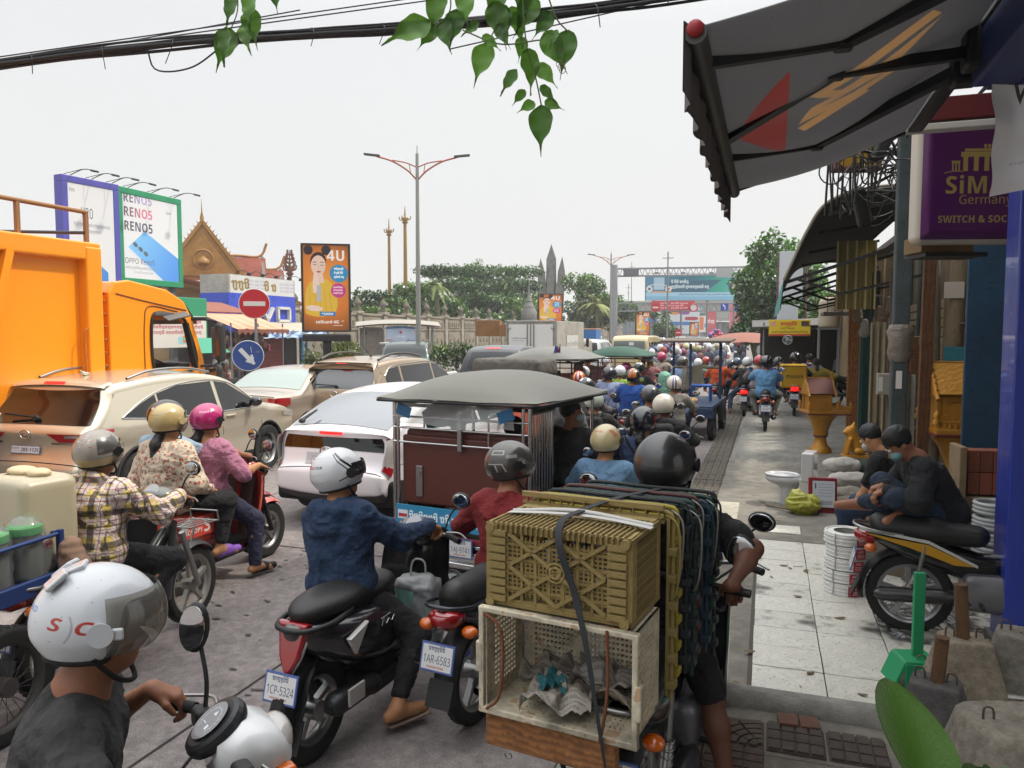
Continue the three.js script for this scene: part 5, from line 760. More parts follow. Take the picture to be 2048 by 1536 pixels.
// gold SUV
{
const P={L:4.75,W:.925,H:1.68,belt:1.02,sill:.32,wr:.37,arch:.43,wheels:[.95,3.65],ta:.16,tp:3.2,tum:.22,r:.1,crown:.04,paint:paint('#a3917a',.55,.36),
prof:[[.14,.32],[.03,.46],[.0,.62],[.08,.76],[.1,.95],[.14,1.1],[.44,1.5],[.36,1.58],[.7,1.65],[1.4,1.69],[2.2,1.66],[2.8,1.52],[3.4,1.16],[4.2,1.04],[4.6,.86],[4.74,.6],[4.5,.32]]};
P.detail=(t,S)=>{
mk('rear_window',[S.ribPatch(S.ix(.15,1.12),S.ix(.41,1.46),(v)=>lerp(-1.2,-1.0,v),(v)=>lerp(1.2,1.0,v),.006)],mat('#1d2226',{r:.07,clearcoat:1}),t);const k=S.ix(.37,1.575);mk('spoiler',[S.ribPatch(k-2,k+.4,-1.15,1.15,.02)],mat('#101010',{r:.2}),t);RLIGHT(t,[S.ribPatch(k-.5,k+.1,-.2,.2,.03)]);
for(const g of[-1,1]){const q=mk('tail_lamp',[S.ribPatch(S.ix(.1,.92),S.ix(.13,1.1),g*.98,g*2,.012),S.sidePatch([[.12,.92],[.38,.96]],[[.12,1.1],[.38,1.12]],g,.012)],CLEARL,t);mk('lamp_band',[S.ribPatch(S.ix(.1,.92),S.ix(.1,.97),g*1.1,g*1.9,.018)],AMB,q);
mk('side_window',[S.sidePatch([[1.2,1.1],[2.4,1.08]],[[1.2,1.5],[2.4,1.52]],g)],TINT,t);mk('side_window',[S.sidePatch([[2.48,1.08],[3.3,1.08]],[[2.48,1.52],[2.7,1.48],[3.3,1.14]],g)],TINT,t);mk('quarter_window',[S.sidePatch([[.62,1.14],[1.12,1.1]],[[.62,1.32],[.8,1.46],[1.12,1.5]],g)],TINT,t);mk('window_trim',[S.sideLine([[.6,1.13],[1.3,1.09],[3.3,1.07]],g,.008,.008),S.sideLine([[.6,1.33],[.8,1.48],[1.6,1.54],[2.6,1.52],[3.3,1.13]],g,.008,.008)],CHROME,t);
mk('roof_rail',[tube([[g*.64,1.63,-.6],[g*.66,1.72,-.95],[g*.65,1.74,-1.6],[g*.62,1.66,-2.3]],.024,22,6)],mat('#55524d',{r:.4,m:.6}),t);mk('mirror',[sdf([EL([g*1.02,1.15,-3.05],[.1,.075,.07]),C([g*.88,1.08,-3.05],[g*1,1.12,-3.05],.03)],{cell:.014,k:.03})],P.paint,t);}
mk('badge',[to(.06,.009,0,0,0,0,0,0,24,6).applyMatrix4(new THREE.Matrix4().makeScale(1.25,.9,1)).translate(0,1.01,-.07),sqbar([-.02,1.03,-.07],[-.03,.99,-.07],.012),sqbar([-.03,.99,-.07],[.035,.992,-.07],.012)],CHROME,t);mk('number_plate',S.ribPatch(S.ix(.08,.78),S.ix(.1,.88),-.3,.3,.02),mat('#ffffff',{map:plateTex('','2W-3098','',true),r:.4}),t);
mk('wiper',[bar([.0,1.16,-.14],[-.45,1.18,-.135],.012),sp(0,1.15,-.14,.045,.03,.03)],mat('#111111'),t);mk('seam',[S.ribLine(S.ix(.06,.72),-1.5,1.5,.005)],mat('#2a2622'),t);mk('windscreen',[S.ribPatch(S.ix(2.85,1.5),S.ix(3.4,1.18),-1,1,.006)],TINT,t);mk('antenna',[bar([.3,1.68,-.9],[.27,1.95,-.6],.005),cy(.02,.03,.03,10,.3,1.69,-.9)],mat('#222222'),t);mk('sunroof',[S.ribPatch(S.ix(1.3,1.69),S.ix(1.9,1.685),-.75,.75,.006)],TINT,t);
};
const p=at(662,760,14.0);car('beige gold SUV with roof rails, beyond the white liftback',[p.x,0,p.z],-.05,P);
}
// silver sedan
const sedanP={L:4.6,W:.9,H:1.49,belt:.98,sill:.28,wr:.32,arch:.37,wheels:[1.0,3.6],ta:.18,tp:3,tum:.26,r:.1,crown:.04,
prof:[[.14,.28],[.02,.4],[.0,.6],[.06,.9],[.12,1.05],[.5,1.08],[.75,1.1],[1.4,1.42],[1.9,1.49],[2.4,1.48],[2.9,1.3],[3.4,1.02],[4.1,.88],[4.5,.7],[4.6,.5],[4.45,.28]]};
const sedanD=(win,lampC)=>(t,S)=>{
mk('rear_window',[S.ribPatch(S.ix(.82,1.13),S.ix(1.5,1.45),(v)=>lerp(-1.1,-.95,v),(v)=>lerp(1.1,.95,v),.006)],win,t);
for(const g of[-1,1]){const q=mk('tail_lamp',[S.ribPatch(S.ix(.03,.78),S.ix(.09,1.0),g*.9,g*2,.014),S.sidePatch([[.1,.78],[.46,.86]],[[.1,1.0],[.46,.98]],g,.014)],REDL,t);mk('lamp_band',[S.ribPatch(S.ix(.05,.88),S.ix(.06,.93),g*1.1,g*1.8,.02)],lampC,q);mk('side_window',[S.sidePatch([[1.2,1.06],[2.3,1.03]],[[1.2,1.27],[1.5,1.38],[2.3,1.4]],g)],TINT,t);mk('side_window',[S.sidePatch([[2.38,1.03],[3.2,1.02]],[[2.38,1.4],[2.6,1.36],[3.2,1.06]],g)],TINT,t);mk('mirror',[sdf([EL([g*.98,1.06,-3.0],[.09,.065,.06]),C([g*.85,1.02,-3],[g*.96,1.04,-3],.03)],{cell:.014,k:.03})],t.children[0].material,t);}
mk('windscreen',[S.ribPatch(S.ix(2.55,1.44),S.ix(3.3,1.07),-1,1,.006)],TINT,t);mk('number_plate',[S.ribPatch(S.ix(.0,.62),S.ix(.02,.73),-.3,.3,.014)],mat('#bdbdbb',{r:.4}),t);mk('seam',[S.ribLine(S.ix(.11,1.03),-1.2,1.2,.005),S.ribLine(S.ix(.01,.56),-1.5,1.5,.005)],mat('#2a2828'),t);
};
{const p=at(470,800,13.4);car('silver beige sedan with greenish rear window and red tail lamp',[p.x,0,p.z],.02,{...sedanP,paint:paint('#a79a8c',.5,.36),detail:sedanD(mat('#7e8d86',{r:.08,clearcoat:1}),CLEARL)});}
// traffic farther on
function bodyOn(label,px,d,turn,P,name,group,dx=0){const p=bk(px,d);return car(label,[p.x+dx,0,p.z],turn,P,name,group);}
{
bodyOn('white sedan roof showing beyond the blue rope cart',1428,40,0,{...sedanP,paint:paint('#c9c9c8'),detail:sedanD(TINT,CLEARL)},'car');
bodyOn('silver sedan right of the beige van in dense traffic',1335,48,0,{...sedanP,paint:paint('#a3a39c',.4),detail:sedanD(TINT,CLEARL)},'car');
bodyOn('red tailed dark car between blue box and beige van',1188,46,0,{...sedanP,paint:paint('#33302f',.4),detail:sedanD(TINT,CLEARL)},'car');
const suv=(pt)=>({L:4.6,W:.92,H:1.8,belt:1.1,sill:.36,wr:.38,arch:.44,wheels:[.95,3.6],ta:.1,tp:4,tum:.16,r:.1,crown:.03,paint:pt,prof:[[.1,.36],[.02,.5],[.03,.9],[.06,1.12],[.2,1.7],[.5,1.79],[1.6,1.82],[2.6,1.76],[3.0,1.6],[3.35,1.2],[4.2,1.1],[4.55,.95],[4.6,.6],[4.5,.36]],detail:(t,S)=>{mk('rear_window',[S.ribPatch(S.ix(.07,1.15),S.ix(.18,1.62),-1,1,.006)],TINT,t);mk('windscreen',[S.ribPatch(S.ix(2.75,1.7),S.ix(3.3,1.26),-1,1,.006)],mat('#1c2426',{r:.3}),t);for(const g of[-1,1]){mk('side_window',[S.sidePatch([[.5,1.14],[1.6,1.14]],[[.5,1.62],[1.6,1.66]],g)],TINT,t);mk('side_window',[S.sidePatch([[1.68,1.14],[3.1,1.14]],[[1.68,1.66],[2.6,1.6],[3.1,1.24]],g)],TINT,t);mk('headlamp',[S.ribPatch(S.ix(4.58,.8),S.ix(4.56,.94),g*.7,g*1.6,.01)],CLEARL,t);mk('tail_lamp',[S.ribPatch(S.ix(.03,.9),S.ix(.06,1.12),g*1.1,g*1.8,.01)],REDL,t);}mk('bumper',[S.ribPatch(S.ix(4.6,.5),S.ix(4.6,.64),-1.6,1.6,.03)],mat('#8f9294',{r:.4}),t);for(const g of[-1,1])mk('roof_rail',bar([g*.68,1.84,-.5],[g*.68,1.84,-2.3],.02),GREYM,t);mk('grille',[S.ribPatch(S.ix(4.6,.72),S.ix(4.56,.92),-.6,.6,.01)],mat('#2a2c2c'),t);}});
const p=bk(872,31);car('dark green four-wheel drive facing this way by the lamp post',[p.x-1,0,p.z],Math.PI+.35,suv(paint('#2c4740',.3)));
bodyOn('white four-wheel drive at right side of the box truck',1166,38,0,suv(paint('#c4c6c8')),'car');
bodyOn('dark SUV with loaded roof under the far orange panels',1388,62,0,suv(paint('#3f4244',.3)),'car');
bodyOn('grey SUV in far traffic left of the dark loaded one',1366,70,0,suv(paint('#8d8d88',.3)),'car');
// beige van
const van={...suv(paint('#b0a077',0,.4)),L:4.9,H:2.02,belt:1.12,W:.9,wheels:[1.0,3.7],tum:.1,prof:[[.1,.36],[.02,.5],[.03,1.0],[.1,1.8],[.3,1.98],[1.2,2.03],[3.2,2.0],[3.6,1.9],[4.4,1.15],[4.8,1.0],[4.9,.7],[4.8,.36]],detail:(t,S)=>{mk('rear_window',[S.ribPatch(S.ix(.05,1.18),S.ix(.1,1.76),-.98,.98,.008)],mat('#4d5652',{r:.1,clearcoat:1}),t);for(const g of[-1,1]){for(let i=0;i<3;i++)mk('side_window',[S.sidePatch([[.4+i*1.05,1.2],[1.32+i*1.05,1.2]],[[.4+i*1.05,1.72],[1.32+i*1.05,1.72]],g,.008)],TINT,t);mk('tail_lamp',[S.ribPatch(S.ix(.03,.85),S.ix(.03,1.1),g*1.2,g*1.8,.01)],REDL,t);}mk('window_sticker',[rb(.2,.14,.004,.002,.1,1.66,-.045)],mat('#cfd2d2'),t);mk('rear_door_seam',[S.ribLine(S.ix(.03,1.14),-1.2,1.2,.01)],mat('#5c5238'),t);}};
bodyOn('beige old van with large rear window above green tuk-tuk',1258,33,-.02,van,'van');
// pickup
const p2=bk(925,17.2),t=thing('pickup_truck','white pickup truck with dark tinted cab, tailgate towards us','pickup truck',[p2.x,0,p2.z],-.02),pw=paint('#c6c4c6');
mk('bed',[rb(1.84,.62,.1,.04,0,.88,0),rb(.1,.62,1.6,.04,-.88,.88,-.8),rb(.1,.62,1.6,.04,.88,.88,-.8),rb(1.7,.08,1.6,.03,0,.62,-.8)],pw,t);mk('bumper',[rb(1.8,.2,.16,.05,0,.48,.06)],CHROME,t);
const S=carShape({L:3.6,W:.9,H:1.82,belt:1.15,sill:.45,wr:.38,arch:.01,wheels:[],tum:.24,r:.1,crown:.03,ta:.06,prof:[[.05,.45],[.0,.8],[.0,1.18],[.22,1.7],[.5,1.8],[1.1,1.83],[1.6,1.74],[2.2,1.25],[3.2,1.1],[3.55,.95],[3.6,.6],[3.5,.45]]});
const cab=mk('cab',[S.ribbon,S.side(1),S.side(-1)],paint('#15171c'),t);cab.position.z=-1.66;mk('rear_window',[S.ribPatch(S.ix(.02,1.22),S.ix(.2,1.66),-.85,.85,.008)],mat('#23262a',{r:.07}),cab);for(const g of[-1,1])mk('side_window',[S.sidePatch([[.25,1.2],[2.0,1.18]],[[.25,1.62],[1.2,1.66],[2.0,1.3]],g,.008)],TINT,cab);
RLIGHT(t,[S.ribPatch(S.ix(.3,1.74),S.ix(.3,1.74)+.7,-.3,.3,.014).translate(0,0,-1.66)]);for(const g of[-1,1]){mk('tail_lamp',[rb(.12,.36,.06,.02,g*.85,.9,.04)],REDL,t);for(const z of[-.7,-4.0])wheel(t,g*.78,.37,z,.37,.22,'car');}mk('tailgate_handle',[rb(.3,.08,.03,.01,0,1.06,.055)],mat('#2a2a2a'),t);mk('badge',[rb(.3,.07,.01,.004,-.55,.95,.053)],mat('#55595f'),t);
// white box truck
const p3=bk(1062,27),b=thing('box_truck','white box truck with closed rear doors in the queue','truck',[p3.x,0,p3.z],-.06),wm=mat('#c2c0bb',{r:.5,map:rep(PLAST,.4)});
mk('cargo_box',[boxUV(rb(1.86,1.9,3.4,.02,0,1.6,-1.7))],wm,b);for(const s of[-1,1]){const dd=mk('rear_door',[boxUV(rb(.8,1.66,.04,.01,s*.43,1.6,.02))],mat('#cbcac6',{r:.45}),b);mk('door_bar',[bar([s*.12,.75,.07],[s*.12,2.45,.07],.02),rb(.12,.1,.06,.01,s*.14,1.4,.07)],STEEL,dd);mk('hinge',[.9,1.6,2.3].map((y)=>rb(.14,.06,.03,.01,s*.82,y,.05)),STEEL,dd);}
mk('lettering',[tf(new THREE.PlaneGeometry(.62,.2),-.42,1.9,.046)],mat('#ffffff',{map:TEX(256,80,(g)=>{g.fillStyle='#cbcac6';g.fillRect(0,0,256,80);khmer(g,8,10,26,230,'#4a5674',5,.12);g.fillStyle='#4a5674';g.font=sans(26);g.fillText('012 987 779 002',8,68);}),r:.5}),b);
mk('side_print',[tf(new THREE.PlaneGeometry(1.4,.7),.945,1.7,-1.9,0,Math.PI/2)],mat('#ffffff',{map:TEX(256,128,(g)=>{g.fillStyle='#c2c0bb';g.fillRect(0,0,256,128);khmer(g,10,40,40,236,'#6d7a6a',9,.1);}),r:.5}),b);mk('frame',[rb(1.9,.06,.08,.01,0,2.54,.0),rb(.06,1.9,.08,.01,-.92,1.6,0),rb(.06,1.9,.08,.01,.92,1.6,0),rb(1.9,.1,.1,.01,0,.62,0)],STEEL,b);mk('cab',[rb(1.7,1.5,1.4,.15,0,1.15,-4.3)],wm,b);for(const g of[-1,1]){for(const z of[-.8,-4.2])wheel(b,g*.72,.36,z,.36,.22,'car');mk('side_mirror',[rb(.1,.34,.14,.03,g*1.04,1.75,-3.55),bar([g*.86,1.6,-3.7],[g*1.04,1.8,-3.6],.015)],mat('#2b2b2b'),b);mk('tail_lamp',[rb(.26,.1,.05,.02,g*.7,.52,.04)],REDL,b);}
// cartons on another roof
const p4=bk(978,30);for(const[x,w,h,l]of[[0,.95,.62,'large brown carton tied above the pickup cab, left one'],[.72,.5,.45,'smaller brown carton beside the large one']]){const o=thing('carton_box',l,'box',[p4.x+x,2.0,p4.z],.2,'cartons on a vehicle roof');mk('carton',[boxUV(rb(w,h,.6,.01,0,h/2,0))],mat('#a5784e',{r:.85,map:rep(PLAST,1)}),o);mk('tape',[bx(.06,h+.01,.61,0,h/2,0)],mat('#7a5836'),o);}
const tv=thing('tricycle_truck','small grey-white truck cab and trailer under the pavilion','truck',bk(795,34),3.3);mk('cab',[rb(1.1,1.2,1.1,.12,0,1.0,0),rb(1.3,.1,2.2,.03,0,1.66,.5)],mat('#a5a7a6',{r:.5}),tv);mk('windscreen',[rb(.95,.5,.04,.02,0,1.32,-.55)],mat('#5d6a70',{r:.1}),tv);mk('headlamp',[sp(-.36,.9,-.55,.09),sp(.36,.9,-.55,.09)],CLEARL,tv);for(const g of[-1,1])wheel(tv,g*.5,.3,.1,.3,.14,'car');wheel(tv,0,.3,-.6,.3,.14,'car');mk('bumper',[rb(1.1,.14,.1,.04,0,.45,-.6)],STEEL,tv);
const pb=bk(1163,50),bt=thing('blue_truck','truck with bright blue cargo box behind the white box truck','truck',[pb.x,0,pb.z],.1);mk('cargo_box',[rb(1.9,1.5,3,.02,0,1.6,-1.5),...Array.from({length:7},(_,i)=>bx(.06,1.4,.04,-.8+i*.27,1.6,.02))],mat('#2c6aa8',{r:.5}),bt);mk('roof_edge',[rb(1.96,.08,3.06,.02,0,2.37,-1.5)],mat('#b58a6c'),bt);mk('cab',[rb(1.8,1.4,1.3,.12,0,1.2,-3.8)],mat('#b9b9b6'),bt);for(const g of[-1,1])for(const z of[-.8,-3.8])wheel(bt,g*.75,.4,z,.4,.24,'car');
}
// -- orange truck
{
const t=thing('orange_truck','large orange tipper truck with high box and cab number 495','truck',[-9.95,0,-8.12],.02),O=mat('#f09008',{r:.4,clearcoat:.3,bumpMap:BUMPC,bumpScale:.004}),OD=mat('#d47c10',{r:.5,map:rep(PLAST,.4)}),hw=1.22;
// box: from z=+4.2 to z=0 (front), top 3.35
mk('cargo_box',[boxUV(rb(.06,2.14,5.1,.015,hw-.1,2.16,2.55)),boxUV(rb(.06,2.14,5.1,.015,-hw+.1,2.16,2.55)),boxUV(rb(2.3,2.1,.06,.015,0,2.16,.1))],O,t);
mk('rail',[boxUV(rb(.17,.24,5.2,.03,hw-.02,3.24,2.6)),boxUV(rb(.17,.24,5.2,.03,-hw+.02,3.24,2.6)),boxUV(rb(2.4,.24,.18,.03,0,3.24,.09)),boxUV(rb(.2,2.2,.26,.03,hw-.02,2.2,.13))],O,t);
for(const z of[1.35,2.6,3.9])mk('rib',[boxUV(sqbar([hw-.03,1.1,z+.55],[hw-.03,3.14,z],.1,.22))],O,t);
mk('floor',[boxUV(rb(2.3,.2,5.2,.02,0,1.04,2.6))],OD,t);mk('side_lamp_strip',[rb(.03,.1,1.2,.01,hw+.02,1.14,1.6)],mat('#d6d1c4',{r:.3}),t);
mk('grab_rail',[tube([[hw+.02,1.25,.32],[hw+.07,1.3,.32],[hw+.07,2.15,.32],[hw+.07,2.2,.28],[hw,2.2,.22]],.016,26,6),tube([[hw-.03,1.2,.75],[hw+.01,1.2,.75],[hw+.01,1.25,.6]],.018,10,6)],OD,t);
mk('top_rail',[bar([hw-.1,3.78,.06],[hw-.1,3.78,5.1],.03),bar([-hw+.1,3.78,.06],[-hw+.1,3.78,5.1],.03),...[.08,1.1,2.4,3.7].flatMap((z)=>[sqbar([hw-.1,3.34,z],[hw-.1,3.78,z],.05),sqbar([-hw+.1,3.34,z],[-hw+.1,3.78,z],.05)])],mat('#8a6038',{r:.6}),t);
mk('tarp_frame',[bar([hw-.1,3.5,.1],[-hw+.1,3.62,.1],.025),bar([-hw+.1,3.36,1.4],[-hw+.1,4.0,1.0],.02)],mat('#3a3a3c'),t);
// cab, extruded side silhouette with window openings
const cz=-.2,sil=[[0,.55],[0,2.7],[.1,2.84],[.35,2.88],[1.1,2.78],[1.45,2.62],[1.62,2.36],[1.85,1.75],[1.9,1.5],[1.92,.6]];
const cabSide=(x)=>{const g=ext(sil,.07,.025,[[[.78,1.62],[.78,2.38],[.86,2.44],[1.42,2.36],[1.5,2.26],[1.68,1.7],[1.6,1.58],[.86,1.56]]]);return boxUV(tf(g,x,0,cz,0,Math.PI/2));};
mk('cab',[cabSide(hw-.05),cabSide(-hw+.05),...sil.slice(1,-1).map((p,i)=>{const q=sil[i+2];if(!q)return null;if(i>=5&&i<7)return[-1,1].map((s)=>sqbar([s*(hw-.12),p[1],cz-p[0]+.01],[s*(hw-.12),q[1],cz-q[0]+.01],.12,.05));return boxUV(sheet((u,v)=>V((u-.5)*2*(hw-.06),lerp(p[1],q[1],v)+.012,cz-lerp(p[0],q[0],v)),4,2,.04));}),boxUV(bx(2.3,2.1,.06,0,1.62,cz+.0)),bx(2.3,.5,1.7,0,1.0,cz-.9)],O,t);
mk('cab_rear_vents',Array.from({length:9},(_,i)=>rb(.62,.03,.05,.012,.86,1.15+i*.18,cz+.05)),OD,t);
mk('windscreen',[sheet((u,v)=>V((u-.5)*2.1,lerp(2.36,1.62,v),cz-lerp(1.6,1.87,v)),8,4)],GLASS,t);mk('side_window',[tf(new THREE.ShapeGeometry(shp([[.78,1.6],[.78,2.4],[.86,2.44],[1.42,2.36],[1.5,2.26],[1.68,1.7],[1.6,1.57],[.86,1.55]])),hw-.04,0,cz,0,Math.PI/2)],GLASS,t);
mk('side_window',[tf(new THREE.ShapeGeometry(shp([[.78,1.6],[.78,2.4],[.86,2.44],[1.42,2.36],[1.5,2.26],[1.68,1.7],[1.6,1.57],[.86,1.55]])),-hw+.04,0,cz,0,Math.PI/2)],GLASS,t);
const wt=[[.78,1.6],[.78,2.4],[.86,2.45],[1.42,2.37],[1.5,2.27],[1.7,1.68],[1.6,1.56],[.86,1.54]].map((p)=>[hw+.0,p[1],cz-p[0]]);mk('window_trim',[tube(wt,.022,60,6,true),sqbar([hw,1.58,cz-1.66],[hw,2.3,cz-1.46],.04,.1)],mat('#161616',{r:.6}),t);
mk('door_seam',[tube([[hw-.012,.8,cz-.62],[hw-.012,2.3,cz-.62],[hw-.012,2.52,cz-.68],[hw-.012,2.48,cz-1.3]],.011,40,5),sqbar([hw-.012,1.32,cz-.05],[hw-.012,1.32,cz-.6],.012),sqbar([hw-.012,.9,cz-1.76],[hw-.012,1.5,cz-1.78],.012),tube([[hw-.01,2.7,cz-.1],[hw-.01,2.62,cz-.6],[hw-.01,2.5,cz-1.5]],.01,20,5)],mat('#7c3f04',{r:.7}),t);
mk('window_visor',[rb(.14,.03,.5,.012,hw+.06,2.4,cz-1.2,.18,0,-.5),rb(.04,.06,.4,.012,hw+.005,2.43,cz-1.0)],mat('#55524f',{r:.6}),t);mk('sun_visor',[sheet((u,v)=>V((u-.5)*2.3,2.66-v*.36,cz-1.55-v*.32+Math.abs(u-.5)*.1),14,4,.02)],mat('#5d3f12',{r:.5,transmission:.2}),t);
mk('mirror_arm',[tube([[hw-.02,2.36,cz-1.62],[hw+.12,2.36,cz-1.8],[hw+.22,2.3,cz-1.95],[hw+.22,1.9,cz-2.0]],.025,20,6),rb(.24,.06,.06,.015,hw+.06,2.37,cz-1.7,0,.7),bar([hw-.02,1.6,cz-1.8],[hw+.2,1.62,cz-1.95],.02)],mat('#202021'),t);mk('mirror',[sdf([C([hw+.24,1.75,cz-1.98],[hw+.24,2.24,cz-1.96],.09,.08),EL([hw+.2,1.52,cz-1.93],[.1,.14,.08])],{cell:.02,k:.03})],mat('#2b2a2a',{r:.6}),t);mk('mirror_glass',[tf(rb(.13,.46,.01,.01,0,0,0),hw+.22,2.0,cz-1.885,0,.2),tf(rb(.13,.16,.01,.01,0,0,0),hw+.19,1.5,cz-1.845,0,.2)],mat('#8d8f90',{r:.05,m:1}),t);
mk('number_badge',[tf(new THREE.CircleGeometry(.15,32),hw+.0225,1.22,cz-1.36,0,Math.PI/2)],mat('#ffffff',{map:TEX(256,256,(g)=>{g.fillStyle='#e38a1c';g.fillRect(0,0,256,256);g.strokeStyle='#6f6a22';g.lineWidth=10;g.beginPath();g.arc(128,128,112,0,7);g.stroke();g.fillStyle='#5c5a20';g.font='104px sans-serif';g.textAlign='center';g.fillText('495',128,168);}),r:.45}),t);mk('door_handle',[rb(.03,.09,.2,.02,hw+.005,1.28,cz-.83)],mat('#3a3028',{r:.4}),t);
mk('chassis',[bx(.9,.3,6.8,0,.8,1.8),bx(2.1,.5,.4,0,.7,.5)],mat('#1c1b1a'),t);mk('seat',[rb(.55,.7,.18,.06,.6,1.72,cz-.3),rb(.55,.16,.5,.05,.6,1.36,cz-.55)],mat('#2a2a30'),t);mk('dashboard',[rb(2.1,.3,.34,.08,0,1.52,cz-1.66)],mat('#1f1f20'),t);mk('steering_wheel',[to(.2,.018,.6,1.68,cz-1.36,1.2)],BLK,t);
for(const z of[-1.15,2.2,3.6])for(const g of[-1,1])wheel(t,g*1.0,.5,z,.5,.3,'car',mat('#7d7468',{r:.6}));
mk('mudguard',[to(.58,.04,1.1,.5,2.2,0,Math.PI/2,0,20,6,Math.PI),to(.58,.04,1.1,.5,3.6,0,Math.PI/2,0,20,6,Math.PI)],BLK,t);
}
const PRINT=TEX(256,256,(g,w,h)=>{g.fillStyle='#d9d6cf';g.fillRect(0,0,w,h);for(let i=0;i<12;i++)khmer(g,10,8+i*20,12,230,'rgba(60,60,70,0.6)',i+70,.1);});
// -- TUK-TUKS, MOTORBIKES, CARTS
function tuktuk(label,pos,turn,o={}){
const t=thing('tuk_tuk',label,'tuk-tuk',pos,turn),{roof='#7d7c74',back='#54281f',near}=o,w=.68,L=1.42,cm=o.posts?mat(o.posts,{r:.5}):CHROME;
mk('canopy',[sheet((u,v)=>{const x=(u-.5)*2,z=(v-.5)*2,e=Math.max(Math.abs(x),Math.abs(z));const y=1.56+.22*Math.pow(1-Math.pow(Math.abs(x),2.2),.9)*Math.pow(1-Math.pow(Math.abs(z),3),.7)+.006*noise3(x*3,z*3,1);return V(x*(w+.12),y,-L/2+z*(L/2+.14));},30,30,.012)],mat(roof,{r:.8,side:THREE.DoubleSide,bumpMap:BUMPC,bumpScale:.006}),t);
mk('roof_hem',[tube([[-w-.12,1.55,.14],[w+.12,1.55,.14],[w+.12,1.55,-L-.14],[-w-.12,1.55,-L-.14]].flatMap((p,i,a)=>{const q=a[(i+1)%4];return[.02,.35,.65,.98].map((k)=>[lerp(p[0],q[0],k),p[1],lerp(p[2],q[2],k)]);}),.014,80,5,true)],BLK,t);
mk('canopy_frame',[...[-.02,-L].map((z)=>bar([-w,1.5,z],[w,1.5,z],.018)),...[-1,1].map((s)=>bar([s*w,1.5,0],[s*w,1.5,-L],.018)),...[0,-.6,-1.2].map((z)=>tube([[-w,1.5,z],[0,1.62,z],[w,1.5,z]],.012,10,5))],mat('#2a2a2a'),t);
for(const s of[-1,1]){mk('post',[bar([s*w,.3,0],[s*w,1.52,0],.02),bar([s*(w-.05),.3,.02],[s*(w-.05),1.52,.02],.016)],cm,t);mk('post',[bar([s*w,.3,-L],[s*w,1.52,-L],.018)],cm,t);}
mk('post',[rb(.045,.36,.04,.008,.02,1.3,.02)],STEEL,t);
mk('rail',[1.4,1.3,1.17].map((y)=>bar([-w,y,.02],[w,y,.02],.011)),cm,t);mk('rail',[bar([.3,1.17,.02],[.3,1.42,.02],.009),bar([-.35,1.3,.02],[-.35,1.4,.02],.009)],cm,t);
mk('seat_back',[rb(1.26,.62,.1,.02,.02,.92,-.06),rb(1.22,.08,.13,.035,.02,1.24,-.1)],mat(back,{r:.45,bumpMap:BUMPC,bumpScale:.004}),t);mk('seat',[rb(1.2,.14,.5,.05,0,.72,-.36),rb(1.2,.12,.4,.05,0,.66,-L+.25)],mat(back,{r:.5}),t);
mk('floor',[rb(1.4,.06,L,.02,0,.4,-L/2)],mat('#26221f'),t);mk('side_panel',[-1,1].map((s)=>rb(.03,.34,L*.6,.01,s*w,.58,-.6)),mat(o.side??'#4a2a26',{r:.4}),t);
mk('side_grille',Array.from({length:8},(_,i)=>bar([w+.005,.74,-.06-i*.055],[w+.005,1.46,-.06-i*.055],.009)).concat([bar([w,1.47,0],[w,1.47,-.5],.014),bar([w,.74,0],[w,.74,-.5],.014)]),cm,t);
mk('tow_bar',[bar([0,.4,-L],[0,.55,-L-.9],.03),bar([-.5,.4,-L],[0,.5,-L-.5],.02),bar([.5,.4,-L],[0,.5,-L-.5],.02)],STEEL,t);
for(const s of[-1,1])wheel(t,s*.62,.27,-L*.55,.27,.12,'wire');
mk('bumper',[rb(1.4,.035,.05,.01,0,.3,.04),rb(1.4,.025,.05,.01,0,.24,.05),rb(1.4,.05,.05,.012,0,.13,.06),rb(1.36,.2,.03,.01,0,.23,.02)],cm,t);mk('bumper_stripe',[rb(1.4,.045,.04,.01,0,.35,.05)],mat('#7a1f24',{r:.4}),t);for(const s of[-1,1])mk('tail_lamp',[rb(.14,.07,.03,.012,s*.52,.225,.07)],REDL,t);
if(near){
mk('clear_sheet',[sheet((u,v)=>V(lerp(-w+.05,w-.12,u),lerp(1.55,1.33,v)+.015*Math.sin(u*9),.06+.02*Math.sin(u*7+v*3)),26,8)],mat('#dfe3e3',{r:.05,transmission:.72,thickness:0,clearcoat:1,side:THREE.DoubleSide}),t);
for(const[s,a]of[[-.52,-.3],[.5,.35]])mk('sticker',[rb(.15,.1,.006,.003,s,1.46,.09,0,0,a)],mat('#1b5f8c',{r:.3}),t);
const by=.52,b=mk('banner',[rb(1.28,.19,.012,.004,.02,by,.075)],mat('#2d7fa6',{r:.4}),t);mk('print',[tf(new THREE.PlaneGeometry(1.26,.175),.02,by,.0825)],mat('#ffffff',{map:TEX(1024,144,(g,W,H)=>{g.fillStyle='#2f86b0';g.fillRect(0,0,W,H);g.fillStyle='#d8dde0';g.fillRect(10,34,86,66);g.fillStyle='#b03a44';g.fillRect(16,62,74,26);khmer(g,110,34,78,470,'#e6eaec',61,.13);khmer(g,620,34,78,390,'#e6eaec',63,.13);}),r:.4}),b);
mk('hasp',[rb(.07,.28,.012,.03,-.42,.82,.0),cy(.02,.02,.02,10,-.42,.9,.01,Math.PI/2)],STEEL,t);const pl=mk('number_plate',[rb(.24,.17,.008,.01,.06,.29,.09)],mat('#2c4a8c'),t);mk('print',[tf(new THREE.PlaneGeometry(.228,.158),.06,.29,.0955)],mat('#ffffff',{map:plateTex('','1AJ-9741',''),r:.4}),pl);
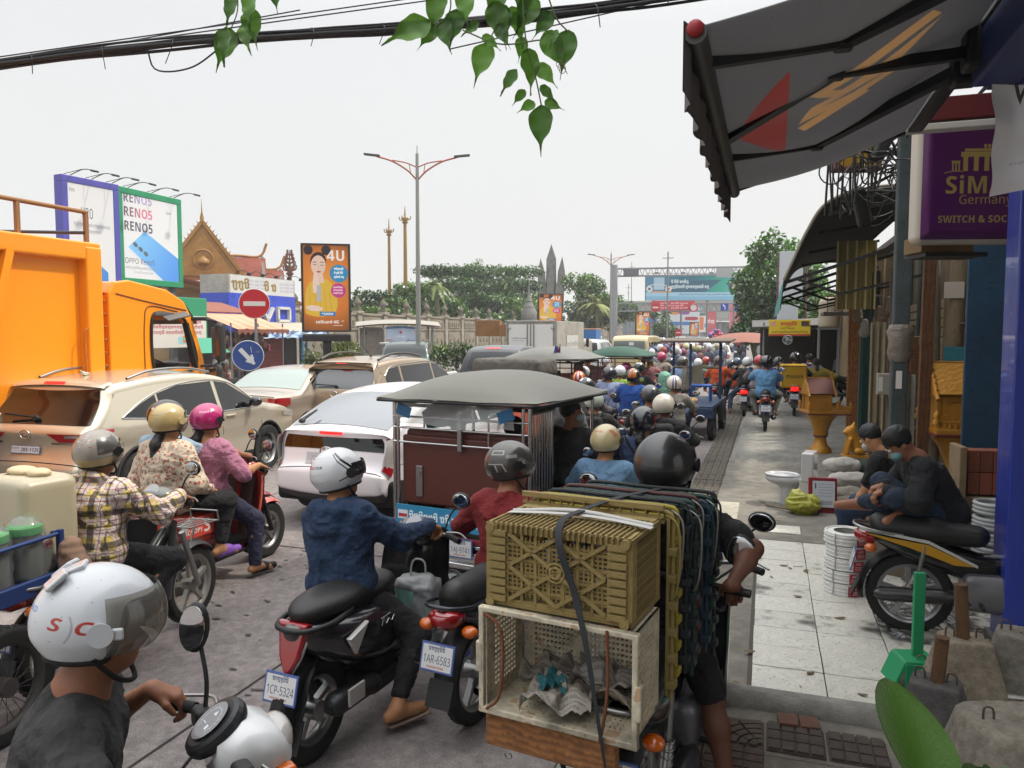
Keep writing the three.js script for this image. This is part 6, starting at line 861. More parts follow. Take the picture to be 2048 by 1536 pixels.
mk('lower_panel',[rb(1.34,.1,.03,.01,0,.41,.03)],mat('#55534f',{r:.25,m:.8}),t);
}
return t;
}
{const p=gnd(920,1155);tuktuk('grey-roofed tuk-tuk with maroon seat back and blue lettered banner',[p.x,0,p.z],R(-8.5),{near:true});}
{const p=bk(1082,14.5),q=bk(1229,19),s=bk(1400,17);tuktuk('dark red tuk-tuk with grey canopy and small flag, by the box truck',[p.x,.08,p.z],-.1,{back:'#5a1d12',posts:'#4a1620',roof:'#6d6e6a'});tuktuk('green-roofed tuk-tuk with red trim in the queue',[q.x,0,q.z],-.05,{roof:'#26493c',back:'#3d1a18',posts:'#6a1a1c',side:'#7a1c20'});
const f=thing('flag','small red and blue flag above the red tuk-tuk','flag',at(1118,720,14.4));mk('cloth',[sheet((u,v)=>V(-u*.14*v+.02,.28-v*.3,.02*Math.sin(u*6)),8,8,.003)],mat('#8c1f2c',{r:.8}),f);mk('stripe',[sheet((u,v)=>V(-u*.07-.06*v,.26-v*.28,.03),4,4,.002)],mat('#2c3f7c'),f);mk('staff',[bar([.02,-.35,0],[.02,.3,0],.008)],BLK,f);
const c=bk(1010,12.2),k=thing('rickshaw','folded grey hood of an orange rickshaw beyond the tuk-tuk roof','rickshaw',[c.x,0,c.z],-.1);mk('hood',[sdf([BX([0,1.58,-.4],[.52,.06,.34],.08),C([-.5,1.55,-.1],[.5,1.55,-.1],.09),C([-.52,1.5,-.7],[.52,1.5,-.7],.08)],{cell:.03,k:.08,fold:.015,ff:14})],mat('#4c4843',{r:.8}),k);mk('body',[rb(1.1,.7,1.3,.12,0,.8,-.6),rb(.08,.5,.3,.03,.54,1.38,-.4)],mat('#b0492c',{r:.4}),k);for(const g of[-1,1])wheel(k,g*.5,.26,-.3,.26,.1,'car');mk('windscreen',[rb(1,.4,.03,.02,0,1.3,-1.2)],TINT,k);}
// motorbikes: rear wheel at z = 0, front at z = -wb
function moto(label,pos,turn,o={}){
const{style='cub',c1='#16161a',c2,seat='#141414',wb=1.22,r=style==='scooter'?.265:.285,rim=STEEL,steer=0,kind=style==='scooter'?'cast':'cast',lit,plate,lean=0,group}=o;
const t=thing('motorbike',label,'motorbike',pos,turn,group);t.rotation.z=lean;const P=paint(c1,0,.2),D=mat('#141414',{r:.55}),sc=style==='scooter',tw=sc?.1:.075;
wheel(t,0,r,sc?.22:0,r,tw,kind,rim);const fw=wheel(t,0,r,-wb,r,tw*.95,kind,rim,steer);
const F=(g)=>tf(merge(g),0,0,0).applyMatrix4(new THREE.Matrix4().makeTranslation(0,0,-wb+.12).multiply(new THREE.Matrix4().makeRotationY(steer)).multiply(new THREE.Matrix4().makeTranslation(0,0,wb-.12)));
mk('fork',[F([bar([.075,r,-wb],[.07,.72,-wb+.17],.022),bar([-.075,r,-wb],[-.07,.72,-wb+.17],.022),bar([0,.6,-wb+.15],[0,.98,-wb+.27],.03)])],sc?D:STEEL,t);
mk('front_fender',[F([sheet((u,v)=>{const a=lerp(-.75,1.35,v),x=(u-.5)*2,q=r+.035-.03*x*x;return V(x*.06,r+Math.cos(a)*q,-wb+Math.sin(a)*q);},8,16,.006)])],o.fender??P,t);
const hy=sc?.9:.98,hz=-wb+.33;
const bars=mk('handlebar',[F([tube([[-.34,hy+.02,hz+.1],[-.22,hy+.03,hz+.04],[-.06,hy,hz],[.06,hy,hz],[.22,hy+.03,hz+.04],[.34,hy+.02,hz+.1]],.012,24,6)])],STEEL,t);mk('grip',[F([-1,1].map((s)=>bar([s*.235,hy+.03,hz+.045],[s*.35,hy+.02,hz+.105],.018,10)))],RUB,bars);mk('lever',[F([-1,1].map((s)=>tube([[s*.2,hy+.03,hz-.01],[s*.28,hy+.03,hz-.02],[s*.37,hy+.02,hz+.05]],.006,10,5)))],STEEL,bars);
for(const s of o.mirrors??[-1,1]){const m=mk('mirror',[F([tube([[s*.2,hy+.03,hz+.03],[s*.25,hy+.16,hz+.02],[s*.31,hy+.22,hz+.03]],.006,10,5),tf(sp(0,0,0,.07,.05,.02),s*.33,hy+.25,hz+.04,0,s*-.2)])],D,t);mk('mirror_glass',[F([tf(sp(0,0,0,.062,.043,.006),s*.33,hy+.25,hz+.058,0,s*-.2)])],mat('#b9bcc0',{r:.03,m:1}),m);}
mk('headlamp_cowl',[F([loft([[hz+.07,0,hy+.01,.1,.06,.07],[hz,0,hy+.03,.14,.075,.1],[hz-.09,0,hy,.12,.07,.1],[hz-.14,0,hy-.03,.07,.04,.05]],20)])],o.cowl??P,t);mk('headlamp',[F([tf(sp(0,0,0,.085,.07,.05),0,hy-.01,hz-.11,-.3)])],CLEARL,t);mk('speedometer',[F([tf(cy(.055,.055,.012,20),0,hy+.075,hz+.045,.9)])],mat('#8f9294',{r:.2,clearcoat:1}),t);
if(sc){
mk('leg_shield',[sheet((u,v)=>{const x=(u-.5)*2,y=lerp(.26,.94,v),w=lerp(.17,.22,Math.sin(v*2.6))*(o.wide??1);return V(x*w,y,-wb+.36-.14*v+.09*x*x*1.4+(v<.2?(.2-v)*.5:0));},16,16,.03)],P,t);if(o.shieldIn)mk('inner_shield',[sheet((u,v)=>{const x=(u-.5)*2,y=lerp(.3,.86,v);return V(x*.15*(o.wide??1),y,-wb+.402-.14*v+.1*x*x);},10,10,.012)],o.shieldIn,t);
if(o.edge)mk('shield_edge',[-1,1].map((s)=>tube([0,.25,.5,.75,1].map((v)=>{const w=lerp(.17,.22,Math.sin(v*2.6))*(o.wide??1)+.006;return[s*w,lerp(.26,.94,v),-wb+.36-.14*v+.12];}),.012,20,6)),o.edge,t);
mk('floorboard',[rb(.34,.07,.42,.03,0,.29,-wb+.56),rb(.3,.1,.6,.04,0,.24,-.42)],D,t);
mk('body',[loft([[.36,0,.7,.03,.03,.03],[.31,0,.68,.1,.06,.09],[.18,0,.64,.17,.1,.15],[0,0,.6,.2,.12,.2],[-.22,0,.56,.2,.14,.22],[-.42,0,.5,.16,.16,.2],[-.5,0,.45,.1,.14,.14]],28)],P,t);
mk('seat',[sdf([EL([0,.77,.06],[.14,.075,.26]),EL([0,.745,-.28],[.13,.06,.2]),C([0,.74,.2],[0,.71,-.4],.07)],{cell:.016,k:.06})],mat(seat,{r:.5,bumpMap:BUMP,bumpScale:.002}),t);
mk('grab_rail',[tube([[-.12,.73,.02],[-.14,.72,.22],[-.08,.715,.345],[.08,.715,.345],[.14,.72,.22],[.12,.73,.02]],.015,30,8)],D,t);
mk('engine',[rb(.13,.17,.5,.05,-.13,.31,-.12),rb(.16,.14,.3,.04,.02,.32,-.36)],mat('#202022',{r:.5}),t);
mk('muffler',[sdf([C([.15,.31,.2],[.14,.28,-.12],.062,.05),C([.14,.26,-.12],[.06,.22,-.36],.025)],{cell:.014,k:.05})],mat('#18181a',{r:.45}),t);const ht=mk('heat_shield',[rb(.015,.09,.13,.005,.215,.34,.12)],mat('#b9b7b2',{r:.3,m:.4}),t);mk('outlet',[cy(.022,.022,.02,12,.152,.31,.262,Math.PI/2)],mat('#070707'),ht);
mk('rear_fender',[loft([[.2,0,.5,.06,.05,.05],[.3,0,.44,.075,.02,.02],[.36,0,.3,.08,.015,.02],[.4,0,.2,.085,.012,.012]],14),rb(.18,.16,.012,.004,0,.21,.395,-.35)],D,t);
const tl=ext([[-.075,.1],[.075,.1],[.045,-.05],[0,-.14],[-.045,-.05]],.05,.015);const lamp=mk('tail_lamp',[tf(tl,0,.63,.335,-.25)],REDL,t);mk('lamp_trim',[[-1,1].map((s)=>tube([[s*.085,.72,.29],[s*.055,.58,.345],[0,.48,.37]],.009,12,5))],CHROME,lamp);for(const s of[-1,1])mk('indicator',[tf(ext([[0,.03],[.14,.07],[.05,-.05]],.03,.008),s*.205,.6,.16,0,Math.PI/2)],CLEARL,t);
}else{
for(const s of[-1,1])mk('leg_shield',sheet((u,v)=>V(s*(.05+.14*Math.sin(u*1.9)),lerp(.34,.84,v),-wb+.34+u*.18-.08*v),8,10,.01),o.shield??P,t);
mk('body',[loft([[.34,0,.73,.02,.02,.02],[.26,0,.7,.08,.04,.05],[.05,0,.64,.11,.08,.09],[-.2,0,.58,.1,.1,.12],[-.42,0,.52,.07,.1,.12],[-.75,0,.56,.05,.06,.07],[-.95,0,.72,.05,.06,.06]],22)],P,t);
if(c2)mk('stripe_panel',[-1,1].map((s)=>tf(ext([[-.3,.085],[.1,.035],[.38,-.085],[.26,-.085],[.0,.005]],.012,.003),s*.107,.63,.0,0,Math.PI/2,0)),c2,t);
mk('seat',[sdf([C([0,.78,.2],[0,.765,-.12],.075,.085),C([0,.75,-.12],[0,.735,-.42],.085,.07),BX([0,.73,-.1],[.06,.02,.3],.03)],{cell:.018,k:.06})],mat(seat,{r:.5}),t);
mk('grab_rail',[tube([[-.1,.72,.06],[-.12,.74,.24],[-.07,.76,.36],[.07,.76,.36],[.12,.74,.24],[.1,.72,.06]],.011,26,6)],o.rail??STEEL,t);
mk('engine',[sdf([BX([0,.36,-.52],[.09,.08,.15],.05),C([0,.38,-.6],[0,.36,-.86],.07,.055),EL([.11,.34,-.5],[.04,.09,.11]),EL([-.11,.34,-.46],[.04,.08,.12])],{cell:.016,k:.04})],mat('#77767a',{r:.45,m:.6}),t);
mk('muffler',[lathe([[.02,0],[.05,.04],[.055,.42],[.03,.5],[.02,.52]],14,.15,.3,.24,-Math.PI/2+.06),tube([[.14,.31,-.28],[.1,.26,-.5],[.06,.3,-.78],[.03,.36,-.84]],.018,16,6)],mat('#4c4b4c',{r:.35,m:.8}),t);mk('swingarm',[-1,1].map((s)=>sqbar([s*.075,r,0],[s*.075,.36,-.42],.025,.045)),mat('#3a3a3c'),t);mk('shock',[-1,1].map((s)=>[bar([s*.1,r+.05,.02],[s*.1,.46,-.04],.028,10),bar([s*.1,.44,-.04],[s*.1,.66,-.08],.016,8),...[0,1,2,3,4].map((k)=>to(.028,.005,s*.1,.36+k*.028,.0-k*.008,Math.PI/2,0,0,12,5))]),STEEL,t);
mk('rear_fender',[sheet((u,v)=>{const a=lerp(-.2,1.75,v),x=(u-.5)*2,q=r+.05-.03*x*x;return V(x*.065,r+Math.cos(a)*q,Math.sin(a)*q);},8,16,.008),rb(.15,.14,.012,.004,0,.3,r+.07,-.4)],D,t);
mk('tail_lamp',[loft([[.37,0,.685,.04,.025,.03],[.33,0,.685,.085,.045,.06],[.24,0,.68,.09,.04,.06]],16)],lit?REDGLOW:REDL,t);for(const s of[-1,1])mk('indicator',[sp(s*.13,.62,.27,.045,.032,.04)],AMB,t);mk('footpeg',[bar([-.26,.3,-.42],[.26,.3,-.42],.014),bar([.08,.34,-.28],[.2,.3,-.2],.01)],RUB,t);
}
const py=sc?.455:.5,pz=sc?.425:.375;const pl=mk('number_plate',[rb(.2,.145,.006,.012,0,py,pz,-.25)],mat('#2c4a8c',{r:.4}),t);mk('print',[tf(new THREE.PlaneGeometry(.188,.133),0,py+.001,pz+.0045,-.25)],mat('#ffffff',{map:plate??PLATE0,r:.4}),pl);
return t;
}
const PLATE0=plateTex('','1GB-6207','');
const onRoad=(px,py)=>gnd(px,py);
// foreground scooter, rear wheel near the bottom of the frame
const scooter1=moto('glossy black scooter with plate 1CP-5324 in the foreground',onRoad(622,1518).add(V(.02,0,-.22)),R(-6),{style:'scooter',plate:plateTex('','1CP-5324',''),wb:1.15,mirrors:[1],seat:'#1b1b1c'});
mk('mudflap_sticker',[rb(.085,.075,.004,.002,0,.3,.405,-.15)],mat('#ffffff',{map:TEX(64,64,(g)=>{g.fillStyle='#c8862c';g.fillRect(0,0,64,64);g.fillStyle='#b02a2c';g.beginPath();g.moveTo(0,0);g.lineTo(32,34);g.lineTo(64,0);g.lineTo(64,24);g.lineTo(32,60);g.lineTo(0,24);g.fill();}),r:.4}),scooter1);
mk('script_badge',[tube([[.207,.6,-.12],[.206,.64,-.14],[.206,.6,-.16],[.207,.62,-.19],[.207,.6,-.21],[.205,.62,-.24],[.2,.6,-.28]],.003,40,4),bar([.207,.64,-.11],[.206,.645,-.2],.003)],CHROME,scooter1);
const bagP=scooter1.localToWorld?(scooter1.updateMatrixWorld(true),scooter1.localToWorld(V(.1,.33,-.66))):V();
{const b=thing('plastic_bag','white and mint carrier bag hanging inside the black scooter','bag',bagP,R(-8));mk('bag',[sdf([BX([0,.16,0],[.09,.16,.05],.03),C([-.06,.32,0],[.06,.34,0],.04)],{cell:.014,k:.05,fold:.014,ff:22})],mat('#a6a9a9',{r:.4,transmission:.2}),b);mk('mint_panel',[sheet((u,v)=>V((u-.5)*.12-.04,.02+v*.28,.09+.006*Math.sin(u*9+v*7)),10,10,.003)],mat('#7fb0a3',{r:.5}),b);mk('handle',[tube([[-.05,.32,.02],[-.03,.46,0],[.04,.46,0],[.06,.32,.02]],.006,16,5)],mat('#b5b7b6'),b);}
// red-shirt rider's bike, plate 1AR
const bike2=moto('dark motorbike with plate 1AR partly hidden by the crates',onRoad(950,1440),R(-9),{c1:'#15161b',plate:plateTex('','1AR-6583',''),rim:STEEL,rail:mat('#20242a',{r:.2})});
// crate carrier's bike
const bikeC=moto('dark motorbike under the tall stack of plastic crates',at(1150,1536,2.62).setY(0).add(V(.16,0,-.5)),R(-8.5),{c1:'#111114',kind:'wire'});
// plaid man's bike with a front carrier
const bikeP=moto('worn grey motorbike with wire front carrier, plaid shirt rider',onRoad(380,1240).add(V(.12,0,1.22)),R(5),{c1:'#3b3c3b',cowl:paint('#55564f'),rim:mat('#8d8a82',{r:.5,m:.4}),fender:mat('#262625',{r:.4}),shield:mat('#2a2a2a'),mirrors:[1],wb:1.22});
mk('front_carrier',[[0,1,2,3,4].map((i)=>bar([-.1+i*.05,.72,-1.42],[-.1+i*.05,.74,-1.1],.005)),bar([-.12,.72,-1.42],[.12,.72,-1.42],.007),bar([-.12,.74,-1.1],[.12,.74,-1.1],.007),bar([-.12,.8,-1.4],[.12,.8,-1.4],.006),bar([-.12,.72,-1.42],[-.12,.8,-1.4],.006),bar([.12,.72,-1.42],[.12,.8,-1.4],.006),bar([0,.5,-1.2],[0,.72,-1.3],.01)],STEEL,bikeP);
// pink scooter
const scooter2=moto('coral pink scooter with white lettering carrying two women',onRoad(532,1112).add(V(0,0,1.18)),R(0),{style:'scooter',c1:'#c4453a',shieldIn:mat('#5c4640',{r:.4}),edge:paint('#d2685c'),wide:1.15,wb:1.18,mirrors:[-1,1],seat:'#a69a84'});
mk('lettering',[tf(new THREE.PlaneGeometry(.34,.16),.203,.58,-.06,0,Math.PI/2)],mat('#ffffff',{map:TEX(256,128,(g)=>{g.fillStyle='#c4453a';g.fillRect(0,0,256,128);g.fillStyle='#d8d2cc';g.font=sansB(42);g.fillText('SCOOPY',8,100,150);g.font=sansB(120);g.fillText('S',166,110);}),r:.3,key:2}),scooter2);
// man in pale blue shirt behind: red sporty bike
const bikeB=moto('black and red motorbike of the pale blue shirt man',at(296,900,6.2).setY(0),R(-6),{c1:'#7a1218',shield:paint('#8c1418')});
// parked bike by the blue column, seen from its side
const bikeK=moto('parked black motorbike with yellow and white stripes by the column',gnd(1815,1262),R(-93),{c1:'#101012',c2:mat('#b5851f',{r:.3}),mirrors:[],rim:mat('#a6a6a8',{r:.3,m:.6})});
mk('white_stripe',[-1,1].map((s)=>tf(ext([[-.34,.11],[.1,.05],[.4,-.09],[.4,-.075],[.1,.068],[-.34,.125]],.012,.002),s*.112,.63,0,0,Math.PI/2)),mat('#b9b9b4',{r:.3}),bikeK);
const bikeD=moto('black motorbike parked on the far pavement facing the road',gnd(1665,812,.13),R(-75),{c1:'#141416',mirrors:[1,-1],kind:'wire'});
const bikeL=moto('dark motorbike with small plate, pale blue shirt rider ahead',gnd(1530,862,.13),R(1),{c1:'#18181a',c2:null,mirrors:[-1,1],rim:mat('#222222')});
const bikeY=moto('motorbike with bright red tail light under yellow delivery box',gnd(1588,832,.13),R(-2),{c1:'#161618',lit:true,kind:'wire',plate:PLATE0});
// foreground handlebar unit at the lower left edge: bike of the white-helmet man
const bikeF=moto('white and black motorbike with clear speedometer at lower left',(()=>{const q=at(470,1478,2.1),o=V(0,1.0,-.89).applyAxisAngle(V(0,1,0),R(-34));q.sub(o);return q;})(),R(-34),{c1:'#1b1b1d',cowl:paint('#cfd0d0'),mirrors:[],fender:paint('#c9c9c9'),steer:.0});
{const hy=.98,hz=-1.22+.33;mk('instrument_cluster',[tf(ext(Array.from({length:28},(_,i)=>{const a=i/28*6.2832,k=1+.12*Math.sin(a);return[Math.cos(a)*.06*k,Math.sin(a)*.076];}),.05,.018),0,hy+.07,hz+.05,-.95)],mat('#202124',{r:.4}),bikeF);mk('dial_glass',[tf(new THREE.CircleGeometry(.075,32),0,hy+.098,hz+.068,-.95,0,0,.66,.8,1)],mat('#ffffff',{map:TEX(256,256,(g)=>{g.fillStyle='#77787c';g.fillRect(0,0,256,256);g.strokeStyle='#c5c6c8';g.lineWidth=3;g.beginPath();g.arc(128,128,84,2.4,7.0);g.stroke();for(let i=0;i<13;i++){const a=2.4+i*.38;g.beginPath();g.moveTo(128+Math.cos(a)*84,128+Math.sin(a)*84);g.lineTo(128+Math.cos(a)*100,128+Math.sin(a)*100);g.stroke();}g.fillStyle='#d8d8d8';g.beginPath();g.moveTo(128,60);g.lineTo(150,90);g.lineTo(106,90);g.fill();g.fillRect(70,150,50,6);g.fillRect(150,150,30,30);g.fillStyle='#b5402c';g.fillRect(190,110,12,8);}),r:.15,clearcoat:1}),bikeF);for(const s of[-1,1])mk('front_indicator',[rb(.05,.07,.06,.015,s*.12,hy-.07,hz-.1)],AMB,bikeF);mk('switch_box',[-1,1].map((s)=>rb(.07,.06,.05,.015,s*.19,hy+.02,hz+.04)),mat('#131313',{r:.6}),bikeF);{bikeF.updateMatrixWorld(true);const mp=V(-.27,hy+.27,hz+.03),cam=bikeF.worldToLocal(V(0,EYE,0)).sub(mp).normalize(),n=cam.lerp(V(-.1,-.2,1),.45).normalize(),q=new THREE.Quaternion().setFromUnitVectors(V(0,0,1),n),el=(k,dz)=>sp(0,0,0,.05*k,.078*k,.02*k).translate(0,0,dz).applyQuaternion(q).translate(mp.x,mp.y,mp.z);const mm=mk('mirror',[el(1,0),tube([[-.19,hy+.03,hz+.03],[-.2,hy+.12,hz+.02],[-.26,hy+.22,hz+.02]],.007,14,6)],BLK,bikeF);mk('mirror_glass',[cy(.05,.05,.004,28,0,0,0,Math.PI/2).scale(.88,1.38,1).translate(0,0,.0175).applyQuaternion(q).translate(mp.x,mp.y,mp.z)],mat('#c4c7ca',{r:.03,m:1}),mm);}mk('keys',[bar([-.16,hy-.06,hz+.06],[-.2,hy-.13,hz+.1],.006)],STEEL,bikeF);}
// -- cart with jars at the left edge
{
const p=at(124,1176,4.3).sub(V(.06,.71,-.36).applyAxisAngle(V(0,1,0),R(5))),t=thing('snack_cart','blue metal vendor cart at left edge with one spoked wheel','cart',[p.x,0,p.z],R(5)),B=mat('#1d3468',{r:.5,m:.2});
mk('tray',[rb(.7,.05,1.55,.01,-.3,.74,.17),rb(.7,.1,.03,.01,-.3,.74,-.36),rb(.03,.1,1.3,.01,.06,.74,.3)],B,t);mk('guard_rail',[bar([.06,1.0,-.36],[.06,1.0,.95],.012),bar([-.65,1.0,-.36],[.06,1.0,-.36],.012),...[-.36,.3,.95].map((z)=>sqbar([.06,.74,z],[.06,1.02,z],.03))],B,t);wheel(t,.12,.31,.1,.31,.08,'wire',mat('#3b3634',{r:.6}));mk('axle_frame',[sqbar([-.6,.31,.1],[.1,.31,.1],.04),sqbar([.02,.31,.1],[.02,.72,.1],.04),sqbar([.02,.5,.6],[.02,.5,-.36],.03)],mat('#2c2320',{r:.7}),t);mk('reflector',[rb(.06,.04,.02,.01,.075,.52,-.1)],AMB,t);
t.updateMatrixWorld(true);const W=(x,y,z)=>t.localToWorld(V(x,y,z));
const jc=thing('jerrycan','large cloudy plastic jerrycan half full on the cart','jerrycan',W(-.2,.77,-.42),R(-8));mk('can',[sdf([BX([0,.29,0],[.155,.2,.11],.06),EL([0,.02,0],[.16,.04,.12])],{cell:.016,k:.08})],mat('#d2c8ac',{r:.35,transmission:.45,bumpMap:BUMPC,bumpScale:.01}),jc);mk('cap',[sdf([EL([-.06,.565,0],[.11,.03,.07]),EL([.1,.565,0],[.07,.03,.06])],{cell:.012,k:.02})],mat('#c0ad8a',{r:.6}),jc);mk('strap',[tube([[-.1,.0,.16],[-.12,.3,.18],[-.1,.52,.15],[-.1,.56,0]],.006,20,5)],mat('#4a3a2a'),jc);
const jar=(x,z,lid,lab,s=1)=>{const j=thing('snack_jar',lab,'jar',W(x-.02,.77,z+.02),0,'bagged snack jars on the cart');mk('jar',[lathe([[.0,0],[.075,0],[.08,.02],[.08,.2],[.07,.23]],20,0,0,0,0,0,0)],mat('#7d8078',{r:.1,transmission:.4,key:3}),j);mk('contents',[cy(.07,.07,.17,16,0,.1,0)],mat(pick(['#37322a','#5a3a28','#4c4a2a','#2c2a30']),{r:.7}),j);mk('lid',[cy(.082,.082,.035,24,0,.25,0)],mat(lid,{r:.35}),j);mk('bag',[sdf([C([0,.03,0],[0,.24,0],.094,.088)],{cell:.02,k:.02,fold:.009,ff:26})],mat('#e6e8ea',{r:.08,transmission:.93,thickness:0,side:THREE.DoubleSide}),j);j.scale.setScalar(s*1.12);};
SEED=8;jar(-.02,-.24,'#3f9a4e','bagged jar with green lid nearest the plaid shirt man');jar(-.03,-.03,'#46a054','bagged jar with green lid, second from the front corner');jar(-.03,.2,'#a8506a','bagged jar with pinkish lid behind the green lidded ones');jar(-.24,.3,'#49a25a','jar with green lid farther in, beside the jerrycan');jar(-.2,-.05,'#9a3a40','jar with red lid between jerrycan and green lids');jar(-.03,.42,'#8a3a3c','bagged jar with dark red lid at the frame edge');jar(.0,-.33,'#a83840','small jar with red cap at the cart corner',.62);
const c=thing('rolled_cloth','brown rolled cloth hanging over the cart corner','cloth',W(.1,.6,-.4),R(-8));mk('cloth',[sdf([C([0,.32,0],[.06,.2,0],.05),C([.06,.2,0],[.0,0,0],.055,.045),C([0,.3,.03],[-.02,.0,.03],.04)],{cell:.012,k:.04,fold:.012,ff:24})],mat('#7d6352',{r:.95}),c);
}
// -- plastic crates strapped to the carrier bike
{
const h=R(-8.5),org=at(1265,1258,2.57),dir=(x,y,z)=>V(x,y,z).applyAxisAngle(V(0,1,0),h).add(org);SEED=12;
const grid=(w,hh,t,nx,ny,wx)=>{const g=[];for(let i=1;i<nx;i++)g.push(bx(wx,hh,t,-w/2+i*w/nx,0,0));for(let j=1;j<ny;j++)g.push(bx(w,wx,t*.9,0,-hh/2+j*hh/ny,0));return g;};
const lattice=(w,hh,nx,ny,sol)=>[...grid(w-sol*2,hh-sol,.012,nx,ny,.007),bx(sol,hh,.016,-w/2+sol/2,0,0),bx(sol,hh,.016,w/2-sol/2,0,0),bx(w,sol*.35,.018,0,hh/2-sol*.17,0),bx(w,sol*.35,.018,0,-hh/2+sol*.17,0)];
{
const c=thing('plastic_crate','dirty yellow lattice crate on top, its base facing us','crate',dir(-.29,0,0),h,'plastic crates on the carrier bike'),m=mat('#c9b478',{r:.6,map:rep(RUST,1.6),bumpMap:BUMP,bumpScale:.004}),w=.56,hh=.31,dp=.34;
mk('base_grid',[tf(merge([...lattice(w,hh,22,14,.085),...grid(w-.17,hh-.03,.02,7,5,.011)]),0,hh/2,-.01),...[[-.19,.03,.19,.28],[-.19,.28,.19,.03],[0,.03,.19,.16],[0,.03,-.19,.16],[0,.28,.19,.16],[0,.28,-.19,.16]].map((q)=>sqbar([q[0],q[1],.004],[q[2],q[3],.004],.009,.014)),to(.02,.006,0,hh/2,.006),to(.035,.004,0,hh/2,.006)],m,c);
mk('side_wall',[tf(merge(lattice(dp,hh,12,8,.05)),w/2,hh/2,-dp/2,0,Math.PI/2)],m,c);mk('side_wall',[tf(merge(lattice(dp,hh,12,8,.05)),-w/2,hh/2,-dp/2,0,Math.PI/2)],m,c);
const tp=[];for(let i=0;i<26;i++)tp.push(rb(.008,.014,dp*.42,.003,-.26+i*.0208,hh+.006,-dp*.21,0,0,0,1));for(let i=0;i<4;i++)tp.push(bx(w,.01,[.1,.02,.05,.06][i],0,hh,[-.05,-.16,-.22,-.31][i]));for(let i=0;i<24;i++)tp.push(bx(.012,.009,dp,-.27+i*.0235,hh-.001,-dp/2));mk('top_wall',tp,m,c);mk('bottom_wall',[bx(w,.01,dp,0,.005,-dp/2)],m,c);
mk('ribbed_edge',[...[-1,1].flatMap((s)=>Array.from({length:9},(_,i)=>rb(.07,.024,.012,.003,s*(w/2-.045),.03+i*.031,.008,0,0,0,1))),...Array.from({length:26},(_,i)=>rb(.007,.03,.016,.002,-.26+i*.0208,hh-.012,.006,0,0,0,1))],m,c);for(const s of[-1,1])for(const k of[.015,hh-.015])mk('foot',cy(.018,.018,.02,12,s*(w/2-.015),k,.008,Math.PI/2),m,c);mk('rim',[sqbar([-w/2-.02,hh+.045,-dp],[w/2+.02,hh+.045,-dp],.02,.02),sqbar([-w/2-.02,hh+.01,-dp],[w/2+.02,hh+.01,-dp],.012),...Array.from({length:12},(_,i)=>bx(.006,.045,.015,-w/2+i*w/11,hh+.025,-dp))],m,c);
}
{
const w=.585,hh=.385,dp=.3,c=thing('plastic_crate','grimy white crate on its side holding crumpled paper','crate',dir(-.275,-.395,.03),h,'plastic crates on the carrier bike'),m=mat('#e8e3d6',{r:.6,map:rep(RUST,.9),bumpMap:BUMP,bumpScale:.003});
const holes=(W,H,nx,ny,rd,rows)=>{const hs=[];for(let j=0;j<ny;j++)for(let i=0;i<nx;i++){const x=-W/2+(i+.5)*W/nx,y=-H/2+(j+.5)*H/ny;if(rows&&rows(x,y))continue;const a=Math.min(W/nx,H/ny)*.3;hs.push([[x-a*rd,y-a],[x-a*rd,y+a],[x+a*rd,y+a],[x+a*rd,y-a]]);}return hs;};
const panel=(W,H,hs)=>ext([[-W/2,-H/2],[W/2,-H/2],[W/2,H/2],[-W/2,H/2]],.008,0,hs);
mk('base',[boxUV(tf(panel(w-.04,hh-.03,holes(w*.78,hh*.84,26,15,1,(x,y)=>Math.hypot(x+.02,y+.02)<.045)),0,hh/2,-dp))],m,c);
mk('side_wall',[boxUV(tf(panel(dp,hh,holes(dp*.6,hh*.7,8,13,1.2)),-w/2+.004,hh/2,-dp/2,0,Math.PI/2))],m,c);mk('side_wall',[boxUV(tf(panel(dp,hh,holes(dp*.6,hh*.7,8,13,1.2)),w/2-.004,hh/2,-dp/2,0,Math.PI/2))],m,c);
mk('floor_wall',[boxUV(tf(panel(w,dp,holes(w*.8,dp*.7,24,7,.55,(x)=>Math.abs(x)<.06||x<-.16)),0,.004,-dp/2,-Math.PI/2))],m,c);mk('top_wall',[boxUV(bx(w,.008,dp,0,hh-.004,-dp/2))],m,c);
mk('rim',[rb(w+.04,.022,.03,.006,0,hh,.005),rb(w+.04,.026,.03,.006,0,-.002,.005),rb(.022,hh,.03,.006,-w/2-.008,hh/2,.005),rb(.022,hh,.03,.006,w/2+.008,hh/2,.005),rb(.03,.13,.035,.008,w/2+.018,hh*.4,.005),rb(.03,.12,.035,.008,-w/2-.016,hh*.52,.005)].map((g)=>boxUV(g)),m,c);
for(const g of[tube([[-w/2+.01,hh-.01,.028],[-w/2+.075,hh-.05,.028],[-w/2+.07,.06,.03],[-w/2+.02,.01,.028]],.006,30,6),tube([[w/2-.09,hh+.01,.028],[w/2-.085,.2,.03],[w/2-.1,.06,.03],[w/2-.115,-.01,.028]],.006,30,6)])mk('wire_handle',g,mat('#6d3f26',{r:.85}),c);
const pap=(l,x,y,z,s,col,sd)=>{const q=thing('crumpled_paper',l,'paper',dir(-.275+x,-.395+y,.03+z),h,'crumpled paper in the white crate');mk('sheet',[sheet((u,v)=>V((u-.5)*s*1.5+.03*noise3(u*4+sd,v*4,1),s*.55*Math.abs(noise3(u*3.3+sd,v*3.1,sd))+.02+.03*noise3(u*9,v*9,sd)+(v>.7?(.7-v)*.06:0),(v-.6)*s*1.3+.03*noise3(u*4,v*4+sd,4)),22,22,.002)],mat('#ffffff',{map:PRINT,color:col,r:.8,side:THREE.DoubleSide}),q);};
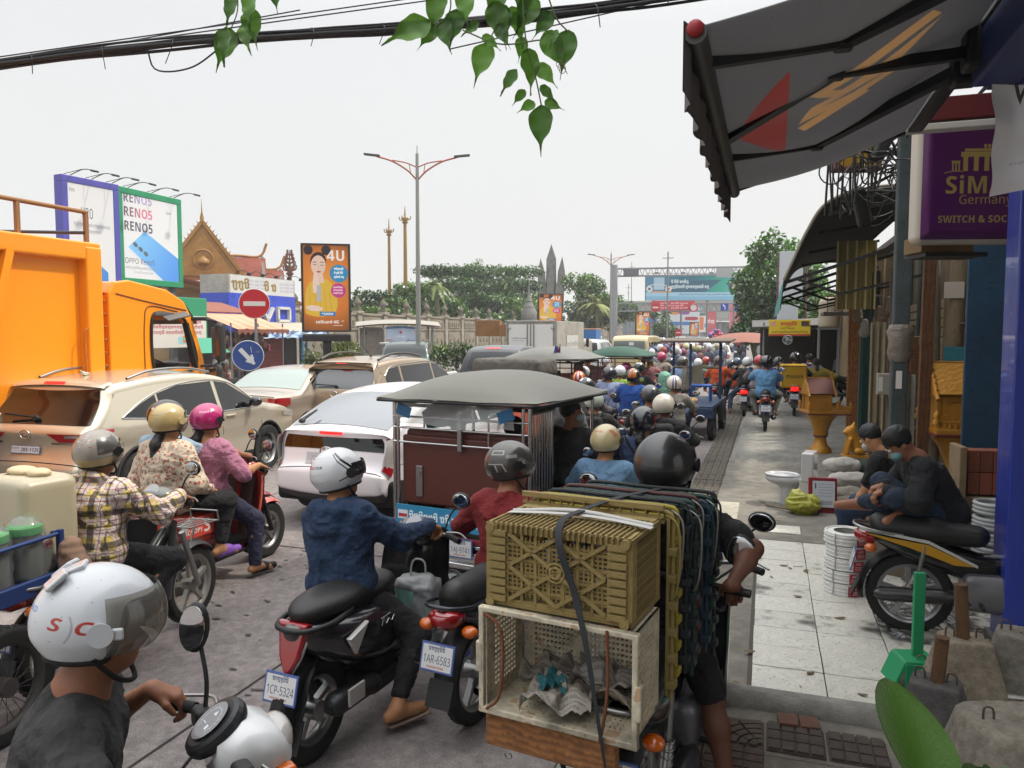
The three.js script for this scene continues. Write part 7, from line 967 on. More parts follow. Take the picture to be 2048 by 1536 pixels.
pap('crumpled newspaper sheet spilling over the crate lip',-.02,.03,-.07,.17,'#b5afa6',1.3);pap('crumpled grey paper in the back left of the crate',-.1,.03,-.19,.15,'#9b958c',4.1);pap('crumpled brownish paper at the right inside the crate',.14,.03,-.17,.17,'#a0968a',7.7);pap('creased paper sheet standing against the crate back',.1,.09,-.22,.15,'#a8a3a0',9.2);pap('paper scrap with teal print in the crate middle',-.06,.07,-.13,.08,'#2f7f8c',12.4);
}
{const b=thing('wooden_board','long weathered wooden board beneath the white crate','board',dir(-.28,-.475,.0),h);mk('plank',[boxUV(rb(.52,.14,.05,.008,-.03,0,0)),boxUV(rb(.5,.03,.5,.006,-.02,.05,-.27))],mat('#d0b498',{map:rep(WOOD,1.3),r:.85}),b);mk('eyelet',[to(.014,.003,-.2,-.1,.01,.3)],STEEL,b);mk('carrier',[rb(.3,.04,.5,.01,0,-.02,-.3),bar([-.12,-.05,-.2],[-.1,-.3,-.3],.012),bar([.12,-.05,-.2],[.1,-.3,-.3],.012)],mat('#1d1d1d'),b);}
// nested coloured crates standing behind, seen as rims
const cols=[['#8f7d48','tan'],['#a5952f','yellow'],['#191f24','black'],['#16292c','dark teal'],['#17382d','green'],['#52302a','brown'],['#1c3444','blue'],['#143a32','green'],['#19221f','dark green']];
cols.forEach(([c,n],i)=>{
const z=-.36-i*.06,w=.6,top=.335+(i%3)*.012-i*.004,bot=-.4+(i%4)*.03,m=mat(c,{r:.5,bumpMap:BUMP,bumpScale:.003}),t=thing('plastic_crate',['tan','first','second','third','fourth','fifth','sixth','seventh','farthest'][i]+(i?' nested '+n:'')+' crate rim behind the yellow lattice crate','crate',dir(-.255+rr(-.012,.02)+i*.006,0,z),h,'nested coloured crates on the carrier bike');
const H=top-bot;mk('rim',[tube([[-w/2,bot,0],[-w/2,top-.1,0],[-w/2,top-.025,0],[-w/2+.008,top-.006,0],[-w/2+.03,top,0],[0,top,0],[w/2-.03,top,0],[w/2-.008,top-.006,0],[w/2,top-.025,0],[w/2,top-.1,0],[w/2,bot,0]],.009,140,6),bar([-w/2+.02,top-.03,0],[w/2-.02,top-.03,0],.006),...Array.from({length:9},(_,k)=>bar([-w/2+.03+k*.067,top,0],[-w/2+.03+k*.067,top-.03,0],.004))],m,t);
mk('wall',[bx(.012,H-.04,.04,w/2-.014,(top+bot)/ 2,0),bx(.012,H-.04,.04,-w/2+.014,(top+bot)/ 2,0),bx(w-.06,.01,.046,0,top-.035,0),...Array.from({length:6},(_,k)=>rb(.035,.03,.05,.005,w/2+.002,bot+.06+k*.105,0,0,0,0,1))],m,t);mk('handle',[tube([[w/2-.02,top-.01,.01],[w/2+.02,top-.04,.015],[w/2+.02,top-.3+(i%3)*.06,.015],[w/2,top-.34,.01]],.005,18,5)],i%2?STEEL:m,t);
});
{const s=thing('strap','dark elastic strap running over and down the crates','strap',org,h);const pts=[[-.14,.33,-.8],[-.2,.36,-.4],[-.27,.345,-.2],[-.28,.335,-.02],[-.265,.28,.03],[-.2,.1,.035],[-.15,-.05,.06],[-.1,-.3,.07],[-.07,-.5,.06]],cu=new THREE.CatmullRomCurve3(pts.map(v3));mk('band',[sheet((u,v)=>{const p=cu.getPoint(v),wd=v<.62?.028:lerp(.028,.008,(v-.62)/ .38);return V(p.x+(u-.5)*wd,p.y,p.z+.002);},3,80,.003)],mat('#26292c',{r:.8}),s);const q=thing('strap','pale tape band lying across the crate tops','strap',org,h);mk('band',[tube([[-.54,.325,-.15],[-.3,.34,-.2],[.02,.325,-.17]],.01,30,4),sheet((u,v)=>V(lerp(-.54,.03,v),.328+.006*Math.sin(v*3),-.1-u*.035-.05*Math.sin(v*3.1)),3,30,.002)],mat('#b5b3ae',{r:.6}),q);}
}
// -- PEOPLE
const SK1='#8a5a40',SK2='#a5744f',SK3='#5c3624';
function ik(a,b,l1,l2,pole){const d=b.clone().sub(a);let L=d.length();if(L>(l1+l2)*.995){d.multiplyScalar((l1+l2)*.995/L);b.copy(a).add(d);L=d.length();}const n=d.clone().normalize(),x=(l1*l1-l2*l2+L*L)/(2*L),h=Math.sqrt(Math.max(0,l1*l1-x*x)),p=pole.clone().addScaledVector(n,-pole.dot(n)).normalize();return a.clone().addScaledVector(n,x).addScaledVector(p,h);}
function hand(w,f,n,s,curl,sc=1){
const P=[],q=(a,b,c)=>w.clone().addScaledVector(f,a*sc).addScaledVector(s,b*sc).addScaledVector(n,c*sc);
for(let i=0;i<4;i++){const o=.027-i*.018,L=[.92,1,.95,.75][i],k0=q(.085-Math.abs(i-1.2)*.005,o,0);P.push(C(q(.01,o*.6,0),k0,.0145,.0125));let d=f.clone(),p=k0;const ax=V().crossVectors(f,n).normalize();[.042,.027,.021].forEach((l,k)=>{d=d.clone().applyAxisAngle(ax,curl*[.75,1,.8][k]);const e=p.clone().addScaledVector(d,l*L*sc);P.push({...C(p,e,.0105-k*.0008,.0095-k*.001),k:.006});p=e;});}
const t0=q(.025,.024,.006),t1=q(.062,.05,.018),t2=q(.09,.05,.034);P.push(C(q(.005,.008,0),t0,.016,.016),{...C(t0,t1,.014,.0115),k:.01},{...C(t1,t2,.0115,.0095),k:.006});return P;
}
const HELM=new Map();
function helmetGeo(st){
if(HELM.has(st))return HELM.get(st);const rx=.128,ry=.138,rz=.152;
const P=(a,ph,k=1)=>{const y=Math.cos(ph),q=Math.sin(ph),tuck=ph>1.75?1 -(ph-1.75)*.28:1;return V(-Math.sin(a)*q*rx*k*tuck,y*ry*k -(ph>1.6?(ph-1.6)*.02:0),-Math.cos(a)*q*rz*k*tuck);};
const edge=(a)=>{const x=Math.abs(Math.atan2(Math.sin(a),Math.cos(a)));if(st==='half')return lerp(1.35,1.72,sstep(.3,1.3,x));if(st==='full')return 2.12-.08*Math.cos(x);return lerp(1.15,2.1,sstep(.85,1.32,x));};
const th=(u)=>Math.PI+(u-.5)*Math.PI*2;
const shell=flipV(sheet((u,v)=>P(th(u),edge(th(u))*lerp(.0005,1,v)),64,26)),inner=sheet((u,v)=>P(th(1-u),edge(th(1-u))*lerp(.0005,1,v)*.99,.9),40,14);
const trim=tube(Array.from({length:48},(_,i)=>P(i/48*6.2832,edge(i/48*6.2832),.985)),.009,96,6,true),va=st==='full'?[1.22,1.72]:[1.0,1.98];
const visor=(up)=>sheet((u,v)=>{const a=(u-.5)*2.6,p=P(a,lerp(va[0],va[1],v)- .1*Math.cos(a*1.2)*0,1.05+.05*Math.cos(a)*(1-v*.4));if(up){p.applyAxisAngle(V(1,0,0),up);p.y+=.01;}return p;},26,14);
const piv=[-1,1].map((s)=>[cy(.026,.03,.016,18,s*(rx+.004),.0,-.03,0,0,Math.PI/2),rb(.012,.03,.06,.006,s*(rx-.001),-.004,-.05)]);
const r={shell,inner:merge([inner,trim,tube([[-.112,-.07,-.01],[-.075,-.135,-.055],[0,-.168,-.085],[.075,-.135,-.055],[.112,-.07,-.01]],.007,20,5)]),visor,piv:merge(piv),vent:merge([rb(.06,.014,.06,.006,0,.13,.05,.4),rb(.05,.014,.06,.006,.05,.118,.08,.7,.3),rb(.05,.014,.06,.006,-.05,.118,.08,.7,-.3)])};HELM.set(st,r);return r;
}
const SMOKE=mat('#b9b5ad',{r:.04,transmission:.78,thickness:0,side:THREE.DoubleSide,clearcoat:1}),DARKV=mat('#18181b',{r:.06,clearcoat:1});
function helmet(par,pos,look,o){
const{c='#c9c9c9',style='open',visor='clear',draw,pivot='#1a1a1a',up=0,vent}=o,G=helmetGeo(style),m=draw?mat('#ffffff',{map:TEX(512,256,(g,w,h)=>{g.fillStyle=c;g.fillRect(0,0,w,h);draw(g,w,h);}),r:o.r??.25,clearcoat:.7,clearcoatRoughness:.1}):mat(c,{r:o.r??.25,clearcoat:.7,clearcoatRoughness:.1});
const h=mk('helmet',G.shell,m,par);h.position.copy(pos);h.rotation.set(look[1],look[0],look[2]??0,'YXZ');if(o.s)h.scale.setScalar(o.s);mk('lining',G.inner,mat('#161514',{r:.9}),h);
if(visor!=='none')mk('visor',G.visor(up),visor==='dark'?DARKV:SMOKE,h);if(style!=='half')mk('pivot',G.piv,mat(pivot,{r:.35}),h);if(vent)mk('vent',G.vent,m,h);return h;
}
let NPERSON=0;
function person(label,pos,turn,o={}){
const t=thing('person',label,'person',pos,turn,o.group),{hipY=.8,lean=.12,look=[0,.1],skin=SK1,cell=.018,shirt,pants,sleeve=1,loose=0,twist=0,near,female}=o;
const sd=(NPERSON++)*1.7,up=V(0,Math.cos(lean),-Math.sin(lean)),H0=V(0,hipY,0),chest=H0.clone().addScaledVector(up,.29),neck=H0.clone().addScaledVector(up,.425).add(V(0,.015,-.0)),sw=female?.155:.18,rot=(v)=>v.applyAxisAngle(V(0,1,0),twist);
const sh=[-1,1].map((s)=>rot(V(s*sw,0,0)).add(neck).add(V(0,-.055,0))),hd=neck.clone().add(o.headOff?v3(o.headOff):V(0,.145,-.035-lean*.12));
const hands=(o.hands??[[-.31,hipY+.2,-.52],[.31,hipY+.2,-.52]]).map((p)=>v3(p).clone()),feet=(o.feet??[[-.17,.34,-.34],[.17,.34,-.34]]).map((p)=>v3(p).clone());
const hj=[-1,1].map((s)=>H0.clone().add(V(s*.085,-.02,-.02))),wr=hands.map((p,i)=>p.clone().add(v3(o.wristOff?.[i]??[0,.03,.07]))),el=sh.map((a,i)=>ik(a,wr[i],.28,.255,v3(o.elbow?.[i]??[i?.7:-.7,-.8,.45]))),an=feet.map((p)=>p.clone().add(V(0,.075,.05))),kn=hj.map((a,i)=>ik(a,an[i],.42,.4,v3(o.knee?.[i]??[i?.35:-.35,.8,-.8])));
const tdir=feet.map((p,i)=>(o.toe?.[i]?v3(o.toe[i]):V(i?.15:-.15,0,-1)).normalize());
const hm=new THREE.Quaternion().setFromEuler(new THREE.Euler(look[1],look[0],look[2]??0,'YXZ')),hp=(x,y,z)=>V(x,y,z).applyQuaternion(hm).add(hd),er=[look[1],look[0],look[2]??0];
const body=[EL(hp(0,.02,.005),[.074,.1,.092],er),EL(hp(0,-.055,-.028),[.055,.058,.062],er),{...C(hp(0,-.005,-.09),hp(0,-.035,-.108),.012,.015),k:.012},...[-1,1].map((s)=>({...EL(hp(s*.076,-.015,.01),[.01,.03,.018],er),k:.01})),C(neck.clone().add(V(0,-.04,.01)),hp(0,-.07,.015),.062,.054),C(chest,neck,.1,.07),C(H0,chest,.09,.1)];
for(let i=0;i<2;i++){body.push(C(chest,sh[i],.07,.05),C(sh[i],el[i],.046,.038),C(el[i],el[i].clone().lerp(wr[i],.35),.038,.04),C(el[i].clone().lerp(wr[i],.35),wr[i],.04,.026),C(H0,hj[i],.08),C(hj[i],kn[i],.07,.05),C(kn[i],kn[i].clone().lerp(an[i],.35),.05,.055),C(kn[i].clone().lerp(an[i],.35),an[i],.054,.033),C(an[i],feet[i].clone().addScaledVector(tdir[i],.13).add(V(0,.02,0)),.034,.026),C(an[i].clone().add(V(0,-.03,0)).addScaledVector(tdir[i],-.05),feet[i].clone().addScaledVector(tdir[i],.12).add(V(0,.018,0)),.03,.024));if(!near)body.push(C(wr[i],hands[i],.03,.034),{...C(hands[i],hands[i].clone().add(V(i?-.02:.02,-.03,-.035)),.026,.02),k:.02});}
const bg=[sdf(body,{cell:near?Math.min(cell,.012):cell,k:.035})];
if(near)for(let i=0;i<2;i++){const f=hands[i].clone().sub(wr[i]).normalize(),s=v3(o.thumb?.[i]??[i?-1:1,0,0]).clone();s.addScaledVector(f,-s.dot(f)).normalize();const n=V().crossVectors(s,f).normalize();if(n.y>0)n.negate();const ax=V().crossVectors(f,n).normalize();bg.push(sdf([C(el[i].clone().lerp(wr[i],.86),wr[i],.028,.025),...hand(wr[i],f,n,ax.dot(s)>0?ax:ax.negate(),o.curl?.[i]??.8).map((p)=>p)],{cell:.0055,k:.02}));}
mk('body',bg,mat(skin,{r:.6,bumpMap:BUMP,bumpScale:.0008}),t);
if(shirt){
const L=loose,S=[C(H0.clone().add(V(-.07,.02,0)),H0.clone().add(V(.07,.02,0)),.118+L),C(H0.clone().addScaledVector(up,.17).add(V(-.05,0,0)),H0.clone().addScaledVector(up,.17).add(V(.05,0,0)),.118+L),C(chest.clone().add(rot(V(-.075,0,0))),chest.clone().add(rot(V(.075,0,0))),.118+L*.7),C(sh[0].clone().lerp(sh[1],.12),sh[0].clone().lerp(sh[1],.88),.07+L*.3),C(chest,neck.clone().add(V(0,-.03,.02)),.11,.066)];
for(let i=0;i<2;i++){const lw=sleeve>=1?wr[i].clone().lerp(el[i],.06):null;S.push({...C(sh[i],sh[i].clone().lerp(el[i],sleeve<.9?Math.max(sleeve,.5)*1.2:1),.066+L*.5,.056+L*.6)});if(lw)S.push({...C(el[i],lw,.054+L*.5,.04+L*.3),k:.025});}
if(o.hood)S.push(C(neck.clone().add(V(-.07,.0,.08)),neck.clone().add(V(.07,.0,.08)),.055),C(neck.clone().add(V(-.09,.0,.05)),neck.clone().add(V(-.06,.02,-.07)),.035),C(neck.clone().add(V(.09,.0,.05)),neck.clone().add(V(.06,.02,-.07)),.035),EL(neck.clone().add(V(0,-.09,.12)),[.08,.07,.04]));if(o.collar)S.push({...C(neck.clone().add(V(-.035,.03,.02)),neck.clone().add(V(.035,.03,.02)),.05),k:.02});
let g=sdf(S,{cell,k:.045,fold:o.fold??(cell<.02?.015:.01),ff:o.ff??15});if(shirt.map||shirt.bumpMap)g=boxUV(g);mk(o.hood?'hoodie':'shirt',[g],shirt,t);
}
if(pants){const q=o.legLen??1,S=[C(H0.clone().add(V(-.06,0,.01)),H0.clone().add(V(.06,0,.01)),.122)];for(let i=0;i<2;i++){S.push(C(hj[i],q<.6?hj[i].clone().lerp(kn[i],.95):kn[i],.098,.074));if(q>.6)S.push(C(kn[i],kn[i].clone().lerp(an[i],q*.95),.07,.052+(o.flare??0)));}mk('trousers',[boxUV(sdf(S,{cell,k:.04,fold:cell<.02?.008:.005}))],pants,t);}
if(o.shoe)mk('shoe',feet.map((p,i)=>sdf([C(p.clone().add(V(0,.03,0)).addScaledVector(tdir[i],-.05),p.clone().add(V(0,.025,0)).addScaledVector(tdir[i],.15),.04,.034),C(p.clone().add(V(0,.07,0)).addScaledVector(tdir[i],-.04),p.clone().add(V(0,.05,0)).addScaledVector(tdir[i],.05),.038,.035)],{cell:.013,k:.03})),o.shoe,t);
if(o.sandal)mk('sandal',feet.map((p,i)=>{const a=Math.atan2(-tdir[i].x,-tdir[i].z);return[tf(rb(.09,.016,.25,.02,0,0,-.03),p.x,p.y-.008,p.z,0,a),tf(to(.04,.007,0,.02,-.07,0,0,0,14,6,Math.PI),p.x,p.y,p.z,0,a)];}),o.sandal,t);
if(o.helmet)helmet(t,hp(0,.045,.012),look,o.helmet);
if(o.hair){const hh=[EL(hp(0,.045,.018),[.088,.098,.104],er),...(o.hair==='short'?[]:[])];if(o.hair==='short')hh.push({...BX(hp(0,-.05,-.1),[.06,.075,.06],.01,er),sub:true});mk('hair',[sdf(hh,{cell:Math.min(cell,.012),k:.02,fold:.004,ff:60})],mat('#0c0a09',{r:.55}),t);}
if(o.tail)mk('ponytail',[sdf([C(hp(0,-.06,.09),hp(.0,-.14,.13),.038,.045),C(hp(0,-.14,.13),hp(.0,-.14-o.tail*.6,.16),.045,.042),C(hp(0,-.14-o.tail*.6,.16),hp(.01,-.14-o.tail,.14),.042,.018)],{cell:.012,k:.03,fold:.006,ff:40})],mat('#120d0b',{r:.5}),t);
if(o.mask)mk('face_mask',[sdf([EL(hp(0,-.045,-.062),[.066,.045,.05],er)],{cell:.01,k:.01})],mat(o.mask,{r:.8}),t);
if(o.eyes){mk('eye',[-1,1].map((s)=>sp(...hp(s*.03,.015,-.083).toArray(),.012)),mat('#d8d2c8',{r:.2}),t);mk('brow',[-1,1].map((s)=>bar(hp(s*.015,.038,-.09),hp(s*.045,.036,-.082),.004)),mat('#120d0b'),t);}
if(o.cap)mk('cap',[sdf([EL(hp(0,.05,.01),[.092,.085,.108],er),BX(hp(0,.05,-.13),[.06,.004,.06],.006,er)],{cell:.012,k:.02})],mat(o.cap,{r:.8}),t);
if(o.pack)mk('backpack',[sdf([BX(H0.clone().addScaledVector(up,.24).add(V(0,0,.19)),[.1,.15,.05],.05,[lean*-1,0,0])],{cell:Math.max(cell,.016),k:.03,fold:.008}),...[-1,1].map((s)=>tube([chest.clone().add(V(s*.09,.14,.12)),sh[s>0?1:0].clone().add(V(-s*.06,.08,0)),chest.clone().add(V(s*.1,-.05,-.13))],.018,12,6))],mat(o.pack,{r:.8}),t);
if(o.strap)mk('bag_strap',[sheet((u,v)=>{const a=v*3.3-.2,ct=H0.clone().addScaledVector(up,.27),q=V(lerp(-.16,.19,v),lerp(.19,-.2,v),.0),d=.14*Math.sin(v*3.1416)+.03;return ct.add(V(q.x,q.y+(u-.5)*.045,d+.004+lean*q.y*1.0));},3,26,.004)],mat(o.strap,{r:.8}),t);
t.rotation.z=o.tilt??0;return t;
}
const FOLDS=rep(noiseTex(256,(f,c,m,u,v)=>g3(128+(1-Math.abs(c-.5)*9)*46+(m-.5)*90+(f-.5)*14),null,false,77),1.6);
const cloth=(c,o={})=>mat(c,{r:.9,bumpMap:FOLDS,bumpScale:.022,...o});
function rider(bike,label,o={}){
bike.updateMatrixWorld(true);const z=o.z??-.22,p=bike.localToWorld(V(o.x??0,0,z)),by=bike.position.y;p.y=0;const sc=(o.sc??false);
const loc=(x,y,q)=>V(x,y+by,q-z);const{hz=-.89}=o;const wb=o.wb??1.22,gz=-wb+.33+.075;
return person(label,[p.x,0,p.z],bike.rotation.y+(o.dturn??0),{hipY:.78+by,hands:[-.3,.3].map((x)=>loc(x,o.sc?.95:1.03,gz)),feet:o.sc?[loc(-.1,.33,-wb+.6),loc(.1,.33,-wb+.6)]:[loc(-.18,.31,-.44),loc(.18,.31,-.44)],...o});
}
const sticker=(g,x,y,s,txt,c)=>{g.save();g.translate(x,y);g.fillStyle=c;g.font=sansB(s);g.fillText(txt,0,0);g.restore();};
const DK=cloth('#1c1c1e'),JEAN=cloth('#2a3850'),GREYT=cloth('#6d6a66');
// near people
{
bikeF.updateMatrixWorld(true);const w=(x,y,z)=>bikeF.localToWorld(V(x,y,z)),tn=R(-50),hd=at(212,1232,2.02),lean=.2,hipY=hd.y-.2-.43*Math.cos(lean),off=V(0,0,-Math.sin(lean)*.47-.06).applyAxisAngle(V(0,1,0),tn),pos=V(hd.x-off.x,0,hd.z-off.z),toL=(q)=>q.clone().sub(pos).applyAxisAngle(V(0,1,0),-tn);
person('person in white helmet and dark grey T-shirt holding handlebar, lower left',pos,tn,{hipY,lean,cell:.013,near:true,skin:SK1,shirt:cloth('#2f2e2e'),sleeve:.62,pants:DK,loose:.012,look:[-.05,-.02],hands:[toL(w(-.3,1.03,-.82)),toL(w(.3,1.03,-.82))],wristOff:[[-.01,.035,.085],[.01,.035,.085]],elbow:[[-.6,-.9,.2],[.8,-.6,.3]],feet:[[-.25,.05,-.2],[.25,.05,-.2]],curl:[.85,.85],
helmet:{c:'#c3c6c9',r:.3,vent:true,visor:'clear',pivot:'#bcbfc2',s:1.06,draw:(g)=>{g.fillStyle='#a8261e';for(const x of[150,330]){g.font='bold 38px sans-serif';g.save();g.translate(x,178);g.rotate(.25);g.fillText('S≡C',0,0);g.restore();}g.font=sansB(34);g.fillText('✶✶',236,120);g.fillStyle='#4a68b0';g.font=sansB(18);g.fillText('THAILAND',214,150);g.fillText('MHS',240,180);g.strokeStyle='#9a9da0';g.lineWidth=3;for(const x of[150,362]){g.beginPath();g.moveTo(x,150);g.quadraticCurveTo(x+10,180,x-6,205);g.stroke();}for(let i=0;i<40;i++){g.fillStyle='rgba(70,70,70,0.5)';g.fillRect((i*97)%512,60+(i*53)%150,3,2);}}}});
}
{const p=rider(scooter1,'person in dark blue hoodie and white helmet astride the black scooter',{sc:true,wb:1.15,z:-.2,x:-.03,tilt:.1,hipY:.75,elbow:[[-.35,-1,.3],[.35,-1,.3]],lean:.06,cell:.013,near:true,skin:SK2,female:true,shirt:cloth('#152b47'),hood:true,loose:.02,pants:cloth('#141416'),look:[-.55,.05],feet:[[-.14,.32,-.3],[.3,.03,-.02]],knee:[[-.3,.6,-.9],[.5,.4,-.9]],toe:[[-.1,0,-1],[.55,0,-1]],legLen:.82,sandal:mat('#7d6a5c',{r:.8}),curl:[1,1],
helmet:{c:'#c6c7c9',style:'full',visor:'dark',draw:(g)=>{g.strokeStyle='#1c1c20';g.lineWidth=9;for(const s of[0,1]){const X=(x)=>(s?512-x:x);g.beginPath();g.moveTo(X(150),70);g.lineTo(X(132),120);g.lineTo(X(90),190);g.lineTo(X(60),200);g.stroke();g.lineWidth=4;g.beginPath();g.moveTo(X(160),76);g.lineTo(X(146),124);g.lineTo(X(104),200);g.lineTo(X(150),215);g.stroke();g.lineWidth=9;}g.fillStyle='#b83a2a';g.fillRect(238,130,22,18);sticker(g,262,147,18,'ASTER','#2c2c30');g.strokeStyle='#a9abad';g.lineWidth=2;for(const y of[90,170,205]){g.beginPath();g.moveTo(170,y);g.quadraticCurveTo(256,y+12,340,y);g.stroke();}}}});}
rider(bike2,'person in red T-shirt and dark grey full-face helmet beside the crates',{lean:.1,z:-.45,hipY:.73,tilt:.04,cell:.014,near:true,shirt:cloth('#6c1418'),sleeve:.8,loose:.015,pants:cloth('#23408c'),look:[-.9,.0],feet:[[-.3,.03,-.1],[.2,.31,-.24]],toe:[[-.3,0,-1],[0,0,-1]],sandal:mat('#1c1c1e',{r:.8}),helmet:{c:'#3d3a37',style:'full',up:-.45,visor:'clear',draw:(g)=>{for(let i=0;i<60;i++){g.fillStyle='rgba(120,114,106,0.15)';g.fillRect((i*71)%512,(i*37)%160,50,2);}for(const x of[300,150]){g.strokeStyle='#a39e94';g.lineWidth=5;g.strokeRect(x,104,50,22);g.beginPath();g.moveTo(x-10,176);g.lineTo(x+46,176);g.lineTo(x+60,214);g.moveTo(x+20,180);g.lineTo(x+30,214);g.stroke();g.fillStyle='#85817a';g.fillRect(x+60,130,40,18);}}}});
{const hd=at(1312,925,3.6),tn=R(-8.5),lean=.12,hipY=hd.y-.2-.43*Math.cos(lean),pos=V(hd.x+.03,0,hd.z+.1),loc=(q)=>q.clone().sub(pos).applyAxisAngle(V(0,1,0),-tn);const gR=at(1468,1176,3.15),gL=at(1180,1120,3.7);
person('person in black T-shirt and big black helmet carrying the crates',pos,tn,{hipY,lean,cell:.014,near:true,skin:SK3,shirt:cloth('#121214'),sleeve:.6,loose:.03,pants:cloth('#101011'),legLen:.5,hands:[loc(gL),loc(gR)],elbow:[[-.7,-.7,.4],[.9,-.35,.45]],feet:[[-.2,.3,-.1],[.36,.05,.05]],knee:[[-.4,.7,-.8],[.6,.4,-.8]],sandal:mat('#1c1c1e',{r:.8}),look:[-.1,.05],helmet:{c:'#19191a',r:.42,style:'open',visor:'clear',up:-.3,s:1.1,draw:(g)=>{g.strokeStyle='#2d2d2e';g.lineWidth=10;g.beginPath();g.moveTo(100,190);g.lineTo(412,190);g.stroke();for(let i=0;i<50;i++){g.fillStyle='rgba(120,120,120,0.3)';g.fillRect((i*89)%512,40+(i*61)%170,2,2);}}}});
const m=thing('bike_mirror','round mirror and grip of the crate bike by the rider\'s hand','mirror',gR,tn);mk('housing',[tf(sp(0,0,0,.075,.075,.02),-.0,.13,-.12)],BLK,m);mk('mirror_glass',[tf(sp(0,0,0,.066,.066,.006),0,.13,-.101)],mat('#b9bcc0',{r:.03,m:1}),m);mk('stem',[bar([0,.07,-.12],[-.12,-.02,-.03],.006),bar([-.35,.0,-.05],[.06,-.01,.0],.012),bar([-.03,-.01,0],[.07,-.012,.01],.018)],BLK,m);}
const PLAID=TEX(256,256,(g)=>{g.fillStyle='#c2a85c';g.fillRect(0,0,256,256);const st=(x,w,c)=>{g.fillStyle=c;g.fillRect(x,0,w,256);g.fillRect(0,x,256,w);};st(0,62,'rgba(196,182,180,0.9)');st(110,50,'rgba(38,36,40,0.62)');st(176,40,'rgba(196,182,180,0.8)');st(30,6,'rgba(130,40,48,0.7)');st(196,5,'rgba(130,40,48,0.7)');st(232,16,'rgba(38,36,40,0.5)');},[5.2,5.2]);
{const p=rider(bikeP,'person in yellow plaid shirt and silver helmet on the grey motorbike',{z:-.3,lean:.1,cell:.013,near:true,skin:SK1,shirt:mat('#ffffff',{map:PLAID,r:.9,bumpMap:FOLDS,bumpScale:.02}),loose:.03,collar:true,pants:cloth('#18181a'),look:[-.1,.1],strap:'#4a352c',shoe:DK,helmet:{c:'#7d776e',r:.3,visor:'clear',up:-.55,draw:(g)=>{g.fillStyle='#3f3b38';g.fillRect(90,100,90,90);g.fillRect(332,100,90,90);for(let i=0;i<26;i++){g.fillStyle=i%3?'rgba(150,40,36,0.7)':'rgba(220,215,205,0.6)';g.fillRect(196+(i*31)%110,60+(i*17)%80,14,5);}g.fillStyle='#9c8a66';g.fillRect(0,210,512,46);}}});}
const FLORAL=TEX(256,256,(g)=>{g.fillStyle='#b9a995';g.fillRect(0,0,256,256);let s=5;const q=()=>{s=(s*16807)%2147483647;return s/2147483647;};for(let i=0;i<60;i++){const x=q()*256,y=q()*256,c=['#8c3a2c','#a85a4a','#7d6a4a','#9c7a6a'][i%4];g.fillStyle=c;for(let k=0;k<4;k++){g.beginPath();g.arc(x+(q()- .5)*16,y+(q()- .5)*16,3+q()*4,0,7);g.fill();}}},[3.4,3.4]);
rider(scooter2,'person in pink blouse and magenta helmet driving the coral scooter',{sc:true,wb:1.18,z:-.38,lean:.05,cell:.014,near:true,female:true,skin:SK2,shirt:cloth('#a0687e'),sleeve:.85,loose:.02,pants:cloth('#23243c'),feet:[[-.12,.33,-.2],[.3,.03,-.3]],toe:[[0,0,-1],[.3,0,-1]],shoe:mat('#1b1a1a',{r:.7}),tail:.34,look:[-.3,.02],helmet:{c:'#a81f62',r:.22,visor:'none',pivot:'#2a2a2c',draw:(g)=>{sticker(g,300,130,26,'moda','#d8a0bc');sticker(g,150,130,26,'moda','#d8a0bc');}}});
rider(scooter2,'person in floral blouse and tan helmet riding pillion, purple clogs',{sc:true,wb:1.18,z:.06,lean:.03,hipY:.82,cell:.014,near:true,female:true,skin:SK2,shirt:mat('#ffffff',{map:FLORAL,r:.9,bumpMap:FOLDS,bumpScale:.02}),loose:.035,pants:cloth('#171719'),hands:[[-.2,.84,-.3],[.2,.84,-.3]],feet:[[-.2,.28,-.34],[.24,.28,-.36]],shoe:mat('#7a4fa8',{r:.5}),legLen:.84,tail:.42,look:[-.2,.04],helmet:{c:'#a8925f',r:.28,visor:'clear',up:-.7,pivot:'#b7a678',draw:(g)=>{g.strokeStyle='#7d6c44';g.lineWidth=3;g.beginPath();g.moveTo(150,120);g.quadraticCurveTo(256,160,362,120);g.stroke();sticker(g,300,175,26,'◗◗','#2a2118');sticker(g,180,175,26,'◗◗','#2a2118');}}});
rider(bikeB,'person in plain pale blue shirt and black helmet behind the women',{z:-.15,lean:.04,hipY:.82,cell:.018,shirt:cloth('#8fa3b4'),sleeve:.8,loose:.02,pants:DK,look:[-.5,.05],helmet:{c:'#141416',visor:'clear',up:-.4,draw:(g)=>{g.fillStyle='#b8b8b8';g.beginPath();g.arc(300,120,10,0,7);g.arc(190,120,10,0,7);g.fill();g.strokeStyle='#8a6a3a';g.lineWidth=4;g.strokeRect(120,60,40,70);}}});
rider(bikeL,'person in light blue shirt and black helmet riding on the pavement ahead',{lean:.06,cell:.02,shirt:cloth('#5d8cb4'),loose:.025,pants:cloth('#5e5c5a'),shoe:mat('#5c3f2c'),look:[.05,.08],helmet:{c:'#161618',visor:'clear',up:-.4}});
rider(bikeY,'person in black top and black silver helmet ahead of the yellow box',{z:-.34,lean:.05,cell:.022,shirt:DK,pants:cloth('#26262a'),look:[.02,.1],helmet:{c:'#1a1b1e',visor:'clear',up:-.4,draw:(g)=>{g.fillStyle='#9a9ca0';g.fillRect(226,0,60,90);}}});
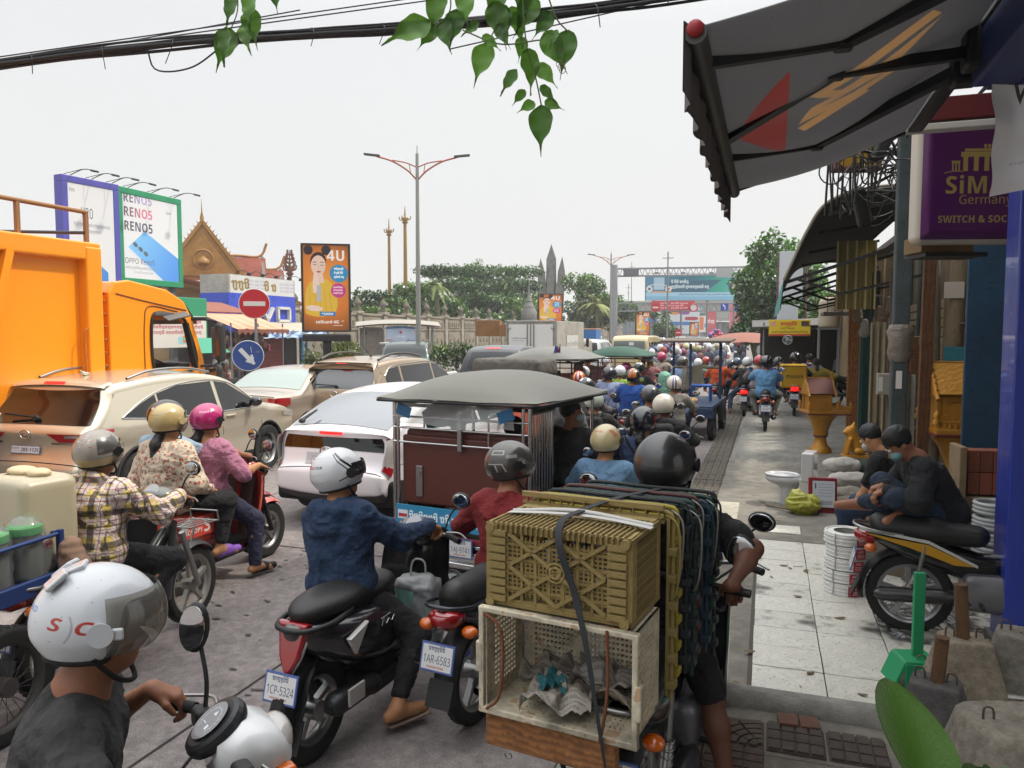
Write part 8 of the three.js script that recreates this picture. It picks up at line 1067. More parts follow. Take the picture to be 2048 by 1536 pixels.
{const b=thing('delivery_box','yellow insulated delivery box with dark lettering behind the rider','delivery box',(bikeY.updateMatrixWorld(true),bikeY.localToWorld(V(-.03,.68,.2))),R(6));mk('box',[rb(.56,.56,.46,.04,0,.3,-.1)],mat('#c79a10',{r:.5}),b);mk('piping',[rb(.58,.03,.48,.01,0,.54,-.1),bx(.02,.5,.02,-.27,.3,.13),bx(.02,.5,.02,.27,.3,.13)],mat('#8c6c12'),b);mk('lettering',[tf(new THREE.PlaneGeometry(.46,.2),.02,.3,.1335)],mat('#ffffff',{map:TEX(256,96,(g)=>{g.fillStyle='#c79a10';g.fillRect(0,0,256,96);g.fillStyle='#3a2f18';g.font=sansB(66);g.fillText('muuve',10,70,236);}),r:.5}),b);}
// -- THE CROWD AND THE PAVEMENT
const WHm='#c4c5c7',BKm='#17171a';
{
SEED=404;
const rows=[
[1212,882,6.4,'#5f7f9c',{c:'#b5a67c',visor:'clear',draw:(g)=>{sticker(g,214,110,28,'ARAI','#a8302a');sticker(g,236,140,16,'◎','#555');g.strokeStyle='#a8302a';g.lineWidth=6;for(let i=0;i<3;i++)for(const x of[330,150]){g.beginPath();g.moveTo(x+i*12,90);g.lineTo(x+20+i*12,150);g.stroke();}}},'person in cream helmet with red stripes and washed denim vest'],
[1287,842,7.4,'#2c3a5c',{c:'#1b1d24',visor:'clear',draw:(g)=>{g.fillStyle='#8a1c18';g.fillRect(60,150,90,106);g.fillRect(362,150,90,106);}},'person in navy blue top and dark helmet with red lower edge',{tail:.2,strap:'#1a1d28'}],
[1328,812,8.8,'#1d1c1e',{c:'#bdb6a8',visor:'clear',up:-.6,draw:(g)=>sticker(g,216,92,40,'KW','#a86a2c')},'person in black hoodie and cream helmet with orange letters',{hood:1,pack:'#161618'}],
[1348,768,12.6,'#76726a',{c:'#bfb8ac',draw:(g)=>{g.fillStyle='#38316e';g.fillRect(232,0,14,256);g.fillRect(264,0,14,256);}},'person in grey shirt and cream helmet with violet stripes'],
[1188,802,9.8,'#1f1b1a',{c:'#a9b3a8',visor:'clear',up:-.3},'person in black top and pale grey green helmet',{pack:'#171718'}],
[1218,748,14.2,'#7c88a6',{c:'#23222a'},'person in pale blue grey shirt and dark round helmet',{loose:.03}],
[1266,753,13.4,'#0f3f86',{c:'#17181c',draw:(g)=>{g.fillStyle='#b5641c';g.fillRect(205,30,100,170);g.fillStyle='#17181c';g.fillRect(250,0,12,256);g.fillRect(200,110,110,8);g.fillStyle=WHm;g.fillRect(0,0,512,26);}},'person in bright blue jacket and orange and black helmet',{loose:.04}],
[1240,744,16.4,'#86a83c',{c:WHm},'person in lime green vest and white helmet'],
[1252,736,19,'#2c2c30',{c:'#a82f78'},'person in dark top and magenta helmet behind the lime vest'],
[1278,735,17.5,'#16211e',{c:'#1a1d1f',draw:(g)=>{g.fillStyle=WHm;g.fillRect(0,60,512,20);}},'person in dark green jacket and black helmet with white stripe',{lean:.3}],
[1171,772,12.4,'#4a4648',{c:'#22262a',draw:(g)=>{g.fillStyle=WHm;g.fillRect(160,50,60,60);g.fillRect(300,60,80,40);}},'person in patterned dark shirt, black and white helmet by tuk-tuk roof'],
[1157,757,14,'#8a1f24',{c:'#a82a24',draw:(g)=>{g.fillStyle='#d0b050';g.fillRect(190,20,20,180);g.fillRect(300,20,20,180);g.fillStyle=WHm;g.fillRect(240,20,24,180);}},'person in red, red helmet with yellow and white stripes'],
[1168,746,15.8,'#3c3a3e',{c:WHm,draw:(g)=>{g.fillStyle='#4a6fa8';g.fillRect(170,40,60,70);}},'person in dark top, white helmet with blue patch'],
[1173,718,20,'#3a2c28',{c:'#a08a58'},'person in brown top and gold helmet left of green tuk-tuk'],
[1323,714,21,'#8c8478',{c:'#b0325c'},'person in pale striped top and bright pink helmet'],
[1299,722,20,'#a06a6a',{c:'#bdbcba',style:'half',visor:'none'},'person in dusty pink shirt and white hat cover'],
[1291,708,24,'#b5a544',{c:'#3d3f42'},'person in yellow raincoat beyond the pink shirt'],
[1366,724,18.6,'#7d95b4',{c:'#4a4c44',style:'half',visor:'none'},'person in light blue shirt and camouflage hood in rope cart'],
[1437,722,20.5,'#b5481c',{c:'#4d3228'},'person in orange jacket right behind the rope cart'],
[1462,730,22.5,'#a5421a',{c:'#2b3442'},'person in orange jacket half hidden by the cart post'],
[1494,724,20,'#1a1a1c',{c:WHm},'person in black with backpack and white helmet, one foot down',{pack:'#141416',lean:.2,feet:[[-.4,.05,.0],[.18,.34,-.3]]}],
[1518,722,19,'#85787c',{c:'#b0242a'},'person in greyish shirt and bright red helmet'],
[1557,724,21,'#2c2a6a',{c:'#26282a'},'person in indigo jacket and dark grey helmet'],
[1300,790,10.6,'#2a2b30',{c:'#34373c'},'person in dark jacket low between the blue jacket and grey shirt'],
[1396,726,23,'#6a6c74',{c:WHm},'person in grey with white helmet seen through the rope cart'],
[1412,722,25,'#5a7a3a',{c:'#9a2c24'},'person in green vest with red helmet behind the rope cart'],
[1475,726,24,'#8f8468',{c:'#3a4c66'},'person in khaki jacket left of the black backpack'],
[1340,735,24,'#1f2030',{c:'#2a2a2c'},'person in dark blue between pink helmet and camouflage hood'],
[1210,722,24,'#9a9ca2',{c:'#b5b8bc'},'person in white top under the green canopy',{bare:1}],
];
let i=0;
for(const[px,py,d,sc,hel,l,o={}]of rows){
const hd=at(px,py,d),lean=o.lean??.08,hipY=clamp(hd.y-.62,.6,1.1),tn=R(rr(-8,4)),off=V(0,0,-Math.sin(lean)*.44-.03).applyAxisAngle(V(0,1,0),tn),pos=V(hd.x-off.x,0,hd.z-off.z);
person(l,pos,tn,{hipY,lean,cell:d<11?.02:.027,skin:pick([SK1,SK2]),shirt:cloth(sc),pants:pick([DK,JEAN,GREYT]),loose:.018,look:[rr(-.25,.25),.06],helmet:{up:hel.style?0:-.3,...hel},group:'riders in the traffic queue',...o});
if(!o.bare&&d<21){const b=dup([bike2,bikeL,bikeY,bikeC,bikeB][i++%5],'motorbike ridden by the '+l.split(' ').slice(0,12).join(' ').replace('person','one'),'motorbikes in the queue');b.rotation.set(0,tn,0);b.position.set(pos.x,Math.min(0,hipY-.8),pos.z).add(V(0,0,.24).applyAxisAngle(V(0,1,0),tn));}
}
// people on foot, in vehicles and sitting
const P0=(px,py,d,dy=0)=>at(px,py,d).setY(dy);
person('person with black hair in white shirt, walking pavement beyond the box',P0(1620,720,20.5),.1,{hipY:.86,cell:.026,shirt:cloth('#9a94ac'),pants:JEAN,hair:'short',hands:[[-.28,.85,0],[.28,.85,0]],feet:[[-.1,.13,0],[.1,.13,0]]});
person('person in yellow patterned blouse with tied hair behind the spirit house',P0(1634,735,19.2),.1,{hipY:.78,cell:.024,shirt:cloth('#a08a34'),loose:.03,pants:DK,hair:'long',tail:.16,hands:[[-.28,.8,0],[.28,.8,0]],feet:[[-.1,.13,0],[.1,.13,0]]});
person('person in grey green sitting by the dim shop at far right',P0(1674,720,27),-1.2,{hipY:.75,cell:.03,shirt:cloth('#55604f'),pants:DK,hair:'long',feet:[[-.1,.13,-.4],[.1,.13,-.4]]});
const tk=scene.children.find((o)=>o.name==='tuk_tuk');tk.updateMatrixWorld(true);
const inTuk=(l,x,z,o)=>{const p=tk.localToWorld(V(x,0,z));person(l,[p.x,0,p.z],tk.rotation.y,{hipY:.8,cell:.022,feet:[[-.1,.44,-.4],[.1,.44,-.4]],hands:[[-.12,.9,-.35],[.12,.9,-.35]],hair:'short',pants:DK,...o});};
inTuk('person in light grey shirt sitting left inside the tuk-tuk',-.28,-.34,{hipY:.72,shirt:cloth('#8d9094')});inTuk('person in dark red top sitting right inside the tuk-tuk',.32,-.34,{hipY:.68,shirt:cloth('#3a1c20')});inTuk('person in black with pale face mask at the tuk-tuk side',.62,-.95,{shirt:DK,mask:'#8fa9ac',dturn:1,look:[-1.2,.1]});
inTuk('person in grey hooded jacket and helmet driving the tuk-tuk',.1,-2.0,{hipY:.86,shirt:cloth('#5c5c5c'),hood:1,hair:null,helmet:{c:BKm}});
const tr=scene.getObjectByName('orange_truck');tr.updateMatrixWorld(true);const q=tr.localToWorld(V(.62,0,-.66));person('person in dark cap and blue shirt driving the orange truck',[q.x,0,q.z],.02,{hipY:1.5,cell:.022,skin:SK3,shirt:cloth('#2a2f44'),pants:DK,cap:'#1a1a1c',hair:'short',headOff:[0,.17,-.04],hands:[[-.15,1.72,-.6],[.15,1.72,-.6]],feet:[[-.1,1.1,-.4],[.1,1.1,-.4]]});
person('person in black jacket and grey helmet by the market stall',P0(434,712,17),-.9,{hipY:.82,cell:.027,shirt:DK,pants:DK,helmet:{c:'#5c6a62'}});
// two men sitting with a phone
const a=at(1885,1085,5.5);person('person in black long sleeve sitting cross-legged on the parked motorbike',[a.x,0,a.z],R(96),{hipY:.83,lean:.46,cell:.013,near:true,skin:SK1,shirt:cloth('#111316'),loose:.025,pants:cloth('#1c2a3c'),hair:'short',look:[.05,-.75],headOff:[0,.1,-.13],mask:'#6f9a9c',eyes:1,hands:[[-.16,.98,-.5],[.1,.97,-.46]],elbow:[[-.9,-.6,.2],[.9,-.6,.2]],feet:[[.1,.79,-.58],[-.16,.78,-.36]],knee:[[-.8,.5,-.6],[.9,.5,-.5]],toe:[[.3,.1,-1],[-.6,0,-.6]],curl:[.9,.9]});
const ph=at(1772,1003,5.45),pt=thing('phone','red smartphone held by the man on the parked motorbike','phone',ph,R(96));mk('case',[rb(.07,.012,.13,.005,0,0,0,-.5)],mat('#7a1626',{r:.3}),pt);mk('screen',[tf(bx(.062,.003,.118,0,0,0),0,.006,.003,-.5)],mat('#15171c',{r:.1}),pt);
const c=at(1790,1010,6.9);person('person in black printed T-shirt leaning on one arm behind the phone user',[c.x+.02,0,c.z],R(70),{hipY:.62,lean:.3,cell:.014,near:true,skin:SK2,shirt:cloth('#101011'),sleeve:.62,loose:.025,pants:cloth('#20304a'),hair:'short',look:[-.35,-.6],headOff:[.0,.12,-.12],eyes:1,mask:'#a9b0b4',hands:[[-.22,.44,-.42],[.3,.6,-.3]],feet:[[-.18,.03,-.42],[.2,.03,-.4]]});
const bn=thing('low_bench','low plinth that the two men sit by','bench',[c.x,0,c.z],R(70));mk('seat',[boxUV(rb(.9,.06,.5,.01,0,.47,.1))],mat('#8a7a66',{map:rep(WOOD,1),r:.8}),bn);mk('leg',[-.38,.38].map((x)=>rb(.06,.44,.4,.01,x,.22,.1)),mat('#6f6252'),bn);
// far crowd
const f=[];for(let k=0;k<420;k++){const d=rr(27,120),p=bk(rr(1300,1300+190*Math.min(1,d/50)),d);f.push([p,rr(1.35,1.55),rr(-.2,.2)]);}
const hG=merge([sp(0,0,0,.14,.15,.16,10)]),bG=merge([loft([[.12,0,-.42,.2,.2,.3],[0,0,-.4,.24,.26,.36],[-.13,0,-.4,.18,.2,.3]],10),sp(0,-.85,-.1,.2,.35,.5,8)]);
for(const[n,g,cols,l]of[['crowd_helmets',hG,[WHm,'#26262a',WHm,'#8a2c2c','#3a4c6a','#a09a70',WHm,'#7a3a5c'],'dense far crowd of helmets filling the road'],['crowd_bodies',bG,['#3a4256','#6a6c70','#2a2a2c','#7a4a4a','#55607a','#8a8a86','#4a3a36'],'dense far crowd of riders filling the road']]){const im=new THREE.InstancedMesh(g,mat('#ffffff',{r:.6,key:n}),f.length);im.name=n;f.forEach(([p,y,t],k)=>{im.setMatrixAt(k,new THREE.Matrix4().makeRotationY(t).setPosition(p.x,y,p.z));im.setColorAt(k,new THREE.Color(cols[(k*7+(k>>3))%cols.length]));});im.userData={kind:'stuff',label:l,category:'crowd'};scene.add(im);}
}
{
const p=gnd(1420,885),t=thing('rope_cart','blue flatbed cart with posts, roof and hanging ropes','cart',[p.x-.55,0,p.z-.5],R(-3)),B=mat('#1f3f6c',{r:.6,map:rep(PLAST,1)});SEED=3;
mk('deck',[boxUV(rb(1.2,.07,2.6,.01,0,.66,-.9)),boxUV(rb(1.24,.2,.06,.01,0,.56,.4))],B,t);for(const s of[-1,1])for(const z of[.1,-1.7])wheel(t,s*.56,.29,z,.29,.13,'car',mat('#3a3a3a'));mk('post',[rb(.06,1.3,.09,.01,.52,1.3,-1.6),rb(.05,1.3,.05,.01,-.5,1.3,-1.6),rb(.05,1.2,.05,.01,-.1,1.3,-1.4)],B,t);mk('roof',[rb(1.5,.05,1.3,.02,0,1.97,-1.9,.03)],mat('#5c5148',{r:.8}),t);mk('stool',[rb(.42,.05,.3,.02,.22,1.02,-.9),...[-1,1].flatMap((a)=>[-1,1].map((b)=>rb(.04,.32,.04,.008,.22+a*.18,.85,-.9+b*.12)))],mat('#1d4a94',{r:.4}),t);mk('rail',[bar([-.5,1.38,-1.5],[.5,1.38,-1.5],.03)],mat('#6a6458'),t);mk('rope',Array.from({length:16},(_,i)=>tube([[-.25+i*.025,1.4,-1.44],[-.3+i*.03,1.1,-1.4],[-.26+i*.03,.86+rr(0,.12),-1.38],[-.2+i*.025,1.1,-1.42],[-.18+i*.02,1.38,-1.46]],.011,20,5)),mat('#8a7f6a',{r:.9}),t);mk('reflector',[rb(.2,.08,.02,.01,.2,.56,.44)],mat('#7a4424'),t);
t.updateMatrixWorld(true);const s=thing('sack','green sack leaning on the rope cart deck','sack',t.localToWorld(V(-.42,.68,-.4)));mk('cloth',[sdf([C([0,.16,0],[-.06,.52,0],.16,.13)],{cell:.02,fold:.014})],mat('#6a9c86',{r:.7}),s);const b=thing('bread_bundle','tan bundle lying on the rope cart deck','bundle',t.localToWorld(V(.05,.7,.0)));mk('wrap',[sdf([C([-.12,.06,0],[.14,.06,0],.07)],{cell:.016,fold:.01,ff:30})],mat('#b0875a',{r:.7}),b);
const u=thing('umbrella','wide faded red and orange market umbrella over traffic','umbrella',bk(1492,34));mk('canopy',[sheet((a,v)=>V(Math.cos(a*6.2832)*v*1.9,2.15-v*v*.4-.04*v*Math.abs(Math.sin(a*25)),Math.sin(a*6.2832)*v*1.9),48,8,.01)],mat('#845548',{r:.8}),u);mk('pole',[bar([0,0,0],[0,2.2,0],.03)],GREYM,u);
for(const[px,l]of[[1432,'left bundle of pink and violet balloons above the crowd'],[1466,'right bundle of pink and violet balloons above the crowd']]){const z=thing('balloon_bundle',l,'balloons',bk(px,62),0,'balloon bundles above the crowd');for(let i=0;i<40;i++)mk('balloon',[sp(rr(-.5,.5),rr(1.5,2.3),rr(-.4,.4),.14,.16,.14,8)],mat(pick(['#a8305c','#6a4a9c','#b5506c','#3a5ca0','#a83440']),{r:.3}),z);mk('pole',[bar([0,0,0],[0,1.8,0],.03)],GREYM,z);}
}
{
const p=bk(1640,27),t=thing('market_shop','dim tin-roofed shop under the yellow sign','shop',[p.x,0,p.z],.02),D=mat('#2a2622',{r:.9});mk('roof',[rb(5.2,.06,5,.02,.3,2.55,-1.5,.06,0,.03)],mat('#4c4a46',{r:.7}),t);mk('wall',[boxUV(rb(2.2,2.3,.1,.01,-.9,1.15,-1.2)),bx(4,2.4,.1,1.2,1.2,-3.6),bx(.1,2.4,3,2.6,1.2,-2)],mat('#4a3d35',{r:.9,map:rep(PLAST,.6)}),t);mk('doorway',[rb(1.6,2.1,.06,.01,-.9,1.1,-1.1)],D,t);mk('board',[rb(.9,.9,.06,.01,1.5,1.4,-1.6)],mat('#a5683c',{map:rep(WOOD,.8),r:.8}),t);mk('post',[-1.9,.6,2.4].map((x)=>bar([x,0,.7],[x,2.5,.7],.04)),GREYM,t);mk('beam',[bar([-1.9,2.3,.7],[2.6,2.3,.7],.035)],GREYM,t);
const s=thing('yellow_sign','yellow sign board with red Khmer lettering over the stall','sign',at(1579,656,26.4),.05);mk('board',[rb(1.36,.56,.08,.01,0,0,0)],mat('#b59a1c',{r:.5}),s);mk('print',[tf(new THREE.PlaneGeometry(1.34,.54),0,0,.042)],mat('#ffffff',{map:TEX(320,128,(g,w,h)=>{g.fillStyle='#c9ad1e';g.fillRect(0,0,w,h);g.fillStyle='#a8302c';g.fillRect(0,114,w,14);khmer(g,90,10,40,130,'#b0342c',5,.15);khmer(g,90,56,20,110,'#4a3c14',7,.1);khmer(g,20,86,22,280,'#4a3c14',9,.1);g.fillStyle='#c98a8a';g.beginPath();g.arc(32,32,20,0,7);g.fill();g.fillStyle='#3a2a24';g.fillRect(250,8,60,40);}),r:.5}),s);
const k=thing('wall_fan','small round grey fan under the yellow sign','fan',at(1575,680,26));mk('cage',[to(.15,.02,0,0,0),to(.08,.015,0,0,.02)],GREYM,k);mk('hub',[sp(0,0,.02,.05)],GREYM,k);mk('blade',[0,1,2].map((i)=>rb(.11,.08,.01,.004,Math.cos(i*2.1)*.08,Math.sin(i*2.1)*.08,0,0,0,i*2.1)),mat('#a5a5a2'),k);
const w=thing('water_tank','cream ribbed plastic water tank above the stall roof','tank',at(1658,655,25));mk('tank',[lathe([[.0,0],[.32,0],...Array.from({length:9},(_,i)=>[.32+(i%2)*.02,.05+i*.1]),[.26,.95],[.1,1.0],[0,1.0]],20)],mat('#a89c86',{r:.6}),w);mk('stand',[bx(.7,.06,.7,0,-.04,0),...[-1,1].flatMap((a)=>[-1,1].map((b)=>bar([a*.3,0,b*.3],[a*.3,-2,b*.3],.03)))],GREYM,w);
const b=thing('white_signboard','blank pale signboard high above the yellow sign','sign',at(1582,550,31));mk('board',[rb(.9,1.9,.1,.01,.0,0,0),rb(.8,.8,.08,.01,-.1,-1.6,.1)],mat('#b5b8bc',{r:.5}),b);mk('pole',[bar([-.5,-5,-.1],[-.5,.9,-.1],.04),bar([.6,-5,-.1],[.6,.9,-.1],.04)],mat('#6a4a58'),b);
const v=thing('apartment_balcony','ochre house front with balcony above the far stalls','building',bk(1735,22),.02);mk('wall',[boxUV(bx(1.2,4.3,3,.2,2.15,-2))],plaster('#96805f',.5),v);mk('balcony',[rb(1.6,.1,1.2,.02,-.4,2.7,-.4),...Array.from({length:8},(_,i)=>bar([-1.1+i*.2,2.75,.15],[-1.1+i*.2,3.2,.15],.015)),bar([-1.15,3.2,.15],[.35,3.2,.15],.025)],mat('#6a6458'),v);mk('window',[rb(.5,1.1,.06,.01,.1,3.4,-.48)],TINT,v);
}
const CABLE=TEX(96,96,(g)=>{g.fillStyle='#a01c2c';g.fillRect(0,0,96,96);g.fillStyle='#d8c8c8';g.font='italic bold 30px sans-serif';g.fillText('ABC',18,34);for(let i=0;i<3;i++)g.fillRect(14,50+i*13,66,4);});
// spirit houses
const GOLD=mat('#b07a1e',{r:.4,m:.25,bumpMap:rep(BUMPC,3),bumpScale:.01}),GRED=mat('#5c231c',{r:.5});
function spirit(label,p,turn,s,roofM){
const t=thing('spirit_house',label,'spirit house',p,turn,'golden spirit houses'),y=.74;
mk('pedestal',[lathe([[.2,0],[.2,.08],[.12,.16],[.1,.3],[.14,.36],[.13,.42],[.2,.6],[.29,.72],[.3,y]],8,0,0,0,0,.39)],GOLD,t);mk('band',[to(.115,.02,0,.32,0,Math.PI/2,0,0,16,6),rb(.78,.025,.64,.005,.06,y+.005,0)],GRED,t);mk('platform',[rb(.76,.05,.62,.01,.06,y+.04,0),...[-.29,.29].map((z)=>rb(.76,.02,.02,.004,.06,y+.13,z)),rb(.02,.02,.6,.004,.43,y+.13,0)],GOLD,t);mk('baluster',[...Array.from({length:16},(_,i)=>[-1,1].map((q)=>cy(.012,.016,.07,6,-.29+i*.046,y+.09,q*.29))),...Array.from({length:12},(_,i)=>cy(.012,.016,.07,6,.43,y+.09,-.26+i*.047))],GOLD,t);mk('finial',[[-.31,-.28],[-.31,.28],[.43,-.28],[.43,.28],[.2,.28]].map(([x,z])=>lathe([[.03,0],[.035,.04],[.015,.06],[.03,.09],[0,.14]],8,x,y+.1,z)),GOLD,t);
mk('shrine',[rb(.36,.3,.38,.01,-.08,y+.21,0),...[-1,1].map((q)=>[rb(.05,.3,.05,.01,.11,y+.21,q*.17),rb(.05,.3,.05,.01,-.27,y+.21,q*.17)]),rb(.14,.2,.02,.005,-.08,y+.19,.195),...Array.from({length:8},(_,i)=>rb(.02,.02,.01,.004,-.2+i*.033,y+.31,.196))],GOLD,t);mk('doorway',[rb(.02,.2,.18,.01,.105,y+.18,0)],mat('#1c140c'),t);
const h=.3;for(const q of[-1,1])mk('roof',[rb(.48,.025,.35,.006,-.06,y+.36+h/2,q*.115,q*.93)],roofM,t);mk('gable',[-.3,.18].map((x)=>[tf(ext([[-.22,0],[.22,0],[0,h]],.03,.006),x,y+.36,0,0,Math.PI/2),...[-1,1].map((q)=>tube([[x,y+.33,q*.27],[x,y+.36+h*.5,q*.13],[x,y+.36+h*1.05,0],[x,y+.44+h,-q*.0]],.018,14,6)),...[0,1,2,3,4].flatMap((k)=>[-1,1].map((q)=>tf(new THREE.ConeGeometry(.015,.06,5),x,y+.42+k*.06,q*(.23-k*.045),q*.6)))]),GOLD,t);mk('ridge',[rb(.5,.03,.03,.01,-.06,y+.36+h,0),...[-.3,.18].map((x)=>tf(new THREE.ConeGeometry(.02,.14,6),x,y+.46+h,0))],GOLD,t);
t.scale.setScalar(s);return t;
}
spirit('golden spirit house with dark red roof standing on the pavement',gnd(1640,905,.13),.25,.9,GRED);
spirit('golden spirit house with golden roof deeper in the shop',at(1922,950,8.2).setY(.2),.1,1.16,GOLD);
{SEED=21;
const p=at(1710,910,10.6),l=thing('lion_statue','small golden guardian lion statue sitting on the sacks','statue',p,R(100));mk('statue',[sdf([EL([0,.14,.05],[.08,.11,.1]),C([0,.14,.02],[0,.28,-.05],.085,.075),EL([0,.34,-.07],[.07,.075,.075]),EL([0,.32,-.13],[.045,.035,.045]),C([0,.38,-.04],[0,.46,-.02],.045,.012),...[-1,1].flatMap((s)=>[C([s*.055,.22,-.08],[s*.055,.03,-.12],.035,.03),EL([s*.07,.06,.04],[.045,.05,.08])]),C([0,.06,.14],[0,.2,.17],.025,.02)],{cell:.009,k:.025})],GOLD,l);mk('plinth',[rb(.22,.06,.34,.01,0,-.02,0)],GOLD,l);
const sack=(lab,px,py,d,c,w,r)=>{const s=thing('sack',lab,'sack',at(px,py,d),r,'sacks piled on the pavement');mk('cloth',[sdf([EL([0,0,0],[w,.1,w*.5]),EL([w*.6,-.02,.02],[w*.4,.08,w*.35])],{cell:.016,k:.06,fold:.022,ff:13})],mat(c,{r:.85,bumpMap:BUMPC,bumpScale:.01}),s);};
sack('white sack uppermost on the pile beside the toilet',1682,930,10.2,'#a8a49c',.26,.5);sack('dark green sack under the lion statue',1712,932,10.4,'#2f3c33',.26,-.2);sack('white sack with faded red print in mid pile',1700,960,9.9,'#a39c96',.28,.2);sack('dusty grey sack low in the pile',1690,990,9.6,'#7a746a',.3,.6);sack('brown grey sack at the pile foot',1715,1010,9.3,'#645c50',.3,-.3);sack('flat grey sack on the ground behind the red board',1690,1022,9.1,'#57524a',.3,.1);
const tp=gnd(1574,1008),t=thing('toilet','white ceramic toilet standing on the pavement','toilet',[tp.x,0,tp.z],R(78)),W=mat('#b9b9ba',{r:.2,clearcoat:.6});mk('bowl',[sdf([EL([0,.36,-.05],[.18,.1,.25]),C([0,.02,-.0],[0,.3,.02],.1,.13),{...EL([0,.43,-.05],[.14,.09,.2]),sub:true}],{cell:.014,k:.06})],W,t);t.scale.setScalar(.9);mk('seat_rim',[to(.16,.022,0,.41,-.05,Math.PI/2,0,0,30,8).applyMatrix4(new THREE.Matrix4().makeScale(1,1,1.35))],W,t);mk('tank',[rb(.36,.4,.16,.02,0,.56,.28),rb(.34,.36,.18,.02,0,.22,.27)],W,t);
const rp=gnd(1645,1026),rs=thing('notice_board','red framed white notice board leaning by the toilet','sign',[rp.x,0,rp.z],.12);mk('frame',[tf(rb(.32,.42,.06,.012,0,.21,0),0,0,0,-.12)],mat('#7d1420',{r:.4}),rs);mk('print',[tf(new THREE.PlaneGeometry(.25,.31),0,.235,.01,-.12)],mat('#ffffff',{map:TEX(128,160,(g,w,h)=>{g.fillStyle='#b9bcc4';g.fillRect(0,0,w,h);g.fillStyle='#3a4054';g.fillRect(14,14,8,34);for(let i=0;i<5;i++)khmer(g,34,14+i*18,10,84,'#6a7084',i+3,.1);g.fillStyle='#9a9aa0';g.fillRect(14,120,100,26);}),r:.5}),rs);rs.children[1].position.z=.026;
const yp=gnd(1606,1028),yb=thing('plastic_bag','crumpled yellow green plastic bag on the ground','bag',[yp.x,0,yp.z]);mk('bag',[sdf([EL([0,.12,0],[.19,.12,.15]),EL([-.06,.2,0],[.08,.09,.07])],{cell:.012,k:.06,fold:.026,ff:17})],mat('#a5a53a',{r:.4,transmission:.2}),yb);mk('stick',[bar([-.14,.05,.04],[-.42,.02,-.28],.01)],mat('#6a5636'),yb);
const cp=gnd(1690,1186);for(let i=0;i<5;i++){const c=thing('hose_coil','white cable coil with red label, '+['lowest','second from the bottom','middle','second from the top','topmost'][i]+' of the stack','coil',[cp.x+rr(-.015,.015),.02+i*.102,cp.z],rr(-.05,.05),'stacked white cable coils');for(let k=0;k<6;k++)mk('turn',[to(.165 -(k%2)*.004,.0095,0,.012+k*.0155,0,Math.PI/2,0,0,40,8)],mat('#dad9d4',{r:.4}),c);mk('inner',[lathe([[.1,0],[.155,.005],[.158,.09],[.1,.095]],30)],mat('#cbcac4'),c);const lb=mk('paper_label',[sheet((u,v)=>{const a=lerp(.75,1.25,u)+i*.07-.1;return V(Math.sin(a-.6)*.178,.008+v*.082,Math.cos(a-.6)*.178);},8,2)],mat('#ffffff',{map:CABLE,r:.5}),c);mk('tie',[tube([[-.1,0,.14],[-.105,.05,.15],[-.1,.1,.14]],.006,8,5)],mat('#c2c2bc'),c);}
// concrete feet, posts and the green stand
const frus=(w,h)=>{const g=sheet((u,v)=>{const a=u*6.2832,q=5,c=Math.cos(a),s=Math.sin(a),k=Math.pow(Math.abs(c)**q+Math.abs(s)**q,-1/q),e=v<.12?0:v>.88?1:(v-.12)/ .76,r=v>.88?lerp(.3,0,(v-.88)/ .12):v<.06?lerp(.46,.5,v/.06):lerp(.5,.31,e);const y=(v>.88?h:e*h)+.004*noise3(c*9,e*9,s*9),x=c*k*r*w,z=s*k*r*w*.85;return V(x*(1+.012*noise3(c*5,e*6,s*5)),y,z);},64,34);return g;};
const foot=(l,px,py,d,w,h,c,ry,post,tl=0)=>{const p=at(px,py,d),t=thing('concrete_foot',l,'concrete block',p,ry,'concrete sign feet');mk('block',[boxUV(frus(w,h))],mat(c,{map:rep(CONC,1.2),r:.95,bumpMap:BUMP,bumpScale:.006}),t);mk('wire_loop',[-1,1].map((s)=>tube([[s*w*.2-.02,h*.9,0],[s*w*.2-.015,h+.05,0],[s*w*.2+.015,h+.045,0],[s*w*.2+.02,h*.9,0]],.005,12,5)),mat('#4a3a30'),t);if(post)mk('post',[bar([0,h*.5,0],[tl,h+post,0],.032,10)],mat('#6f5238',{r:.8,map:rep(RUST,1)}),t);};
foot('tan concrete foot with rusty post and wire loops',1926,1372,3.85,.36,.26,'#fff0dc',.1,.28,-.03);foot('grey concrete foot at the right edge behind the tan one',2040,1368,3.9,.36,.28,'#e6e2da',-.2,0);foot('dark grey concrete foot with dark post in front of the green stand',1868,1458,3.55,.34,.24,'#a5a2a8',-.3,.22,.02);foot('large pale concrete block at the lower right corner',2030,1640,2.95,.62,.42,'#f4ece0',.3,0);
const g=gnd(1815,1366),gs=thing('green_stand','green painted metal sign foot with upright post','stand',[g.x,0,g.z],.25),G=mat('#1f8a5a',{r:.45});mk('base',[boxUV(rb(.2,.03,.2,.01,.04,.16,0)),rb(.2,.16,.02,.005,.04,.08,.1),tf(rb(.02,.18,.2,.005,0,0,0),-.09,.08,0,0,0,-.4),tf(rb(.02,.18,.2,.005,0,0,0),.17,.08,0,0,0,.4)],G,gs);mk('post',[rb(.065,.55,.03,.006,.05,.42,0)],G,gs);mk('wire_loop',[to(.025,.004,.05,.18,.06)],mat('#6a5a50'),gs);
